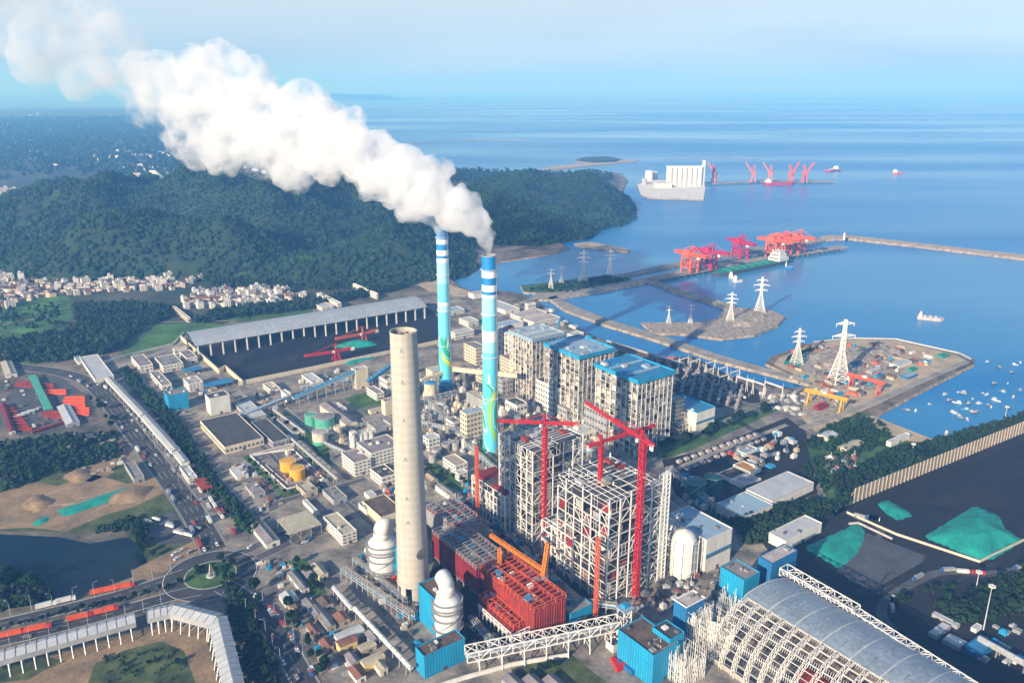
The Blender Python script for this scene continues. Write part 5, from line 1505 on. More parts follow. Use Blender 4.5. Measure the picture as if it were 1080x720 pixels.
# ------------------------------------------------------------------ coal shed with one open side
A_, B_ = P(210, 378), P(448, 336)
L = math.dist(A_, B_)
ang = math.atan2(B_[1] - A_[1], B_[0] - A_[0])
o = thing('coal_shed', 'very long grey roofed coal shed open towards the yard', 'shed', (*A_, 0), ang)
wd, h0 = 66, 20
mb = MB()
n = 16
prof = [(-2 + (wd + 4) * k / n, h0 + 10 * math.sin(math.pi * k / n)) for k in range(n + 1)]
for k in range(n):
    (a, za), (b, zb) = prof[k], prof[k + 1]
    mb.quad((-4, a, za), (L + 4, a, za), (L + 4, b, zb), (-4, b, zb))
    mb.quad((-4, b, zb - .4), (L + 4, b, zb - .4), (L + 4, a, za - .4), (-4, a, za - .4))
mb.quad((-4, -2, h0 - .4), (L + 4, -2, h0 - .4), (L + 4, -2, h0), (-4, -2, h0))
mb.build('roof', 'light_blue_grey' if mat('light_blue_grey', (0.36, 0.39, 0.43), .55, col2=(0.30, 0.33, 0.37), scale=.03, detail=6, stretch=(1, .15, 1)) else 0, o)
nc = 22
for k in range(nc):
    x = L * k / (nc - 1)
    mb = MB(); mb.box(x - .9, x + .9, -.9, .9, 0, h0 - .5); mb.build('column', 'white_wall', o)
mb = MB(); mb.box(0, L, wd - 1, wd, 0, h0 - 1); mb.box(0, L, wd - 14, wd - 1, 0, 4); mb.build('back_wall', 'dark_steel', o)
mb = MB()
for k in range(nc):
    x = L * k / (nc - 1)
    for j in range(n):
        (a, za), (b, zb) = prof[j], prof[j + 1]
        mb.bar((x, a, za - .9), (x, b, zb - .9), .5)
    mb.bar((x, 0, h0 - 1), (x, wd, h0 - 1), .5)
mb.build('roof_trusses', 'grey_steel', o)
# stackers
def stacker(label, u, v, rz, m, s=1.0):
    x, y = P(u, v)
    o = thing('stacker', label, 'stacker', (x, y, 0), R(rz))
    mb = MB()
    for a in (-5, 5):
        for b in (-5, 5): mb.bar((a, b, 0), (a * .5, b * .5, 11), 1.3)
    mb.box(-5.5, 5.5, -5.8, -4.6, 0, 1.6); mb.box(-5.5, 5.5, 4.6, 5.8, 0, 1.6); mb.box(-3, 3, -3, 3, 10, 13)
    mb.build('gantry', m, o)
    mb = MB(); truss(mb, (0, 0, 12), (46, 0, 14), 3, 2.6, 16, .7); mb.build('boom', m, o)
    mb = MB(); truss(mb, (0, 0, 12), (-24, 0, 13), 3, 2.6, 9, .7); mb.build('counter_boom', m, o)
    mb = MB(); mb.box(-27, -22, -2, 2, 11, 15.5); mb.build('counterweight', 'white_steel', o)
    mb = MB(); mb.bar((0, -1.5, 13), (0, 0, 25), 1.1); mb.bar((0, 1.5, 13), (0, 0, 25), 1.1); mb.bar((0, 0, 25), (38, 0, 16), .5); mb.bar((0, 0, 25), (-23, 0, 15), .5); mb.build('mast', m, o)
    MB().box(3, 6, 2, 4.5, 13, 16).build('cab', 'white_wall', o)
    return o
stacker('red stacker nearest the cream coal yard wall, boom to the left', 355, 380, GA + 178, 'red_steel')
stacker('red stacker closer to the open shed, boom to the lower left', 383, 361, GA + 186, 'coral_steel')
# ------------------------------------------------------------------ conveyors on legs
def gallery(label, a, b, w, hgt, roof, wall, legs=8, name='conveyor_gallery', leg='grey_steel', za=None, zb=None, lattice=False, za0=0.0):
    za, zb = za if za is not None else 6, zb if zb is not None else 6
    pa, pb = P(*a, za), P(*b, zb)
    A = Vector((*pa, za)); Bv = Vector((*pb, zb)); c = Vector((pa[0], pa[1], 0))
    o = thing(name, label, 'conveyor', tuple(c))
    A, Bv = A - c, Bv - c
    d = (Bv - A).normalized(); s = d.cross(Vector((0, 0, 1))).normalized() * (w / 2); up = s.normalized().cross(d)
    if up.z < 0: up = -up
    mb = MB()
    if lattice:
        truss(mb, A, Bv, w, hgt, max(4, int((Bv - A).length / hgt / 1.1)), .55)
        mb.build('truss', wall, o)
        mb = MB()
        mb.bar(A + up * .4, Bv + up * .4, w * .8, h=.3); mb.build('belt_deck', roof, o)
        mb = MB(); mb.bar(A + up * 1.6, Bv + up * 1.6, w * .34, h=1.2); mb.build('belt_cover', 'light_roof', o)
    else:
        mb.bar(A + up * hgt / 2, Bv + up * hgt / 2, w, h=hgt)
        mb.build('housing', wall, o)
        mb = MB()
        for sg in (-1, 1):
            p0, q0 = A + up * (hgt + .02) + s * sg * 1.06, Bv + up * (hgt + .02) + s * sg * 1.06
            p1, q1 = A + up * (hgt + w * .18), Bv + up * (hgt + w * .18)
            f = [tuple(p0), tuple(q0), tuple(q1), tuple(p1)]
            mb.quad(*(f if sg > 0 else f[::-1]))
        r_ = mb.build('roof', roof, o)
        n = max(4, int((Bv - A).length / 6)); mb = MB()
        for k in range(n + 1):
            p = A + (Bv - A) * k / n
            for sg in (-1, 1):
                mb.bar(p + up * (hgt + .12) + s * sg * 1.06, p + up * (hgt + w * .18 + .08), .35)
        mb.build('roof_ribs', 'grey_steel', r_)
    for k in range(legs):
        p = A + (Bv - A) * ((k + .5) / legs)
        mb = MB()
        for sg in (-1, 1):
            mb.bar(p + s * sg, (p.x + s.x * sg * 1.3, p.y + s.y * sg * 1.3, 0), .6)
        for q in (.35, .7):
            mb.bar((p.x + s.x * 1.2, p.y + s.y * 1.2, p.z * q), (p.x - s.x * 1.2, p.y - s.y * 1.2, p.z * q), .4)
        if p.z > 1.5: mb.build('leg', leg, o)
    return o
G = gallery
G('grey roofed gallery along the main road, upper stretch', (114, 400), (152, 440), 8, 3, 'light_roof', 'white_wall', 8)
G('grey roofed gallery along the main road, lower stretch', (153, 441), (186, 478), 9, 3.2, 'light_roof', 'white_wall', 8)
G('grey roofed gallery along the main road, near the white house', (187, 479), (196, 490), 8, 3, 'light_roof', 'white_wall', 3)
G('broad silver gallery at the lower left edge', (-40, 708), (143, 656), 12, 4, 'light_roof', 'grey_wall', 14, za=9, zb=9, leg='white_steel')
G('short silver gallery between the gap and the bend', (156, 652), (184, 646), 12, 4, 'light_roof', 'grey_wall', 4, za=9, zb=9, leg='white_steel')
G('silver gallery crossing the bend of the lower left corner', (184, 646), (230, 658), 13, 4.2, 'light_roof', 'grey_wall', 5, za=9, zb=9, leg='white_steel')
G('silver gallery running down to the lower edge', (230, 657), (247, 728), 12.5, 4, 'light_roof', 'grey_wall', 7, za=9, zb=9, leg='white_steel')
G('blue conveyor climbing to the cream transfer tower', (309, 421), (374, 393), 6, 3, 'blue_roof', 'pale_blue_roof', 7, za=8, zb=22)
G('short blue conveyor behind the cream transfer tower', (388, 403), (413, 386), 6, 3, 'blue_roof', 'blue_wall', 4, za=10, zb=22)
G('grey conveyor falling left from the white transfer house', (303, 420), (252, 441), 5, 3, 'pale_blue_roof', 'grey_wall', 6, za=7, zb=2.5)
G('thin pipe rack from the transfer house down to the side road', (288, 432), (322, 457), 2.5, 1.5, 'light_roof', 'tan_wall', 8, za=5, zb=5)
G('thin pipe rack beside the tank square', (304, 460), (356, 506), 2.5, 1.5, 'light_roof', 'tan_wall', 10, za=5, zb=5)
G('white roofed pipe gallery beside the shacks, upper half', (352, 620), (372, 643), 3, 2.2, 'light_roof', 'white_wall', 5, za=6, zb=6)
G('white roofed pipe gallery beside the shacks, lower half', (374, 642), (434, 706), 2.6, 2.2, 'silo_white', 'silo_white', 9, za=6, zb=6)
G('cream duct bridging the two painted chimneys', (478, 391), (546, 398), 5, 5, 'cream_wall', 'cream_wall', 3, za=30, zb=32)
G('cream duct leading right from the concrete chimney to the painted ones', (444, 402), (478, 391), 4, 3, 'cream_wall', 'cream_wall', 3, za=22, zb=24)
G('grey belt trestle crossing the lower edge of the plant', (492, 694), (653, 660), 9, 7, 'mid_equipment', 'white_steel', 7, za=9, zb=14, lattice=True, leg='white_steel')
G('lattice belt bridge along the arch hall, upper span', (826, 604), (902, 648), 9, 6, 'grey_steel', 'white_steel', 4, za=28, zb=28, lattice=True, leg='white_steel')
G('lattice belt bridge along the arch hall, lower span', (902, 648), (1030, 730), 7, 4, 'grey_steel', 'white_steel', 5, za=28, zb=28, lattice=True, leg='white_steel')
G('dark belt gallery at the lower right edge', (1032, 674), (1090, 706), 4, 2.5, 'light_roof', 'grey_wall', 4, za=5, zb=5)
G('pale belt gallery from the old boilers to the bank', (640, 360), (720, 384), 3, 2, 'light_roof', 'grey_wall', 6, za=4, zb=4)
x, y = P(657, 676)
o = thing('transfer_tower', 'small white frame tower with blue cap at the end of the trestle', 'tower', (x, y, 0), R(GA))
mb = MB()
for a in (0, 7):
    for b in (0, 6): mb.bar((a, b, 0), (a, b, 24), .7)
for z in (6, 12, 18, 23):
    mb.bar((0, 0, z), (7, 0, z), .5); mb.bar((0, 6, z), (0, 0, z), .5); mb.bar((7, 0, z), (7, 6, z), .5); mb.bar((0, 6, z), (7, 6, z), .5); mb.bar((0, 0, z - 6), (7, 0, z), .4)
mb.build('frame', 'white_steel', o)
MB().box(-1.5, 8.5, -1.5, 7.5, 24, 25).build('roof', 'pale_blue_roof', o)
MB().box(1.5, 5.5, 1, 5, 25.02, 27.5).build('roof_unit', 'blue_trim', o)
# ------------------------------------------------------------------ arched coal hall, half of it still bare steel
vx, vy = P(840, 640)                     # far right springing
HS, HL, HR = 96.0, 300.0, 34.0           # span, length, rise
o = thing('arch_hall', 'huge arched hall, blue glazed on one side and bare lattice on the other', 'hall', (vx, vy, 0), R(GA))
# local x: -HS..0 across, local y: 0..-HL towards the camera
def ap(s, y, dr=0.0):
    a = math.pi * s
    return (-HS / 2 + (HS / 2 + dr) * math.cos(a), y, (HR + dr) * math.sin(a) ** 0.85)
NA, bay = 30, 10.0
nb = int(HL / bay)
for k in range(nb + 1):
    y = -k * bay
    mb = MB()
    for i in range(NA):
        s0, s1 = i / NA, (i + 1) / NA
        for d in (0.6, 3.0):
            mb.bar(ap(s0, y, d), ap(s1, y, d), .24)
            mb.bar(ap(s0, y - 2.4, d), ap(s1, y - 2.4, d), .24)
        mb.bar(ap(s0, y, .6), ap(s1, y, 3.0), .24); mb.bar(ap(s0, y - 2.4, 3.0), ap(s1, y - 2.4, .6), .24)
        mb.bar(ap(s0, y, 3.0), ap(s0, y - 2.4, 3.0), .2); mb.bar(ap(s0, y, 3.0), ap(s1, y - 2.4, 3.0), .2)
    mb.build('arch_truss', 'white_steel', o)
mb = MB()
for s in (0.02, 0.16, 0.28, 0.40, 0.5, 0.60, 0.64, 0.68, 0.72, 0.76, 0.80, 0.84, 0.88, 0.93, 0.98):
    for k in range(nb):
        y = -k * bay
        mb.bar(ap(s, y - 2.4, 1.8), ap(s, y - bay, 1.8), .28)
        mb.bar(ap(s, y - 2.4, 3.0), ap(s, y - bay, 3.0), .22)
        if s in (0.28, 0.5, 0.60, 0.72, 0.84):
            for q in range(5):
                ya, yb = y - 2.4 - (bay - 2.4) * q / 5, y - 2.4 - (bay - 2.4) * (q + 1) / 5
                mb.bar(ap(s, ya, .8), ap(s, yb, 3.0), .22); mb.bar(ap(s - .02, ya, 3), ap(s + .02, yb, 3), .22)
mb.build('purlins', 'white_steel', o)
mb = MB(); K = 18
for k in range(nb):
    for i in range(K):
        s0, s1 = 0.60 * i / K, 0.60 * (i + 1) / K
        mb.quad(ap(s0, -k * bay, 3.6), ap(s1, -k * bay, 3.6), ap(s1, -(k + 1) * bay + .2, 3.6), ap(s0, -(k + 1) * bay + .2, 3.6))
mat('glazing', (0.29, 0.335, 0.38), .4, col2=(0.20, 0.245, 0.29), scale=.05, spec=.6, detail=6)
mb.build('cladding', 'glazing', o)
for k in range(0, nb + 1, 2):
    mb = MB()
    for i in range(K): mb.bar(ap(.6 * i / K, -k * bay, 3.8), ap(.6 * (i + 1) / K, -k * bay, 3.8), .9, h=.3)
    mb.build('cladding_rib', 'light_roof', o)

mb = MB()
for k in range(-1, NA):
    pass
for i in range(NA // 2, NA):
    s0, s1 = i / NA, (i + 1) / NA
    p, q = ap(s0, 1.0), ap(s1, 1.0)
for i in range(40):
    xx = -HS / 2 + HS * (i + .5) / 40 - 0
    zz = HR * max(0.02, 1 - ((xx - 0) / (HS / 2)) ** 2) ** .5
    mb.bar((-HS / 2 + xx, 1.2, 0), (-HS / 2 + xx, 1.2, zz * .96), .5)
for z in (7, 14, 21, 28):
    w = HS / 2 * math.sqrt(max(0, 1 - (z / HR) ** 2))
    mb.bar((-HS / 2 - w, 1.2, z), (-HS / 2 + w, 1.2, z), .6)
mb.build('gable_frame', 'grey_steel', o)
mb = MB()
for i in range(40):
    xx = -HS / 2 + HS * (i + .5) / 40
    zz = HR * max(0.02, 1 - (xx / (HS / 2)) ** 2) ** .5
    mb.box(-HS / 2 + xx - HS / 80 + .02, -HS / 2 + xx + HS / 80 - .02, 1.7, 2.0, 0, zz * .93)
mb.build('gable_wall', 'grey_wall', o)
MB().box(-HS - 2, -HS + 2, -HL, 0, 0, 2.5).build('footing', 'concrete_ground', o)
MB().box(-2, 2, -HL, 0, 0, 2.5).build('footing', 'concrete_ground', o)
def inhall(x, y): return (vx + EX[0] * x + EY[0] * y, vy + EX[1] * x + EY[1] * y)
for k, (a, b, w, d, m, lab) in enumerate([(-70, -70, 14, 22, 'red_plate', 'red sheeted stack inside the bare arches, far one'), (-62, -100, 16, 26, 'red_plate', 'red sheeted stack inside the bare arches, middle one'), (-58, -135, 15, 24, 'red_plate', 'red sheeted stack inside the bare arches, near one'), (-84, -60, 10, 14, 'dark_steel', 'dark machine block inside the bare arches'), (-80, -95, 8, 20, 'tan_wall', 'tan pallet row inside the bare arches')]):
    x, y = inhall(a, b)
    t = thing('sheeted_stack', lab, 'material stack', (x, y, 0), R(GA))
    MB().box(0, w, 0, d, 0, 5).build('stack', 'tan_wall', t)
    MB().prism([(-.4, -.4), (w + .4, -.4), (w + .4, d + .4), (-.4, d + .4)], 3.2, 5.3).build('sheet', m, t)
# scaffolds beside the arch hall
def scaffold(label, u, v, ul, ur, h, seed, dens=1.7):
    x, y, wx, wy = measure(u, v, ul, ur, h)
    rr = random.Random(seed)
    o = thing('scaffold', label, 'scaffold', (x, y, 0), R(GA))
    nx, ny, nz = max(2, int(wx / dens)), max(2, int(wy / dens)), max(3, int(h / 3.6))
    mb = MB()
    for i in range(nx + 1):
        for j in range(ny + 1):
            if i in (0, nx) or j in (0, ny) or rr.random() < .35:
                mb.bar((wx * i / nx, wy * j / ny, 0), (wx * i / nx, wy * j / ny, h + rr.uniform(-5, 3)), .24)
    mb.build('standards', 'white_steel', o)
    mb = MB()
    for k in range(1, nz + 1):
        z = h * k / nz
        for j in (0, ny): mb.bar((0, wy * j / ny, z), (wx, wy * j / ny, z), .18)
        for i in (0, nx): mb.bar((wx * i / nx, 0, z), (wx * i / nx, wy, z), .18)
    for _ in range(nx * nz // 2):
        i, k = rr.randrange(nx), rr.randrange(nz)
        mb.bar((wx * i / nx, 0, h * k / nz), (wx * (i + 1) / nx, 0, h * (k + 1) / nz), .22)
        j = rr.randrange(ny); mb.bar((0, wy * j / ny, h * k / nz), (0, wy * (j + 1) / ny, h * (k + 1) / nz), .22)
    mb.build('ledgers', 'white_steel', o)
    mb = MB()
    for k in range(1, nz):
        if rr.random() < .6: mb.box(.3, wx - .3, .3, min(wy - .3, 1.6), h * k / nz - .1, h * k / nz)
    if mb.f: mb.build('planks', 'tan_wall', o)
    return o
scaffold('white scaffold against the step of the cyan block', 699, 684, 688, 712, 24, 1)
scaffold('white scaffold in front of the blue tower with the pale rim', 733, 650, 716, 752, 30, 2)
scaffold('white scaffold between the blue tower and the arch hall', 754, 664, 730, 776, 26, 3)
scaffold('white scaffold shrouding the teal slotted tower', 783, 640, 757, 804, 24, 4)
scaffold('white scaffold at the near foot of the arch hall', 722, 700, 700, 745, 20, 5)
scaffold('white scaffold below the pinkish roofed blue tower', 818, 618, 806, 828, 16, 6)
x, y = P(738, 678)
t = thing('sheet_wall', 'pale sheet hung between the scaffolds', 'sheet', (x, y, 0), R(GA - 60))
MB().box(0, 14, 0, .6, 4, 20).build('sheet', 'silo_white', t)
MB().box(0, .5, -.4, 0, 0, 20).box(13.5, 14, -.4, 0, 0, 20).build('posts', 'white_steel', t)
# ------------------------------------------------------------------ wind wall of the right coal yard
a, b = P(900, 530), P(1180, 415)
L = math.dist(a, b); ang = math.atan2(b[1] - a[1], b[0] - a[0])
o = thing('wind_wall', 'tall pale ribbed wind wall round the right coal yard', 'wall', (*a, 0), ang)
mb = MB(); n = int(L / 6)
mb.box(0, L, 0, .6, 0, 14.5); mb.build('screen', 'wind_sheet' if mat('wind_sheet', (0.26, 0.235, 0.20), .8, col2=(0.20, 0.18, 0.155), scale=.05, stretch=(1, 1, .3)) else 0, o)
mb = MB()
for k in range(n + 1):
    x = L * k / n
    mb.box(x - .35, x + .35, -1.0, -.02, 0, 15.5); mb.bar((x, 5, 0), (x, 1, 11), .5)
mb.build('ribs', 'tan_wall', o)
mb = MB()
for z in (.6, 5, 10, 14.8): mb.box(0, L, -.25, -.021, z, z + .4)
mb.build('rails', 'grey_steel', o)
# ------------------------------------------------------------------ berth and port
def quay(name, px, w, z, m='concrete_ground', piles=True):
    pts = PP(px)
    off = ribbon_pts(pts, 1.0)
    mb = MB()
    for k in range(len(pts) - 1):
        a, b, oa, ob = pts[k], pts[k + 1], off[k], off[k + 1]
        c = [(a[0] - oa[0] * w, a[1] - oa[1] * w), (b[0] - ob[0] * w, b[1] - ob[1] * w), (b[0] + ob[0] * w, b[1] + ob[1] * w), (a[0] + oa[0] * w, a[1] + oa[1] * w)]
        mb.prism(c, z - 1.6, z)
        n = int(math.dist(a, b) / 16)
        for i in range(n):
            t = (i + .5) / n
            for s in (-.8, .8):
                x, y = a[0] + (b[0] - a[0]) * t + oa[0] * w * s, a[1] + (b[1] - a[1]) * t + oa[1] * w * s
                if piles: mb.box(x - .8, x + .8, y - .8, y + .8, SEA - 2, z - 1.6)
    return struct(mb.build(name, m))
quay('pier', [(686, 295), (728, 288), (790, 276), (890, 261)], 30, 3.0)
quay('pier', [(716, 287), (800, 268), (868, 254)], 10, 2.0)
quay('jetty', [(746, 194), (800, 192), (880, 192)], 40, 4.0)
quay('bridge', [(545, 322), (566, 315), (590, 310)], 12, 2.0)
quay('jetty', [(700, 168), (770, 166), (800, 167)], 12, 3.0)
quay('sea_bridge', [(428, 152), (460, 150), (500, 148), (560, 149)], 14, 8.0)
# ship unloaders
def unloader(m, nm):
    o = thing(nm, 'x', 'port crane', (0, 0, 0), R(GA))
    mb = MB()
    for a in (-11, 11):
        for b in (-12, 12):
            mb.bar((a, b, 0), (a, b, 34), 3.2)
        mb.bar((a, -12, 12), (a, 12, 12), 2.2); mb.bar((a, -12, 33), (a, 12, 33), 2.6)
        mb.bar((a, -12, 1), (a, 12, 32), 1.4)
    for b in (-12, 12):
        for z in (12, 22, 33): mb.bar((-11, b, z), (11, b, z), 2.2)
        mb.bar((-11, b, 12), (11, b, 33), 1.4)
    mb.build('portal', m, o)
    mb = MB(); truss(mb, (0, -44, 36), (0, 40, 36), 9, 5, 18, 1.3); mb.build('boom', m, o)
    mb = MB(); mb.box(-8, 8, -2, 16, 34.5, 43); mb.box(-6, 6, 0, 12, 43.02, 46); mb.build('machine_house', m, o)
    mb = MB()
    for a in (-4, 4):
        mb.bar((a, -10, 36), (0, -6, 56), 1.5); mb.bar((a, 4, 36), (0, -6, 56), 1.5)
    mb.bar((0, -6, 56), (0, -40, 40), .9); mb.bar((0, -6, 56), (0, 34, 40), .9)
    mb.build('mast', m, o)
    mb = MB(); mb.box(-3, 3, -26, -20, 30, 35); mb.build('cab', 'white_wall', o)
    mb = MB(); mb.lathe([(1.5, 10), (5.5, 20), (5.5, 21)], 12, (0, 3)); mb.build('hopper', m, o)
    return o
cr = {k: unloader(m, 'ship_unloader') for k, m in (('c', 'coral_steel'), ('m', 'magenta_steel'))}
used = set()
for (u, v, k, dr, lab) in [(727, 287, 'c', 0, 'orange ship unloader at the landward end of the berth'), (747, 284, 'm', 12, 'dark red ship unloader next to the landward orange one'), (780, 273, 'm', -10, 'magenta ship unloader standing alone in mid berth'), (815, 271, 'c', 8, 'orange ship unloader behind the white superstructure of the ship'), (826, 268.5, 'c', -4, 'orange ship unloader squeezed between two others'), (840, 267, 'c', 4, 'orange ship unloader at the seaward end of the berth')]:
    x, y = P(u, v, 3)
    if k not in used:
        used.add(k); o = cr[k]; o.location = (x, y, 3); o.rotation_euler = (0, 0, R(GA + dr)); o['label'] = lab; o['group'] = 'ship unloaders on the berth'
    else:
        dup(cr[k], (x, y, 3), R(GA + dr), lab, 'ship unloaders on the berth')
# ships
def ship(label, a, b, beam, hull, deck, house='silo_white', aft=True, name='ship', hb=9, househ=22, cat='ship', hatches=6, zz=SEA):
    A_, B_ = P(*a, zz), P(*b, zz)
    L = math.dist(A_, B_); ang = math.atan2(B_[1] - A_[1], B_[0] - A_[0])
    o = thing(name, label, cat, (*A_, zz), ang)
    hw = beam / 2
    out = [(0, -hw * .8), (L * .06, -hw), (L * .84, -hw), (L * .94, -hw * .55), (L, 0), (L * .94, hw * .55), (L * .84, hw), (L * .06, hw), (0, hw * .8)]
    MB().prism(out, -2, hb, 0, 1, flare=-hw * .12).build('hull', [hull, deck], o)
    x0 = L * .05 if aft else L * .62
    hl = max(2.0, L * .13)
    mb = MB(); st = 3
    for k in range(st):
        q = k * .14
        mb.box(x0 + hl * q, x0 + hl * (1 - q * .6), -hw * (.86 - q), hw * (.86 - q), hb + .02 + (househ) * k / st, hb + househ * (k + 1) / st)
    h_ = mb.build('superstructure', house, o)
    mb = MB()
    for k in range(st):
        q = k * .14; z = hb + househ * (k + .55) / st
        mb.box(x0 + hl * (1 - q * .6) + .01, x0 + hl * (1 - q * .6) + .1, -hw * (.7 - q), hw * (.7 - q), z, z + househ * .1)
    mb.build('window_band', 'window', h_)
    mb = MB(); mb.tube([(x0 + hl * .25, 0, hb + househ), (x0 + hl * .2, 0, hb + househ * 1.18)], hw * .14, 10); mb.build('funnel', 'coral_steel' if cat != 'tug' else 'dark_steel', o)
    mb = MB(); mb.bar((x0 + hl * .6, 0, hb + househ), (x0 + hl * .6, 0, hb + househ * 1.25), .4 + beam * .01); mb.build('mast', 'white_steel', o)
    for k in range(hatches):
        p = L * (.24 + .60 * k / hatches)
        MB().box(p, p + L * .07, -hw * .6, hw * .6, hb + .02, hb + 2.2).build('hatch', deck, o)
    return o
ship('bulk carrier with green deck moored along the berth, white house at its bow end', (829, 276), (750, 292), 34, 'dark_steel', 'green_sheet', hb=8)
ship('white harbour tug in front of the moored carrier, the left one of two', (770, 293.5), (777, 292.5), 11, 'silo_white', 'light_roof', name='tug_boat', cat='tug', hb=4, househ=9, hatches=0)
ship('white harbour tug in front of the moored carrier, the right one of two', (774, 297.5), (783, 296.5), 11, 'silo_white', 'light_roof', name='tug_boat', cat='tug', hb=4, househ=9, hatches=0)
ship('small dark hulled tug off the bow of the moored carrier', (828, 282.5), (837, 283.5), 11, 'blue_wall', 'light_roof', name='tug_boat', cat='tug', hb=4, househ=9, hatches=0)
ship('small white cargo vessel with orange deck alone in the open bay', (967, 335.5), (996, 338.5), 15, 'pink_roof', 'light_roof', hb=5, househ=7, hatches=3)
ship('distant white ship on the open sea right of the far port', (943, 183.5), (951, 183), 26, 'coral_steel', 'silo_white', hb=7, househ=12, hatches=0)
ship('distant dark red ship with white house beyond the far jetty', (872, 181), (886, 179.5), 30, 'magenta_steel', 'pink_roof', hb=7, househ=14, aft=False)
ship('red hulled bulk ship moored at the far jetty below the red cranes', (806, 195), (838, 194.5), 34, 'magenta_steel', 'rust_roof', hb=9, househ=14)
# far port silos
x, y = P(704, 197)
o = thing('silo_block', 'block of tall white silos on the far port platform', 'silo', (x, y, 1), R(4))
for i in range(7):
    for j in range(2):
        MB().lathe([(9.5, 0), (9.5, 66), (8, 69)], 18, (10 + i * 19.5, 10 + j * 19.5)).build('silo', 'silo_white', o)
mb = MB(); mb.box(0, 136, 4, 34, 69, 76); mb.build('head_house', 'silo_white', o)
mb = MB(); mb.box(137, 146, 12, 24, 0, 96); mb.build('lift_tower', 'silo_white', o)
for k, (u, v, w) in enumerate([(685, 191, 26), (691, 189.5, 20), (680, 195, 16)]):
    tank(['fat white silo left of the far silo block', 'thin white silo touching the far silo block', 'small pinkish tank on the shore side of the far port'][k], u, v, w / 3, 40 - k * 9, 'silo_white' if k < 2 else 'pink_roof', name='silo', cat='silo')
raw_bld('store', 'long white store on the far port platform', 'warehouse', *P(692, 199), 60, 40, 18, 'white_wall', 'light_roof', rz=4)
def luffing():
    o = thing('luffing_crane', 'x', 'port crane', (0, 0, 0), 0)
    mb = MB()
    for a in (-9, 9):
        for b in (-9, 9): mb.bar((a, b, 0), (a * .4, b * .4, 30), 3)
    mb.box(-8, 8, -8, 8, 29, 40); mb.build('portal', 'coral_steel', o)
    mb = MB(); truss(mb, (0, 4, 40), (0, 14, 66), 5, 4, 5, 1.8); mb.build('mast', 'coral_steel', o)
    mb = MB(); truss(mb, (6, -4, 38), (34, -4, 76), 4, 3, 9, 1.8); mb.build('jib', 'coral_steel', o)
    return o
lc = luffing()
for k, (u, v, rz, lab) in enumerate([(753, 192.5, 140, 'red luffing crane nearest the far silo block'), (794, 192.5, 170, 'red luffing crane at the left end of the far moored ship'), (812, 192.5, 160, 'red luffing crane above the far red hull'), (834, 192.5, 30, 'red luffing crane at the right end of the far moored ship'), (848, 192.5, 10, 'rightmost red luffing crane on the far jetty')]):
    x, y = P(u, v, 4)
    if k == 0: lc.location = (x, y, 4); lc.rotation_euler = (0, 0, R(rz)); lc['label'] = lab; lc['group'] = 'luffing cranes of the far port'
    else: dup(lc, (x, y, 4), R(rz), lab, 'luffing cranes of the far port')
# lights on the breakwater head
x, y = P(890, 253, 2)
o = thing('beacon', 'white beacon at the elbow of the breakwater', 'beacon', (x, y, 2))
MB().lathe([(3, 0), (2.2, 16), (2.8, 16.2), (2.8, 17.5)], 16).build('tower', 'silo_white', o)
MB().lathe([(1.6, 17.5), (1.6, 20), (.1, 21.5)], 12).build('lantern', 'coral_steel', o)
# ------------------------------------------------------------------ pylons
def pylon(h, w, arms, m):
    o = thing('pylon', 'x', 'pylon', (0, 0, 0), 0)
    t = h * .008
    hz = h * .5
    def half(z): return (w / 2) * (1 - z / hz * .78) if z < hz else (w / 2) * .22 * (1 - (z - hz) / (h - hz) * .5)
    mb = MB(); nz = 12
    for k in range(nz):
        z0, z1 = h * k / nz, h * (k + 1) / nz
        a, b = half(z0), half(z1)
        c0 = [(-a, -a), (a, -a), (a, a), (-a, a)]; c1 = [(-b, -b), (b, -b), (b, b), (-b, b)]
        for i in range(4):
            j = (i + 1) % 4
            mb.bar((*c0[i], z0), (*c1[i], z1), t * 1.5)
            mb.bar((*c0[i], z0), (*c1[j], z1), t * .8); mb.bar((*c0[j], z0), (*c1[i], z1), t * .8)
            mb.bar((*c1[i], z1), (*c1[j], z1), t * .8)
    mb.build('mast', m, o)
    for (f, s) in arms:
        z = h * f; L = h * s
        mb = MB()
        for sg in (-1, 1):
            for q in (-1, 1):
                mb.bar((0, q * half(z), z), (sg * L, 0, z + t), t * 1.2); mb.bar((0, q * half(z), z + h * .045), (sg * L, 0, z + t), t * 1.0)
            for i in range(1, 5):
                mb.bar((sg * L * i / 5, half(z) * (1 - i / 5), z), (sg * L * i / 5, -half(z) * (1 - i / 5), z + h * .045 * (1 - i / 5)), t * .7)
            mb.bar((sg * L * .95, 0, z), (sg * L * .95, 0, z - h * .04), t * .8)
        mb.build('cross_arm', m, o)
    return o
A3 = ((.62, .17), (.76, .22), (.90, .15))
A2 = ((.74, .19), (.93, .15))
py = {3: pylon(84, 22, A3, 'white_steel'), 2: pylon(84, 20, A2, 'white_steel')}
usedp = set()
PYL = [(884, 403, 337, 2, 'tallest white lattice pylon on the reclaimed site'), (840, 383, 346, 3, 'white pylon on the green netted mound of the reclaimed site'), (801, 329, 292, 3, 'larger pale pylon on the rocky peninsula'), (770, 338, 308, 3, 'smaller pale pylon on the rocky peninsula'), (705, 341, 322, 2, 'pylon at the landward tip of the peninsula'), (728, 341, 321, 2, 'faint grey pylon between the two peninsula tips'),
       (615, 297, 264, 3, 'tallest pylon on the green island'), (643, 290, 263, 3, 'right hand pylon on the green island'), (581, 304, 283, 2, 'left small pylon on the green island'), (592, 298, 280, 2, 'second small pylon on the green island'), (235, 197, 176, 3, 'pylon on the wooded saddle below the steam')]
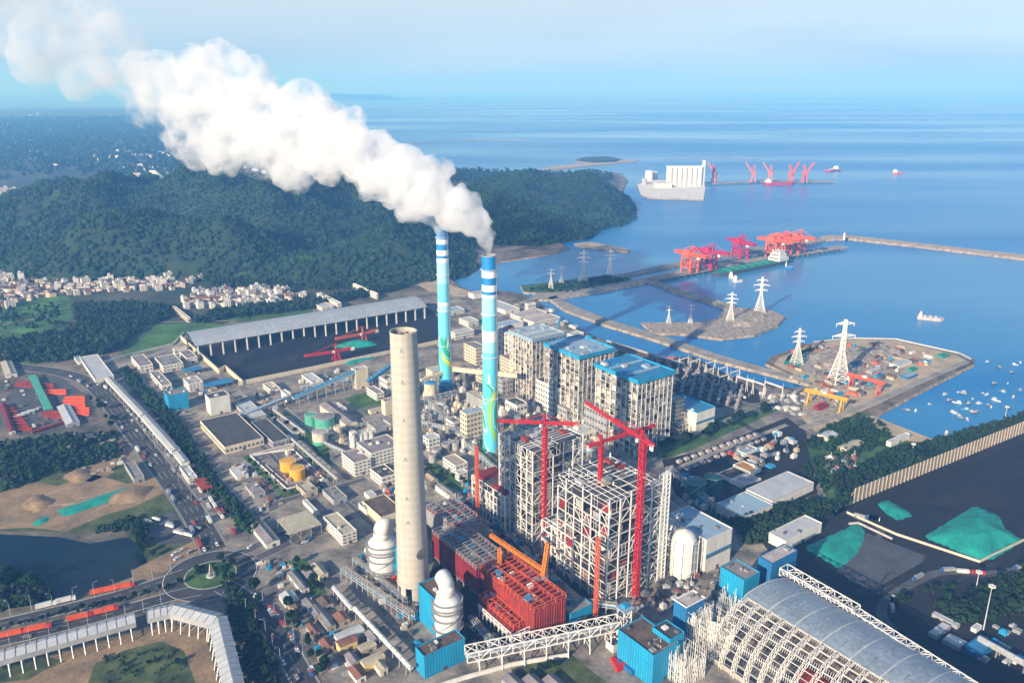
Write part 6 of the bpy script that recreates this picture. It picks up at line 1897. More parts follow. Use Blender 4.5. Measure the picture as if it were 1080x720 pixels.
for (u, vb, vt, k, lab) in PYL:
    z0 = 105 if vb < 200 else 0
    x, y = P(u, vb, z0)
    h = bis(lambda z: proj(x, y, z)[1] > vt, 0, 400) - z0
    s = h / 84
    if k not in usedp:
        usedp.add(k); o = py[k]; o.location = (x, y, z0); o.scale = (s, s, s); o['label'] = lab; o['group'] = 'pylons round the bay'; o.rotation_euler = (0, 0, R(8))
    else: dup(py[k], (x, y, z0), R(random.uniform(-15, 15)), lab, 'pylons round the bay', s)
# switchyard
def portal(w, h):
    o = thing('switchyard_portal', 'x', 'portal', (0, 0, 0), 0)
    for a in (0, w):
        mb = MB()
        mb.bar((a, -2.2, 0), (a, 0, h), .5); mb.bar((a, 2.2, 0), (a, 0, h), .5)
        for k in range(1, 6): mb.bar((a, -2.2 * (1 - k / 6), h * k / 6), (a, 2.2 * (1 - k / 6), h * k / 6), .3)
        mb.bar((a, 0, h), (a, 0, h + 5), .25)
        mb.build('post', 'white_steel', o)
    mb = MB(); truss(mb, (0, 0, h - 1.4), (w, 0, h - 1.4), 1.3, 1.3, 14, .3); mb.build('beam', 'white_steel', o)
    return o
sp0 = portal(26, 18)
kk = 0
for (u, v) in [(776, 410), (787, 413), (806, 416), (728, 390), (744, 392), (757, 398), (770, 402), (716, 388), (742, 400), (758, 407)]:
    x, y = P(u, v)
    lab = 'grey steel portal among the breakers of the switchyard' if kk > 2 else ['tall white portal at the bank edge of the switchyard, left', 'tall white portal at the bank edge of the switchyard, middle', 'tall white portal at the bank edge of the switchyard, right'][kk]
    if kk == 0: sp0.location = (x, y, 0); sp0.rotation_euler = (0, 0, R(-54)); sp0['label'] = lab; sp0['group'] = 'switchyard portals'
    else: dup(sp0, (x, y, 0), R(-54 if kk < 3 else GA), lab, 'switchyard portals', 1.0 if kk < 3 else .7)
    kk += 1
def breaker():
    o = thing('breaker', 'grey switchgear unit standing in a row of the switchyard', 'switchgear', (0, 0, 0), R(GA), 'switchgear rows')
    MB().box(-1.6, 1.6, -1, 1, 0, 1.8).build('base', 'grey_steel', o)
    mb = MB()
    for a in (-1.2, 0, 1.2): mb.lathe([(.22, 1.8), (.22, 4.6), (.4, 4.7), (.4, 5.1)], 8, (a, 0))
    mb.build('insulators', 'pink_roof', o)
    mb = MB(); mb.bar((-1.6, 0, 5.2), (1.6, 0, 5.2), .2); mb.build('busbar', 'light_roof', o)
    return o
br = breaker(); n = 0
for i in range(9):
    for j in range(5):
        u, v = 706 + i * 9.5 - j * 1.5, 386 + i * 3.2 + j * 5.2
        x, y = P(u, v)
        if n == 0: br.location = (x, y, 0.15)
        else: dup(br, (x, y, 0.15), sc=1.5)
        n += 1
o = thing('reel_shed', 'red orange arched reel beside the channel bank', 'shed', (*P(706, 384), 0), R(GA))
mb = MB()
for k in range(10):
    a, b = math.pi * k / 10, math.pi * (k + 1) / 10
    mb.quad((-11 * math.cos(a) + 11, 0, 7 * math.sin(a)), (-11 * math.cos(a) + 11, 9, 7 * math.sin(a)), (-11 * math.cos(b) + 11, 9, 7 * math.sin(b)), (-11 * math.cos(b) + 11, 0, 7 * math.sin(b)))
mb.build('cover', 'coral_steel', o)
MB().box(1, 21, .4, 8.6, 0, 3).build('base', 'grey_wall', o)
# ------------------------------------------------------------------ gantry cranes of the reclaimed site
def gantry(label, a, b, h, m, leg2=True):
    A_, B_ = P(*a), P(*b)
    L = math.dist(A_, B_); ang = math.atan2(B_[1] - A_[1], B_[0] - A_[0])
    o = thing('gantry_crane', label, 'gantry crane', (*A_, 0), ang)
    mb = MB()
    for y in (-2, 2): truss(mb, (-6, y, h), (L + 6, y, h), 1.5, 2.4, int(L / 3.5), .6)
    mb.build('girder', m, o)
    for x in (0, L):
        mb = MB()
        for y in (-6, 6): mb.bar((x, y, 0), (x, y * .35, h), 1.4)
        mb.bar((x, -5, h * .2), (x, 5, h * .2), .9); mb.box(x - 1, x + 1, -8, 8, 0, 1.4)
        mb.build('leg', m, o)
    MB().box(L * .4, L * .4 + 5, -2.5, 2.5, h + 2.7, h + 5).build('trolley', 'white_steel', o)
    return o
gantry('yellow gantry crane over the red stacks of the reclaimed site', (853, 425), (887, 434), 15, 'yellow_steel')
gantry('red gantry crane in the middle of the reclaimed site', (897, 408), (926, 416), 15, 'coral_steel')
rr = random.Random(31)
for k, (u, v, ul, ur, h, w, r, lab) in enumerate([(864, 430, 858, 874, 4, 'dark_red', 'dark_red', 'red steel stack under the yellow gantry'), (948, 386, 938, 962, 4, 'white_wall', 'light_roof', 'long white site hall with pink edge'), (962, 390, 957, 968, 3, 'green_sheet', 'green_sheet', 'short green site hut beside the long white hall'), (958, 398, 950, 968, 3, 'blue_wall', 'pale_blue_roof', 'pale blue site hut at the sea wall road'), (903, 385, 896, 910, 4, 'blue_wall', 'dark_roof', 'dark site hut right of the tallest pylon'), (876, 402, 870, 882, 4, 'tan_wall', 'brown_roof', 'brown site hut at the foot of the tallest pylon'), (842, 402, 836, 848, 3, 'tan_wall', 'beige_roof', 'tan site hut on the channel edge'), (920, 392, 914, 930, 4, 'grey_wall', 'light_roof', 'grey site hut behind the red gantry'), (995, 376, 988, 1002, 3, 'green_sheet', 'green_sheet', 'green hut near the tip of the reclaimed site'), (872, 372, 866, 880, 4, 'tan_wall', 'pink_roof', 'pink roofed hut behind the tallest pylon')]):
    B('cabin', lab, 'hut', u, v, ul, ur, h, wall=w, roof=r, door=False)
o = None
for k in range(190):
    # loose construction material lying about on the reclaimed site
    u, v = rr.uniform(835, 985), rr.uniform(364, 428)
    if v > 428 - max(0, (u - 890)) * .5 or v < 362 + max(0, u - 930) * .2 or (u < 860 and v > 400): continue
    x, y = P(u, v)
    m = rr.choice(['rust_roof', 'tan_wall', 'white_wall', 'dark_steel', 'mauve_roof', 'blue_trim', 'coral_steel', 'grey_steel', 'beige_roof', 'brown_roof'])
    L, w = rr.uniform(5, 16), rr.uniform(2, 5)
    mb = MB()
    for q in range(3): mb.box(-L / 2 + q * .5, L / 2 - q * .5, -w / 2, w / 2, q * 1.1, q * 1.1 + 1.0)
    cn = {'rust_roof': 'rusty', 'tan_wall': 'tan', 'white_wall': 'white', 'dark_steel': 'black', 'mauve_roof': 'mauve grey', 'blue_trim': 'blue', 'coral_steel': 'orange red', 'grey_steel': 'grey', 'beige_roof': 'beige', 'brown_roof': 'brown'}[m]
    tag(mb.build('material_stack', m, None, (x, y, .2), rr.choice([R(GA), R(GA - 90), rr.uniform(0, 6)])), cn + ' material stack lying on the sandy reclaimed site', 'material stack', cn + ' stacks on the reclaimed site')
# ------------------------------------------------------------------ moored boats in the little bay
def boat(kind):
    o = thing('boat', 'x', 'boat', (0, 0, SEA), 0)
    L, w = 11, 3.4
    out = [(-L / 2, -w * .4), (-L * .3, -w / 2), (L * .2, -w / 2), (L / 2, 0), (L * .2, w / 2), (-L * .3, w / 2), (-L / 2, w * .4)]
    MB().prism(out, -.5, 1.3, 0, 1, flare=-.3).build('hull', [['silo_white', 'blue_trim', 'dark_steel'][kind], 'light_roof'], o)
    MB().box(-L * .35, -L * .02, -w * .33, w * .33, 1.32, 3.4).build('cabin', ['silo_white', 'light_roof', 'grey_wall'][kind], o)
    MB().box(-L * .38, L * .02, -w * .38, w * .38, 3.42, 3.6).build('cabin_roof', ['pale_blue_roof', 'silo_white', 'mauve_roof'][kind], o)
    return o
bt = [boat(k) for k in range(3)]
ub = set()
for k, (a, b) in enumerate([(635, 365), (520, 382), (548, 420), (600, 435), (715, 412), (680, 445), (810, 380), (790, 372), (830, 455), (845, 465), (920, 360), (930, 350), (1000, 398), (1045, 345), (1055, 352), (595, 515), (610, 530), (622, 545), (580, 508), (700, 500), (715, 508), (675, 555), (410, 450), (240, 490), (310, 490), (820, 150), (905, 188), (1015, 165), (1050, 158), (985, 222), (880, 420), (655, 485), (740, 500), (525, 655), (795, 600), (640, 372), (760, 440), (960, 300), (870, 300)]):
    x, y = P(920 + a / 6.73, 360 + b / 6.73, SEA)
    q = k % 3
    lab = ['white boat with pale blue cabin roof moored in the small bay', 'blue boat with white cabin roof moored in the small bay', 'dark boat with mauve cabin roof moored in the small bay'][q]
    rz = random.uniform(0, 6.28)
    if q not in ub: ub.add(q); o = bt[q]; o.location = (x, y, SEA); o.rotation_euler = (0, 0, rz); o['label'] = lab; o['group'] = 'moored boats of type %s' % ['white', 'blue', 'dark'][q]
    else: dup(bt[q], (x, y, SEA), rz, lab, sc=random.uniform(.55, 1.05))
# ------------------------------------------------------------------ trees
rng = np.random.default_rng(17)
def crown_mesh(seed, n, rx, rz, m, leaf=0.42):
    """a crown of many leaf-sprays with gaps between them"""
    r = np.random.default_rng(seed)
    d = r.normal(0, 1, (n, 3)); d /= np.linalg.norm(d, axis=1)[:, None]
    lob = r.normal(0, 1, (7, 3)); lob /= np.linalg.norm(lob, axis=1)[:, None]
    rad = 0.62 + 0.38 * np.max(np.maximum(d @ lob.T, 0) ** 3, axis=1)
    p = d * (rad * r.uniform(0.45, 1.0, n) ** 0.6)[:, None]
    p[:, 0] *= rx; p[:, 1] *= rx; p[:, 2] *= rz
    a = r.normal(0, 1, (n, 3)); a /= np.linalg.norm(a, axis=1)[:, None]
    b = np.cross(a, r.normal(0, 1, (n, 3))); b /= np.linalg.norm(b, axis=1)[:, None]
    s = r.uniform(.6, 1.5, (n, 1)) * leaf
    V = np.stack([p + a * s, p + b * s * .9, p - a * s, p - b * s * .9], 1).reshape(-1, 3)
    Fc = np.arange(n * 4).reshape(-1, 4)
    me = grid_mesh('crown', V, Fc); me.materials.append(MT(m))
    return me
def make_tree(seed, h, rx, m, n=340):
    o = thing('tree', 'x', 'tree', (0, 0, 0), 0)
    mb = MB()
    mb.tube([(0, 0, 0), (.1, .05, h * .3), (-.05, .1, h * .55), (0, 0, h * .8)], [h * .035, h * .028, h * .02, h * .008], 7)
    r = random.Random(seed)
    for k in range(5):
        a = r.uniform(0, 6.28); z = h * r.uniform(.35, .6)
        mb.tube([(0, 0, z), (math.cos(a) * rx * .35, math.sin(a) * rx * .35, z + h * .12), (math.cos(a) * rx * .65, math.sin(a) * rx * .65, z + h * .2)], [h * .014, h * .01, h * .004], 5)
    mb.build('trunk', 'trunk', o)
    link('crown', crown_mesh(seed, n, rx, h * .36, m, rx * .2), o, (0, 0, h * .64))
    return o
TR = [make_tree(1, 9, 3.6, 'leaf'), make_tree(2, 7.5, 3.0, 'leaf_dark'), make_tree(3, 11, 3.8, 'leaf'), make_tree(4, 8.5, 4.2, 'leaf_dark'), make_tree(5, 6.5, 2.4, 'leaf')]
tu = set(); trr = random.Random(77); TREE_N = 0
def tree_at(x, y, label, group, s=1.0):
    global TREE_N
    k = trr.randrange(5); s = s * trr.uniform(.75, 1.3); rz = trr.uniform(0, 6.28)
    TREE_N += 1
    if k not in tu:
        tu.add(k); o = TR[k]; o.location = (x, y, 0.1); o.rotation_euler = (0, 0, rz); o.scale = (s, s, s); o['label'] = label; o['group'] = group
        return o
    return dup(TR[k], (x, y, 0.1), rz, label, group, s)
def tree_row(px, n, jit, label, group, s=1.0):
    pts = PP(px)
    seg = [math.dist(pts[i], pts[i + 1]) for i in range(len(pts) - 1)]
    T = sum(seg)
    for k in range(n):
        d = T * (k + trr.uniform(.1, .9)) / n
        i = 0
        while i < len(seg) - 1 and d > seg[i]: d -= seg[i]; i += 1
        f = d / seg[i]; a, b = pts[i], pts[i + 1]
        tree_at(a[0] + (b[0] - a[0]) * f + trr.uniform(-jit, jit), a[1] + (b[1] - a[1]) * f + trr.uniform(-jit, jit), label, group, s)
tree_row([(236, 585), (262, 640), (280, 690), (292, 730)], 20, 7, 'green tree on the verge left of the lower right road', 'verge trees by the lower road')
tree_row([(300, 640), (330, 690), (345, 720)], 10, 3, 'green tree between the car lane and the shacks', 'trees by the shacks')
tree_row([(312, 596), (340, 626)], 8, 4, 'green tree on the lawn among the shacks', 'lawn trees among shacks')
tree_row([(0, 612), (20, 620), (40, 628)], 9, 8, 'dark tree at the lower left shore of the pond', 'trees at the pond shore', 1.3)
tree_row([(140, 560), (155, 585), (165, 590)], 8, 5, 'tree on the right bank of the pond', 'trees on the right pond bank')
tree_row([(100, 420), (115, 450), (130, 480)], 12, 10, 'dark tree between the container yard and the main road', 'trees by the container yard')
tree_row([(212, 600), (222, 604), (232, 606)], 9, 6, 'small bush tree on the roundabout island', 'roundabout trees', .55)
tree_row([(0, 664), (60, 650), (130, 634), (190, 616)], 26, 2, 'small tree on the median between the two carriageways', 'median trees', .55)
tree_row([(112, 700), (150, 695), (190, 700)], 5, 6, 'small tree inside the lower left enclosure', 'enclosure trees', .45)
tree_row([(262, 484), (300, 522), (345, 510)], 10, 3, 'small tree on the grass round the tank square', 'tank square trees', .6)
tree_row([(690, 480), (745, 458), (820, 430)], 26, 5, 'dark tree in the strip beside the plant road', 'plant road trees', 1.1)
tree_row([(450, 495), (480, 505), (500, 518)], 10, 4, 'tree on the lawn right of the concrete chimney', 'chimney lawn trees', .7)
tree_row([(285, 440), (300, 450), (345, 488)], 12, 5, 'tree on the grass by the green tanks', 'tank lawn trees', .7)
tree_row([(960, 640), (1000, 625), (1080, 640)], 14, 10, 'dark tree beside the track of the right yard', 'right yard trees')
tree_row([(890, 660), (925, 665), (950, 680)], 10, 6, 'dark tree behind the lattice belt bridge', 'belt bridge trees')
tree_row([(560, 712), (590, 700)], 6, 3, 'tree in the dark green yard at the lower edge', 'lower yard trees', .7)
# belts that read as one mass
def belt(px, n, r0, r1, m, jit, name='tree_belt', zz=0.0):
    q = PP(px)
    xs = [p[0] for p in q]; ys = [p[1] for p in q]
    out = []
    r = random.Random(len(px) * 31 + n)
    tries = 0
    while len(out) < n and tries < n * 40:
        tries += 1
        x, y = r.uniform(min(xs), max(xs)), r.uniform(min(ys), max(ys))
        c = False
        for k in range(len(q)):
            (ax, ay), (bx, by) = q[k - 1], q[k]
            if (ay > y) != (by > y) and x < (bx - ax) * (y - ay) / (by - ay) + ax: c = not c
        if c: out.append((x, y))
    n = len(out)
    rad = rng.uniform(r0, r1, n)
    # three clumps per crown at uneven heights
    pos, rd = [], []
    for (x, y), q_ in zip(out, rad):
        for k in range(5):
            pos.append((x + rng.normal(0, q_ * .5), y + rng.normal(0, q_ * .5), q_ * (.5 + .42 * k) + rng.normal(0, .3) + zz)); rd.append(q_ * rng.uniform(.45, .8))
    o = clumps(name, np.array(pos), np.array(rd), m, squash=.85, jit=.38)
    return tag(o, kind='stuff')
belt([(126, 392), (136, 390), (185, 440), (238, 520), (275, 560), (262, 566), (222, 520), (170, 446)], 520, 1.6, 3.0, 'leaf', 2)
belt([(846, 470), (872, 450), (905, 438), (935, 450), (945, 466), (905, 480), (870, 478)], 330, 1.3, 2.4, 'leaf', 2)
belt([(880, 500), (940, 476), (1000, 462), (1100, 432), (1100, 444), (1000, 482), (905, 524), (880, 540)], 620, 1.5, 3.0, 'leaf_dark', 2)
belt([(770, 552), (858, 528), (880, 540), (830, 566), (790, 575)], 350, 1.8, 3.4, 'leaf_dark', 2)
belt([(850, 486), (890, 478), (905, 500), (870, 520), (846, 505)], 120, 1.2, 2.2, 'leaf', 2)
belt([(0, 470), (60, 462), (110, 460), (135, 480), (100, 490), (40, 505), (0, 520)], 330, 1.6, 3.6, 'leaf_dark', 2)
belt([(78, 322), (130, 320), (186, 324), (180, 337), (150, 345), (80, 352)], 800, 1.8, 4.0, 'leaf_dark', 2)
belt([(0, 325), (60, 322), (70, 345), (0, 350)], 60, 2.0, 4.0, 'leaf', 2)
belt([(70, 350), (150, 348), (120, 372), (60, 382), (0, 384), (0, 362)], 700, 2.0, 4.5, 'leaf_dark', 2)
belt([(200, 342), (330, 326), (420, 306), (440, 298), (330, 318), (230, 330)], 500, 2.0, 5.0, 'leaf_dark', 2)
belt([(215, 292), (300, 296), (400, 300), (400, 306), (330, 306), (230, 304)], 260, 2.0, 4.0, 'leaf_dark', 2)
belt([(100, 562), (140, 560), (152, 580), (158, 560), (140, 548)], 90, 1.4, 2.6, 'leaf', 2)
belt([(236, 612), (252, 630), (290, 700), (300, 740), (262, 740), (250, 690)], 260, 1.2, 2.6, 'leaf_dark', 2, 'shrubbery')
belt([(0, 600), (40, 612), (60, 632), (0, 642)], 130, 1.6, 3.0, 'leaf_dark', 2)
belt([(110, 690), (190, 682), (205, 715), (110, 730)], 60, .5, 1.0, 'leaf', 2, 'shrubbery')
belt([(556, 306), (640, 292), (662, 297), (600, 309)], 200, 1.2, 2.6, 'leaf', 2, 'shrubbery')
belt([(826, 384), (845, 372), (868, 366), (836, 376)], 60, 1.2, 2.4, 'leaf', 2, 'shrubbery')
belt([(986, 640), (1080, 600), (1080, 650), (1000, 660)], 200, 1.4, 2.8, 'leaf_dark', 2)
# the plain beyond the hills: far copses
belt([(-60, 192), (60, 186), (180, 190), (300, 178), (410, 172), (350, 146), (250, 124), (-100, 126)], 6500, 6, 15, 'leaf_dark', 2)
belt([(400, 171), (470, 180), (560, 184), (640, 184), (650, 190), (560, 196), (470, 192), (400, 182)], 500, 5, 11, 'leaf_dark', 2)
# ------------------------------------------------------------------ villages
mat('house_wall_pink', (0.60, 0.48, 0.42), .85, var=.25, scale=.3)
def house(k):
    W_, D_, H_ = [(11, 9, 9), (9, 8, 6), (13, 9, 12), (10, 10, 7), (8, 8, 10), (15, 9, 6)][k]
    o = thing('house', 'x', 'house', (0, 0, 0), 0)
    w = ['white_wall', 'cream_wall', 'white_wall', 'house_wall_pink', 'grey_wall', 'tan_wall'][k]
    MB().box(0, W_, 0, D_, 0, H_).build('wall', w, o)
    if k in (1, 3, 5):
        mb = MB(); r = 2.6
        mb.quad((-.6, -.6, H_), (W_ + .6, -.6, H_), (W_ + .6, D_ / 2, H_ + r), (-.6, D_ / 2, H_ + r)); mb.quad((-.6, D_ / 2, H_ + r), (W_ + .6, D_ / 2, H_ + r), (W_ + .6, D_ + .6, H_), (-.6, D_ + .6, H_))
        for x in (0, W_):
            i = len(mb.v); mb.v += [(x, 0, H_), (x, D_, H_), (x, D_ / 2, H_ + r)]; mb.f.append((i, i + 1, i + 2)); mb.m.append(0)
        mb.build('roof', ['', 'rust_roof', '', 'mauve_roof', '', 'brown_roof'][k], o)
    else:
        MB().box(.4, W_ - .4, .4, D_ - .4, H_ + .01, H_ + .1).build('roof', ['light_roof', '', 'pink_roof', '', 'grey_roof', ''][k], o)
        MB().box(W_ * .6, W_ * .9, D_ * .5, D_ * .9, H_ + .11, H_ + 2.6).build('roof_room', w, o)
    mb = MB()
    for z in range(int(H_ // 3)):
        for i in range(3): mb.box(W_ * (.1 + .3 * i), W_ * (.27 + .3 * i), -.08, -.01, z * 3 + 1, z * 3 + 2.4)
    mb.build('window_band', 'window', o)
    return o
HS_ = [house(k) for k in range(6)]
hu = set(); hr = random.Random(5)
HN = ['white flat roofed house with pale roof', 'cream house with rusty red gabled roof', 'tall white house with pinkish flat roof', 'pink walled house with mauve gabled roof', 'grey narrow house with flat roof', 'tan long house with brown roof']
def village(px, n, where, grp, zz=0.0, rz0=GA, smin=.8, smax=1.25):
    q = PP(px, zz); xs = [p[0] for p in q]; ys = [p[1] for p in q]
    placed = []; tries = 0
    while len(placed) < n and tries < n * 60:
        tries += 1
        x, y = hr.uniform(min(xs), max(xs)), hr.uniform(min(ys), max(ys))
        c = False
        for k in range(len(q)):
            (ax, ay), (bx, by) = q[k - 1], q[k]
            if (ay > y) != (by > y) and x < (bx - ax) * (y - ay) / (by - ay) + ax: c = not c
        if not c or any((x - a) ** 2 + (y - b) ** 2 < 170 for a, b in placed): continue
        placed.append((x, y))
        k = hr.randrange(6); rz = R(rz0 + hr.choice([0, 0, 90]) + hr.uniform(-8, 8)); s = hr.uniform(smin, smax)
        lab = HN[k] + ' ' + where
        if k not in hu:
            hu.add(k); o = HS_[k]; o.location = (x, y, zz); o.rotation_euler = (0, 0, rz); o.scale = (s,) * 3; o['label'] = lab; o['group'] = grp
        else: dup(HS_[k], (x, y, zz), rz, lab, grp, s)
village([(-20, 285), (60, 290), (120, 291), (200, 290), (212, 296), (190, 306), (100, 311), (0, 318), (-30, 316)], 165, 'in the left village at the hill foot', 'houses of the left village')
village([(-20, 318), (16, 316), (14, 326), (-20, 328)], 12, 'at the edge of the green field', 'houses by the green field')
village([(190, 318), (230, 306), (300, 306), (318, 312), (322, 320), (260, 325), (195, 326)], 85, 'in the right village below the wooded hill', 'houses of the right village')
village([(-30, 205), (10, 203), (34, 206), (30, 212), (0, 220), (-30, 222)], 34, 'in the village left of the hill shoulder', 'houses beside the hill shoulder', 0, GA, 1.4, 2.2)
# the rest of the village houses, past what one could count
mb = MB(); vr0 = random.Random(40)
def more_houses(px, n):
    q = PP(px); xs = [p[0] for p in q]; ys = [p[1] for p in q]; k = t = 0
    while k < n and t < n * 60:
        t += 1
        x, y = vr0.uniform(min(xs), max(xs)), vr0.uniform(min(ys), max(ys)); c = False
        for i in range(len(q)):
            (ax, ay), (bx, by) = q[i - 1], q[i]
            if (ay > y) != (by > y) and x < (bx - ax) * (y - ay) / (by - ay) + ax: c = not c
        if not c: continue
        k += 1
        a, b, h = vr0.uniform(6, 13), vr0.uniform(6, 10), vr0.uniform(4, 9)
        mb.box(x, x + a, y, y + b, 0, h, vr0.randrange(4), top=4 + vr0.randrange(4))
more_houses([(-20, 286), (60, 291), (120, 292), (200, 291), (210, 296), (188, 305), (100, 310), (0, 317), (-30, 316)], 330)
more_houses([(190, 319), (230, 307), (300, 307), (316, 312), (320, 319), (260, 324), (195, 325)], 120)
more_houses([(-30, 206), (10, 204), (33, 207), (28, 212), (0, 219), (-30, 221)], 50)
more_houses([(-20, 319), (40, 312), (14, 325), (-20, 327)], 20)
tag(mb.build('village_houses', ['white_wall', 'cream_wall', 'house_wall_pink', 'tan_wall', 'rust_roof', 'mauve_roof', 'pink_roof', 'light_roof']), kind='stuff')
# far town blocks on the plain: tiny bright specks beyond count
pos = []
fr = random.Random(8)
mb = MB()
for (u0, u1, v0, v1, n) in [(110, 185, 158, 167, 70), (0, 60, 120, 150, 22), (130, 260, 176, 190, 90), (20, 120, 160, 175, 14), (0, 160, 128, 140, 24), (230, 300, 165, 185, 16)]:
    for _ in range(n):
        x, y = P(fr.uniform(u0, u1), fr.uniform(v0, v1))
        a, b, h = fr.uniform(10, 34), fr.uniform(8, 20), fr.uniform(5, 15)
        mb.box(x, x + a, y, y + b, 0, h, fr.randrange(3))
tag(mb.build('far_town', ['white_wall', 'pink_roof', 'light_roof']), kind='stuff')
# ------------------------------------------------------------------ vehicles
mat('car_white', (0.75, 0.75, 0.74), .3, var=0, spec=.5); mat('car_red', (0.55, 0.02, 0.02), .3, var=0, spec=.5); mat('car_dark', (0.03, 0.03, 0.035), .3, var=0, spec=.5)
mat('car_blue', (0.03, 0.09, 0.30), .3, var=0, spec=.5); mat('car_silver', (0.42, 0.43, 0.45), .3, metal=.4, var=0)
mat('orange_cargo', (0.75, 0.10, 0.02), .6, var=.2)
def wheels(o, xs, w, r=.36):
    for x in xs:
        for s in (-1, 1):
            mb = MB(); mb.tube([(x, s * (w / 2 - .25), r), (x, s * w / 2, r)], r, 10); mb.build('wheel', 'rubber', o)
def car(m):
    o = thing('car', 'x', 'car', (0, 0, 0), 0)
    mb = MB(); mb.prism([(-2.2, -.85), (2.0, -.88), (2.25, -.6), (2.25, .6), (2.0, .88), (-2.2, .85)], .3, .95); mb.build('body', m, o)
    mb = MB(); i = 0; mb.v += [(-1.8, -.8, .95), (1.0, -.8, .95), (1.0, .8, .95), (-1.8, .8, .95), (-1.4, -.66, 1.5), (.35, -.66, 1.5), (.35, .66, 1.5), (-1.4, .66, 1.5)]
    mb.f += [(0, 1, 5, 4), (1, 2, 6, 5), (2, 3, 7, 6), (3, 0, 4, 7)]; mb.m += [0] * 4; c = mb.build('cabin', 'window', o)
    MB().box(-1.42, .37, -.67, .67, 1.5, 1.56).build('roof', m, c)
    wheels(o, (-1.35, 1.35), 1.8)
    return o
def truck(m, box, L=12):
    o = thing('truck', 'x', 'truck', (0, 0, 0), 0)
    MB().box(L / 2 - 2.2, L / 2, -1.2, 1.2, .6, 3.0).build('cab', m, o)
    MB().box(L / 2 - .4, L / 2 + .03, -1.05, 1.05, 1.9, 2.7).build('windscreen', 'window', o)
    MB().box(-L / 2, L / 2 - 2.5, -1.25, 1.25, .95, 3.6).build('cargo_box', box, o)
    MB().box(-L / 2, L / 2, -.8, .8, .6, .94).build('chassis', 'dark_steel', o)
    wheels(o, (-L / 2 + 1.2, -L / 2 + 2.6, L / 2 - 1.4), 2.5, .5)
    return o
CARS = {c: car('car_' + c) for c in ('white', 'red', 'dark', 'blue', 'silver')}
TRK = {'white': truck('car_white', 'silo_white'), 'orange': truck('car_red', 'orange_cargo', 15), 'red': truck('car_red', 'red_plate'), 'grey': truck('car_blue', 'grey_steel')}
vu = set(); vr_ = random.Random(21)
def put(kind, col, x, y, rz, lab, grp, z=.24, sc=1.0):
    o = (CARS if kind == 'car' else TRK)[col]
    if (kind, col) not in vu:
        vu.add((kind, col)); o.location = (x, y, z); o.rotation_euler = (0, 0, rz); o.scale = (sc,) * 3; o['label'] = lab; o['group'] = grp
    else: dup(o, (x, y, z), rz, lab, grp, sc)
def traffic(px, offs, n, kind, cols, where, grp, sc=1.0, z=.24, t0=0.0, t1=1.0):
    pts = smooth_line(PP(px)); off = ribbon_pts(pts, 1.0)
    for _ in range(n):
        f = vr_.uniform(t0, t1) * (len(pts) - 1); k = min(int(f), len(pts) - 2); f -= k
        a, b = pts[k], pts[k + 1]; w = vr_.choice(offs)
        x, y = a[0] + (b[0] - a[0]) * f + off[k][0] * 2 * w, a[1] + (b[1] - a[1]) * f + off[k][1] * 2 * w
        ang = math.atan2(b[1] - a[1], b[0] - a[0]) + (0 if w < 0 else math.pi)
        c = vr_.choice(cols)
        put(kind, c, x, y, ang, f'{c} {kind} {where}', f'{c} {kind}s {where}', z, sc)
traffic(main_road, (-7, -4, 4, 7), 30, 'car', ['white', 'dark', 'silver', 'white', 'blue', 'red'], 'driving on the main road', 'x', 1.25, t0=.25)
traffic(main_road, (-8.5, 8.5), 9, 'truck', ['white', 'grey', 'red'], 'driving on the main road', 'x', 1.0, t0=.2)
traffic([(236, 618), (262, 634), (285, 660), (305, 690), (330, 735)], (-6, -3, 3, 6), 14, 'car', ['white', 'silver', 'dark', 'blue', 'red'], 'on the road leaving the roundabout', 'x', 1.2)
traffic([(-80, 695), (0, 676), (60, 662), (130, 643)], (-3, 3), 5, 'car', ['white', 'dark', 'silver'], 'on the lower left carriageway', 'x', 1.2)
traffic([(262, 580), (300, 562), (318, 572), (345, 556)], (-2, 2), 7, 'car', ['white', 'silver', 'blue'], 'on the plant side road', 'x', 1.2)
traffic([(268, 625), (300, 660), (330, 710)], (-1, 1), 26, 'car', ['white', 'silver', 'dark', 'red', 'blue'], 'parked along the tree lane', 'x', 1.2)
traffic([(690, 474), (740, 454), (812, 427)], (-2, 2), 6, 'truck', ['white', 'grey'], 'on the plant road', 'x', 1.0)
traffic([(120, 432), (160, 480), (205, 540)], (12, 14, 16, 18), 46, 'car', ['white', 'silver', 'dark', 'white', 'blue', 'red'], 'parked between the main road and the gallery', 'x', 1.3)
traffic([(155, 548), (180, 556), (205, 562)], (-6, -3, 0, 3, 6), 9, 'truck', ['white', 'grey', 'white'], 'parked in the lorry yard by the pond', 'x', .8)
traffic([(205, 512), (225, 545), (245, 572)], (2, 6, 9), 11, 'truck', ['white', 'grey', 'red'], 'waiting at the roundabout depot', 'x', .9)
traffic([(180, 590), (200, 580)], (-4, 4), 6, 'car', ['white', 'silver'], 'on the sandy lot by the pond', 'x', 1.3)
for (a, b, col, lab) in [((0, 673), (54, 661), 'orange', 'orange cargo truck in the left convoy of the lower carriageway'), ((70, 656), (126, 642), 'orange', 'orange red truck in the right convoy of the lower carriageway'), ((38, 643), (80, 632), 'white', 'long white truck of the convoy on the upper carriageway'), ((98, 627), (140, 618), 'orange', 'orange lorry parked by the pond bank')]:
    A_, B_ = P(*a), P(*b); L = math.dist(A_, B_); n = max(2, int(L / 15))
    for k in range(n):
        t = (k + .5) / n
        put('truck', col, A_[0] + (B_[0] - A_[0]) * t, A_[1] + (B_[1] - A_[1]) * t, math.atan2(B_[1] - A_[1], B_[0] - A_[0]), lab, lab + ' row', .26, 1.12)
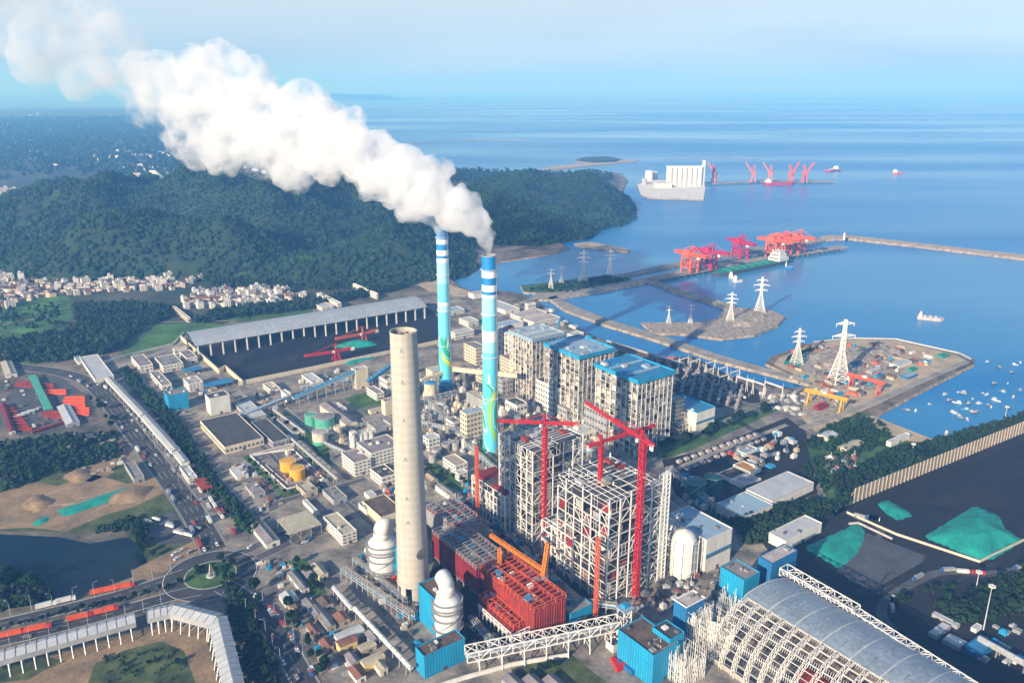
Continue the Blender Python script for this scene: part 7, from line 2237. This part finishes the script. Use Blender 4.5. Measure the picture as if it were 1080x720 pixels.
# containers and red sheds of the left depot
def container(m, col, n, pts, where):
    for k, (u, v, rz) in enumerate(pts):
        x, y = P(u, v)
        nm = 'container'
        if k == 0:
            mb = MB(); mb.box(-6, 6, -1.25, 1.25, 0, 2.6)
            for i in range(20): mb.box(-5.8 + i * .6, -5.5 + i * .6, -1.32, -1.251, .1, 2.5); mb.box(-5.8 + i * .6, -5.5 + i * .6, 1.251, 1.32, .1, 2.5)
            o = tag(mb.build(nm, m, None, (x, y, .15), R(rz)), f'{col} container {where}', 'container', f'{col} containers {where}')
            base = o
        else: dup(base, (x, y, .15), R(rz), None, None, vr_.uniform(1.0, 1.25))
container('red_plate', 'red', 0, [(6 + k * 2.6, 430 + k * 3.0, 20) for k in range(9)] + [(40 + k * 3.4, 455 - k * 1.0, 60) for k in range(7)], 'in the L shaped row of the left depot')
container('red_plate', 'red', 0, [(48 + k * 2.6, 436 + (k % 3) * 2.5, 10) for k in range(6)], 'in the heap beside the green roofed shed')
container('orange_cargo', 'orange', 0, [(74 + (k % 3) * 5, 420 + (k // 3) * 3.2, 5) for k in range(12)], 'in the right hand stack of the left depot')
container('orange_cargo', 'orange', 0, [(46 + (k % 6) * 3.6, 413 + (k // 6) * 2.8, 5) for k in range(12)], 'in the back row of the left depot')
container('red_plate', 'red', 0, [(22 + (k % 8) * 4.2, 404 + (k // 8) * 3 + (k % 8) * .4, 8) for k in range(16)], 'in the double back row of the left depot')
container('orange_cargo', 'orange', 0, [(84 + (k % 2) * 4.5, 432 + (k // 2) * 3, 5) for k in range(6)], 'in the short stack by the road side of the left depot')
container('blue_wall', 'blue', 0, [(655 + k * 2.6, 700 + k * 2.5, -54) for k in range(3)], 'beside the cyan block')
container('red_steel', 'red', 0, [(652 + k * 2, 694 + k * 3, GA) for k in range(4)], 'beside the cyan block')
container('silo_white', 'white', 0, [(20 + k * 5, 440 - k * 2, 40) for k in range(4)], 'in the middle of the left depot')
B('shed', 'green roofed open shed in the middle of the left depot', 'shed', 47, 432, 30, 55, 5, roof='green_tank', wall='grey_wall', kind='canopy')
B('shed', 'red gate shed beside the gallery end', 'shed', 213, 516, 205, 224, 5, roof='red_plate', wall='red_plate', kind='canopy')
B('shed', 'grey shed at the lower corner of the left depot', 'shed', 70, 448, 60, 84, 4, roof='light_roof', wall='grey_wall', kind='shed')
B('shed', 'dark red roofed shed at the left frame edge', 'shed', 10, 455, 0, 16, 4, roof='dark_red', wall='white_wall', kind='shed')
B('shed', 'white shed at the left frame edge above the depot', 'shed', 6, 396, -4, 18, 4, roof='beige_roof', wall='white_wall', kind='shed')
# ------------------------------------------------------------------ street lamps, floodlight masts
def lamp():
    o = thing('street_lamp', 'x', 'street lamp', (0, 0, 0), 0)
    mb = MB(); mb.tube([(0, 0, 0), (0, 0, 9), (.6, 0, 10.4), (2.2, 0, 10.8)], [.14, .1, .09, .07], 6); mb.build('pole', 'light_roof', o)
    MB().box(1.9, 3.1, -.2, .2, 10.7, 10.9).build('lamp_head', 'grey_steel', o)
    return o
lp = lamp(); first = True
for px, n, where in [([(120, 412), (172, 484), (226, 562)], 9, 'along the main road'), ([(0, 652), (60, 640), (130, 622), (190, 602)], 9, 'along the upper left carriageway'), ([(0, 684), (60, 670), (130, 652), (180, 638)], 9, 'along the lower left carriageway'), ([(255, 640), (280, 668), (300, 705)], 5, 'along the road leaving the roundabout'), ([(272, 632), (300, 660), (325, 700)], 5, 'along the tree lane')]:
    pts = PP(px); seg = [math.dist(pts[i], pts[i + 1]) for i in range(len(pts) - 1)]; T = sum(seg)
    for k in range(n):
        d = T * (k + .5) / n; i = 0
        while i < len(seg) - 1 and d > seg[i]: d -= seg[i]; i += 1
        f = d / seg[i]; x, y = pts[i][0] + (pts[i + 1][0] - pts[i][0]) * f, pts[i][1] + (pts[i + 1][1] - pts[i][1]) * f
        if first: first = False; lp.location = (x, y, .2); lp['label'] = 'grey street lamp ' + where; lp['group'] = 'street lamps ' + where; lp.scale = (1.2,) * 3
        else: dup(lp, (x, y, .2), trr.uniform(0, 6.28), 'grey street lamp ' + where, 'street lamps ' + where, 1.2)
def flood(label, u, vb, vt):
    x, y = P(u, vb); h = bis(lambda z: proj(x, y, z)[1] > vt, 0, 200)
    o = thing('floodlight_mast', label, 'floodlight mast', (x, y, 0))
    MB().tube([(0, 0, 0), (0, 0, h * .6), (0, 0, h)], [.5, .35, .2], 8).build('pole', 'light_roof', o)
    mb = MB(); mb.lathe([(1.6, h - 1), (1.6, h - .8)], 12)
    mb.build('ring', 'light_roof', o)
    for k in range(6):
        a = k * math.pi / 3; mb = MB(); mb.box(1.7 * math.cos(a) - .6, 1.7 * math.cos(a) + .6, 1.7 * math.sin(a) - .6, 1.7 * math.sin(a) + .6, h - .4, h + .8); mb.build('lamp_head', 'silo_white', o)
flood('white floodlight mast with ring of lamps in the right yard', 1037, 664, 618)
flood('shorter white mast behind the tall floodlight mast', 1029, 622, 603)
flood('thin white mast on the shore trees right of the boats', 1060, 441, 429)
flood('thin white mast beside the beach lane', 962, 478, 468)
# roundabout monument
x, y = P(223, 608)
o = thing('monument', 'pale three pronged monument on the roundabout island', 'monument', (x, y, 1.1))
mb = MB()
for k in range(3):
    a = k * 2.1 + .4
    mb.tube([(3 * math.cos(a), 3 * math.sin(a), 0), (1.2 * math.cos(a), 1.2 * math.sin(a), 5), (.2 * math.cos(a), .2 * math.sin(a), 11)], [.9, .7, .2], 8)
mb.build('prongs', 'beige_roof', o)
MB().lathe([(4, 0), (4, .8), (3, .82)], 20).build('plinth', 'light_roof', o)
# ------------------------------------------------------------------ pipe racks and loose plant between the big buildings
def rack(label, a, b, w, h):
    A_, B_ = P(*a), P(*b)
    L = math.dist(A_, B_); ang = math.atan2(B_[1] - A_[1], B_[0] - A_[0])
    o = thing('pipe_rack', label, 'pipe rack', (*A_, 0), ang)
    mb = MB(); n = max(2, int(L / 7))
    for k in range(n + 1):
        x = L * k / n
        mb.bar((x, 0, 0), (x, 0, h), .4); mb.bar((x, w, 0), (x, w, h), .4)
        for z in (h, h * .6): mb.bar((x, 0, z), (x, w, z), .35)
    for q in (0, w):
        mb.bar((0, q, h), (L, q, h), .3)
    mb.build('frame', 'light_roof', o)
    for k in range(5):
        mb = MB(); y = w * (k + .5) / 5; z = h + .3 if k % 2 else h * .6 + .35
        mb.tube([(0, y, z), (L, y, z)], .22 + .08 * (k % 3), 6); mb.build('pipe', ['light_roof', 'grey_steel', 'blue_trim', 'tan_wall', 'silo_white'][k], o)
    return o
for a, b, w, h, lab in [((486, 470), (520, 500), 4, 8, 'pipe rack at the foot of the front painted chimney'), ((556, 452), (606, 478), 5, 9, 'pipe rack just behind the rear unfinished frame'), ((430, 432), (482, 420), 4, 10, 'pipe rack crossing below the cream silo'), ((604, 440), (648, 462), 5, 9, 'pipe rack before the filter houses'), ((318, 412), (372, 404), 4, 6, 'pipe rack under the blue conveyor'), ((400, 446), (346, 458), 4, 6, 'pipe rack from the mint tanks to the duct block'), ((524, 505), (560, 560), 5, 9, 'pipe rack between the red roofed annex and the dark bunkers'), ((590, 470), (680, 512), 6, 10, 'pipe rack behind the front unfinished house'), ((420, 470), (446, 520), 4, 8, 'pipe rack hidden beside the concrete chimney'), ((448, 425), (490, 470), 5, 9, 'pipe rack left of the scaffolded scrubber house'), ((528, 425), (560, 470), 5, 9, 'pipe rack right of the front painted chimney'), ((702, 500), (760, 548), 6, 8, 'pipe rack left of the dark green tanks'), ((360, 610), (432, 660), 5, 9, 'grey pipe rack leading to the concrete chimney'), ((372, 596), (425, 640), 4, 7, 'second pipe rack leading to the concrete chimney'), ((340, 470), (362, 480), 3, 5, 'short pipe rack beside the white window row building'), ((596, 640), (650, 648), 5, 7, 'pipe rack behind the belt trestle'), ((560, 690), (640, 672), 4, 5, 'low pipe rack under the belt trestle'), ((440, 450), (480, 460), 4, 8, 'short pipe rack below the cream silo'), ((496, 660), (520, 690), 5, 6, 'pipe rack in front of the right absorber')]:
    rack(lab, a, b, w, h)
cr_ = random.Random(99)
CN = {'mid_equipment': 'dark grey', 'grey_steel': 'grey', 'light_roof': 'pale grey', 'tan_wall': 'tan', 'rust_roof': 'rusty', 'white_wall': 'white', 'blue_trim': 'blue', 'cream_wall': 'cream', 'dark_steel': 'black', 'orange_cargo': 'orange'}
def clutter_zone(px, n, cols, where, smin, smax, hmax, pipes=.25):
    q = PP(px); xs = [p[0] for p in q]; ys = [p[1] for p in q]
    k = t = 0
    while k < n and t < n * 40:
        t += 1
        x, y = cr_.uniform(min(xs), max(xs)), cr_.uniform(min(ys), max(ys))
        c = False
        for i in range(len(q)):
            (ax, ay), (bx, by) = q[i - 1], q[i]
            if (ay > y) != (by > y) and x < (bx - ax) * (y - ay) / (by - ay) + ax: c = not c
        if not c: continue
        k += 1
        m = cr_.choice(cols); a, b, h = cr_.uniform(smin, smax), cr_.uniform(smin, smax), cr_.uniform(.8, hmax)
        mb = MB(); mb.box(-a / 2, a / 2, -b / 2, b / 2, 0, h)
        if cr_.random() < .5: mb.box(-a * .3, a * .2, -b * .3, b * .3, h + .01, h * 1.35)
        if cr_.random() < pipes: mb.bar((a * .3, 0, h), (a * .3, 0, h * 2.2), .4)
        BOXES.append((a * b / (y * y), mb, m, x, y, where))
MX = list(CN); BOXES = []
clutter_zone([(372, 590), (395, 575), (440, 640), (440, 680), (400, 640)], 70, MX, 'on the building lot left of the concrete chimney', 1.2, 5, 4)
clutter_zone([(445, 430), (480, 425), (510, 470), (500, 480), (455, 470)], 45, ['mid_equipment', 'grey_steel', 'light_roof', 'cream_wall', 'white_wall'], 'between the concrete and painted chimneys', 2, 7, 8)
clutter_zone([(520, 430), (560, 420), (625, 450), (600, 470), (560, 470)], 45, ['mid_equipment', 'grey_steel', 'light_roof', 'white_wall'], 'behind the rear unfinished house', 2, 7, 7)
clutter_zone([(490, 500), (500, 520), (560, 575), (540, 580), (480, 530)], 40, ['mid_equipment', 'grey_steel', 'rust_roof', 'dark_steel', 'blue_trim'], 'before the red roofed annex', 1.5, 5, 4)
clutter_zone([(650, 610), (710, 600), (760, 620), (720, 640), (660, 650)], 45, ['mid_equipment', 'grey_steel', 'rust_roof', 'dark_steel', 'light_roof'], 'right of the front unfinished house', 1.5, 6, 4)
clutter_zone([(705, 490), (760, 520), (745, 540), (712, 525)], 25, ['mid_equipment', 'grey_steel', 'blue_trim', 'light_roof'], 'left of the dark green tanks', 2, 6, 5)
clutter_zone([(765, 480), (830, 450), (845, 480), (800, 500)], 40, ['blue_trim', 'light_roof', 'white_wall', 'tan_wall', 'grey_steel', 'orange_cargo'], 'in the blue shed yard by the basins', 2.5, 9, 5)
clutter_zone([(240, 490), (262, 490), (300, 530), (280, 545)], 35, ['tan_wall', 'grey_steel', 'light_roof', 'rust_roof'], 'on the lot left of the tank square', 1.5, 5, 4, .6)
clutter_zone([(310, 400), (370, 385), (372, 400), (330, 415)], 20, ['white_wall', 'grey_steel', 'tan_wall'], 'under the blue conveyor', 2, 6, 4)
clutter_zone([(350, 440), (400, 455), (380, 470), (345, 465)], 30, ['white_wall', 'grey_steel', 'cream_wall', 'mid_equipment'], 'round the green and white tanks', 1.5, 5, 5)
clutter_zone([(530, 325), (575, 322), (620, 350), (560, 345)], 26, ['white_wall', 'pink_roof' if 0 else 'light_roof', 'grey_steel', 'blue_trim'], 'near the channel head', 3, 9, 6)
clutter_zone([(590, 345), (700, 388), (715, 400), (690, 395)], 26, ['white_wall', 'light_roof', 'grey_steel', 'blue_trim'], 'between the old boilers and the channel', 3, 9, 6)
clutter_zone([(800, 412), (850, 415), (845, 440), (810, 430)], 34, ['white_wall', 'light_roof', 'tan_wall', 'grey_steel'], 'on the pale lot before the reclaimed site', 2.5, 8, 4)
clutter_zone([(868, 482), (900, 478), (905, 495), (880, 505)], 24, ['rust_roof', 'dark_steel', 'white_wall', 'grey_steel'], 'among the right hand trees', 2, 6, 4)
clutter_zone([(0, 400), (25, 405), (92, 440), (60, 455), (10, 460)], 26, ['rust_roof', 'grey_steel', 'white_wall', 'mid_equipment'], 'on the left depot ground', 2, 6, 3)
clutter_zone([(270, 590), (300, 585), (345, 660), (375, 715), (350, 715), (310, 650)], 55, ['rust_roof', 'tan_wall', 'white_wall', 'grey_steel', 'mid_equipment', 'blue_trim'], 'between the shacks', 1.5, 5, 3)
clutter_zone([(66, 487), (130, 470), (140, 490), (80, 505)], 30, ['tan_wall', 'white_wall', 'rust_roof', 'grey_steel'], 'on the rubble clearing left of the main road', 1.5, 6, 3)
clutter_zone([(1020, 680), (1080, 640), (1080, 700), (1040, 700)], 14, ['grey_steel', 'light_roof', 'blue_trim'], 'on the dark lot of the right yard', 2, 6, 3)
clutter_zone([(200, 400), (250, 420), (300, 410), (300, 430), (250, 445)], 40, ['white_wall', 'grey_steel', 'tan_wall', 'light_roof', 'mid_equipment'], 'by the falling grey conveyor', 2, 7, 5)
clutter_zone([(300, 470), (340, 500), (360, 520), (320, 530), (300, 520)], 40, ['white_wall', 'grey_steel', 'tan_wall', 'mid_equipment', 'rust_roof'], 'along the side road', 1.5, 6, 4)
clutter_zone([(400, 470), (440, 520), (480, 560), (440, 560), (400, 560)], 70, MX, 'round the shaft of the concrete chimney', 1.5, 6, 5)
clutter_zone([(430, 400), (490, 390), (520, 440), (500, 480), (450, 460)], 90, ['mid_equipment', 'grey_steel', 'light_roof', 'cream_wall', 'white_wall'], 'between the three chimneys', 1.5, 6, 9, .6)
clutter_zone([(520, 420), (600, 425), (650, 470), (600, 500), (540, 460)], 110, ['mid_equipment', 'grey_steel', 'light_roof', 'white_wall', 'cream_wall'], 'between the old and the new boiler houses', 1.5, 7, 9, .6)
clutter_zone([(480, 520), (540, 560), (600, 620), (640, 640), (600, 655), (540, 600)], 80, ['mid_equipment', 'grey_steel', 'rust_roof', 'dark_steel', 'white_wall', 'blue_trim'], 'between the red bunkers and the unfinished houses', 1.5, 5, 4)
clutter_zone([(690, 590), (770, 590), (800, 610), (740, 650), (690, 640)], 60, ['mid_equipment', 'grey_steel', 'rust_roof', 'dark_steel', 'light_roof'], 'below the new turbine hall', 1.5, 5, 3)
clutter_zone([(690, 380), (730, 378), (800, 415), (790, 425), (700, 400)], 120, ['grey_steel', 'light_roof', 'pink_roof' if 0 else 'mid_equipment'], 'in the switchyard', 1, 4, 4, .8)
clutter_zone([(145, 400), (200, 385), (240, 410), (220, 430), (180, 440)], 40, ['white_wall', 'grey_steel', 'tan_wall', 'mid_equipment', 'blue_trim'], 'between the white offices', 1.5, 5, 3)
clutter_zone([(470, 660), (500, 650), (540, 690), (500, 700)], 30, ['mid_equipment', 'grey_steel', 'dark_steel'], 'under the belt trestle', 1.5, 5, 3)
traffic([(1080, 600), (1040, 605), (985, 605), (940, 632), (950, 665)], (-1, 1), 8, 'truck', ['white', 'grey', 'red'], 'working in the right coal yard', 'x', 1.0, z=.4)
traffic([(905, 545), (925, 550), (950, 556)], (-1, 1), 3, 'truck', ['white', 'grey'], 'among the coal heaps', 'x', 1.0, z=.4)
BOXES.sort(key=lambda t: -t[0])
for (_, mb, m, x, y, where) in BOXES[:285]:
    tag(mb.build('equipment_box', m, None, (x, y, .12), R(GA)), f'{CN[m]} equipment box {where}', 'equipment', f'{CN[m]} boxes {where}')
rest = MB(); mats_ = list(CN); c_, s_ = math.cos(R(GA)), math.sin(R(GA))
for (_, mb, m, x, y, where) in BOXES[285:]:
    i = len(rest.v)
    rest.v += [(x + a * c_ - b * s_, y + a * s_ + b * c_, z + .12) for a, b, z in mb.v]
    rest.f += [tuple(i + k for k in f) for f in mb.f]; rest.m += [mats_.index(m)] * len(mb.f)
tag(rest.build('scattered_equipment', mats_), kind='stuff')
# ------------------------------------------------------------------ steam
def steam_mat(name, dens, thr, fade0, fade1, ns, col=(0.974, 0.971, 0.968)):
    m = bpy.data.materials.new(name)
    m.use_nodes = True
    n, l = m.node_tree.nodes, m.node_tree.links
    n.clear()
    o = n.new('ShaderNodeOutputMaterial')
    v = n.new('ShaderNodeVolumePrincipled')
    v.inputs['Color'].default_value = (*col, 1)
    v.inputs['Anisotropy'].default_value = 0.1
    l.new(v.outputs[0], o.inputs['Volume'])
    t = n.new('ShaderNodeTexCoord')
    k = n.new('ShaderNodeTexNoise')
    k.inputs['Scale'].default_value = ns
    k.inputs['Detail'].default_value = 6
    k.inputs['Roughness'].default_value = 0.62
    l.new(t.outputs['Object'], k.inputs['Vector'])
    sep = n.new('ShaderNodeSeparateXYZ')
    l.new(t.outputs['Object'], sep.inputs[0])
    # the cloud thins out with the distance it has drifted
    fr = n.new('ShaderNodeMapRange')
    fr.inputs[1].default_value, fr.inputs[2].default_value, fr.inputs[3].default_value, fr.inputs[4].default_value = fade0, fade1, 1.0, 0.0
    l.new(sep.outputs[0], fr.inputs[0])
    th = n.new('ShaderNodeMapRange')
    th.inputs[1].default_value, th.inputs[2].default_value, th.inputs[3].default_value, th.inputs[4].default_value = 0, 1, thr[1], thr[0]
    l.new(fr.outputs[0], th.inputs[0])
    sub = n.new('ShaderNodeMath'); sub.operation = 'SUBTRACT'
    l.new(k.outputs[0], sub.inputs[0]); l.new(th.outputs[0], sub.inputs[1])
    ml = n.new('ShaderNodeMath'); ml.operation = 'MULTIPLY'; ml.inputs[1].default_value = 5.5; ml.use_clamp = True
    l.new(sub.outputs[0], ml.inputs[0])
    d0 = n.new('ShaderNodeMapRange')
    d0.inputs[1].default_value, d0.inputs[2].default_value, d0.inputs[3].default_value, d0.inputs[4].default_value = 0, 1, dens[1], dens[0]
    l.new(fr.outputs[0], d0.inputs[0])
    m2 = n.new('ShaderNodeMath'); m2.operation = 'MULTIPLY'
    l.new(ml.outputs[0], m2.inputs[0]); l.new(d0.outputs[0], m2.inputs[1])
    l.new(m2.outputs[0], v.inputs['Density'])
    return m
def lumpy(name, balls, voxel, disp, m):
    """closed surface round many overlapping puffs"""
    pos = np.array([b[:3] for b in balls]); rad = np.array([b[3] for b in balls])
    bm = bmesh.new()
    bmesh.ops.create_icosphere(bm, subdivisions=2, radius=1)
    v = np.array([x.co[:] for x in bm.verts]); f = np.array([[w.index for w in x.verts] for x in bm.faces])
    bm.free()
    n = len(pos)
    V = (v[None] * rad[:, None, None] + pos[:, None]).reshape(-1, 3)
    Fc = (f[None] + (np.arange(n) * len(v))[:, None, None]).reshape(-1, 3)
    o = link(name, grid_mesh(name, V, Fc))
    md = o.modifiers.new('r', 'REMESH'); md.mode = 'VOXEL'; md.voxel_size = voxel
    for sz, st in disp:
        tx = bpy.data.textures.new('puff', 'CLOUDS'); tx.noise_scale = sz; tx.noise_depth = 2
        d = o.modifiers.new('d', 'DISPLACE'); d.texture = tx; d.strength = st; d.mid_level = 0.5; d.texture_coords = 'LOCAL'
    md = o.modifiers.new('r2', 'REMESH'); md.mode = 'VOXEL'; md.voxel_size = voxel * .8
    dg = bpy.context.evaluated_depsgraph_get()
    me = bpy.data.meshes.new_from_object(o.evaluated_get(dg))
    bpy.data.objects.remove(o)
    me.materials.clear(); me.materials.append(m)
    return me
def plume(top, path, n, seed):
    rr = random.Random(seed)
    # path: (u, v, y, radius) picture guide for the drift, turned into metres
    pts = []
    for (x, y, z, r) in path:
        pts.append((x, y, z, r))
    out = []
    for k in range(n):
        t = (k / (n - 1)) * (len(pts) - 1)
        i = min(int(t), len(pts) - 2); f = t - i
        a, b = pts[i], pts[i + 1]
        c = [a[q] * (1 - f) + b[q] * f for q in range(4)]
        d = Vector((rr.gauss(0, 1), rr.gauss(0, 1), rr.gauss(0, 1))).normalized() * c[3] * rr.uniform(0.1, 0.72)
        out.append((c[0] + d.x, c[1] + d.y, c[2] + d.z, c[3] * rr.uniform(0.3, 0.58)))
    return out
def at(u, v, y):
    """the point straight out along a picture direction at distance y"""
    b = -(v - 360) / F
    t = y / (CP + b * SP)
    return ((u - 540) / F * t, y, H + (-SP + b * CP) * t)
def gp(u, v, y, rpx):
    p = at(u, v, y)
    return (*p, rpx * y / F)
pA = [gp(517, 268, 800, 6), gp(515, 258, 803, 9), gp(507, 243, 808, 15), gp(492, 226, 815, 24), gp(470, 210, 825, 31), gp(440, 195, 845, 36), gp(405, 172, 875, 42), gp(365, 152, 905, 42), gp(325, 142, 940, 50), gp(280, 130, 975, 58), gp(240, 118, 1010, 64), gp(205, 108, 1050, 62), gp(178, 100, 1090, 50)]
pB = [gp(467, 258, 962, 5), gp(466, 250, 962, 8), gp(458, 240, 960, 13), gp(442, 222, 955, 20), gp(420, 205, 950, 26), gp(390, 190, 955, 28)]
pC = [gp(335, 165, 960, 26), gp(300, 170, 990, 26), gp(275, 180, 1010, 16)]
balls = plume(None, pA, 230, 3) + plume(None, pB, 50, 4) + plume(None, pC, 22, 8) + plume(None, pA[:4], 40, 5)
o = link('steam_plume', lumpy('steam_plume', balls, 3.0, [(40, 22), (15, 13), (6, 8)], steam_mat('steam', (0.10, 0.03), (0.37, 0.475), -60, -560, 0.045)))
tag(o, 'dense white steam plume blowing off the two painted chimneys', 'steam', kind='stuff')
pD = [gp(190, 95, 1090, 40), gp(160, 82, 1120, 34), gp(132, 84, 1150, 28), gp(104, 60, 1180, 44), gp(75, 42, 1210, 56), gp(45, 24, 1240, 58), gp(10, 10, 1270, 54), gp(-40, -20, 1300, 54)]
o = link('steam_plume', lumpy('steam_drift', plume(None, pD, 120, 9), 6.0, [(40, 26), (16, 12)], steam_mat('steam_thin', (0.028, 0.016), (0.42, 0.48), -400, -900, 0.018)))
tag(o, 'thin drifting tail of steam breaking up in the upper left sky', 'steam', kind='stuff')
# ------------------------------------------------------------------ haze
hm = bpy.data.materials.new('haze')
hm.use_nodes = True
n = hm.node_tree.nodes
n.clear()
ho = n.new('ShaderNodeOutputMaterial')
hv = n.new('ShaderNodeVolumePrincipled')
hv.inputs['Color'].default_value = (0.16, 0.46, 1.0, 1)
hv.inputs['Density'].default_value = 1.35e-4
hv.inputs['Absorption Color'].default_value = (0.62, 0.70, 1, 1)
hv.inputs['Anisotropy'].default_value = 0.0
hm.node_tree.links.new(hv.outputs[0], ho.inputs['Volume'])
mb = MB()
mb.box(-46000, 46000, -500, 49000, -25, 760)
o = mb.build('haze', hm)
tag(o, kind='stuff')
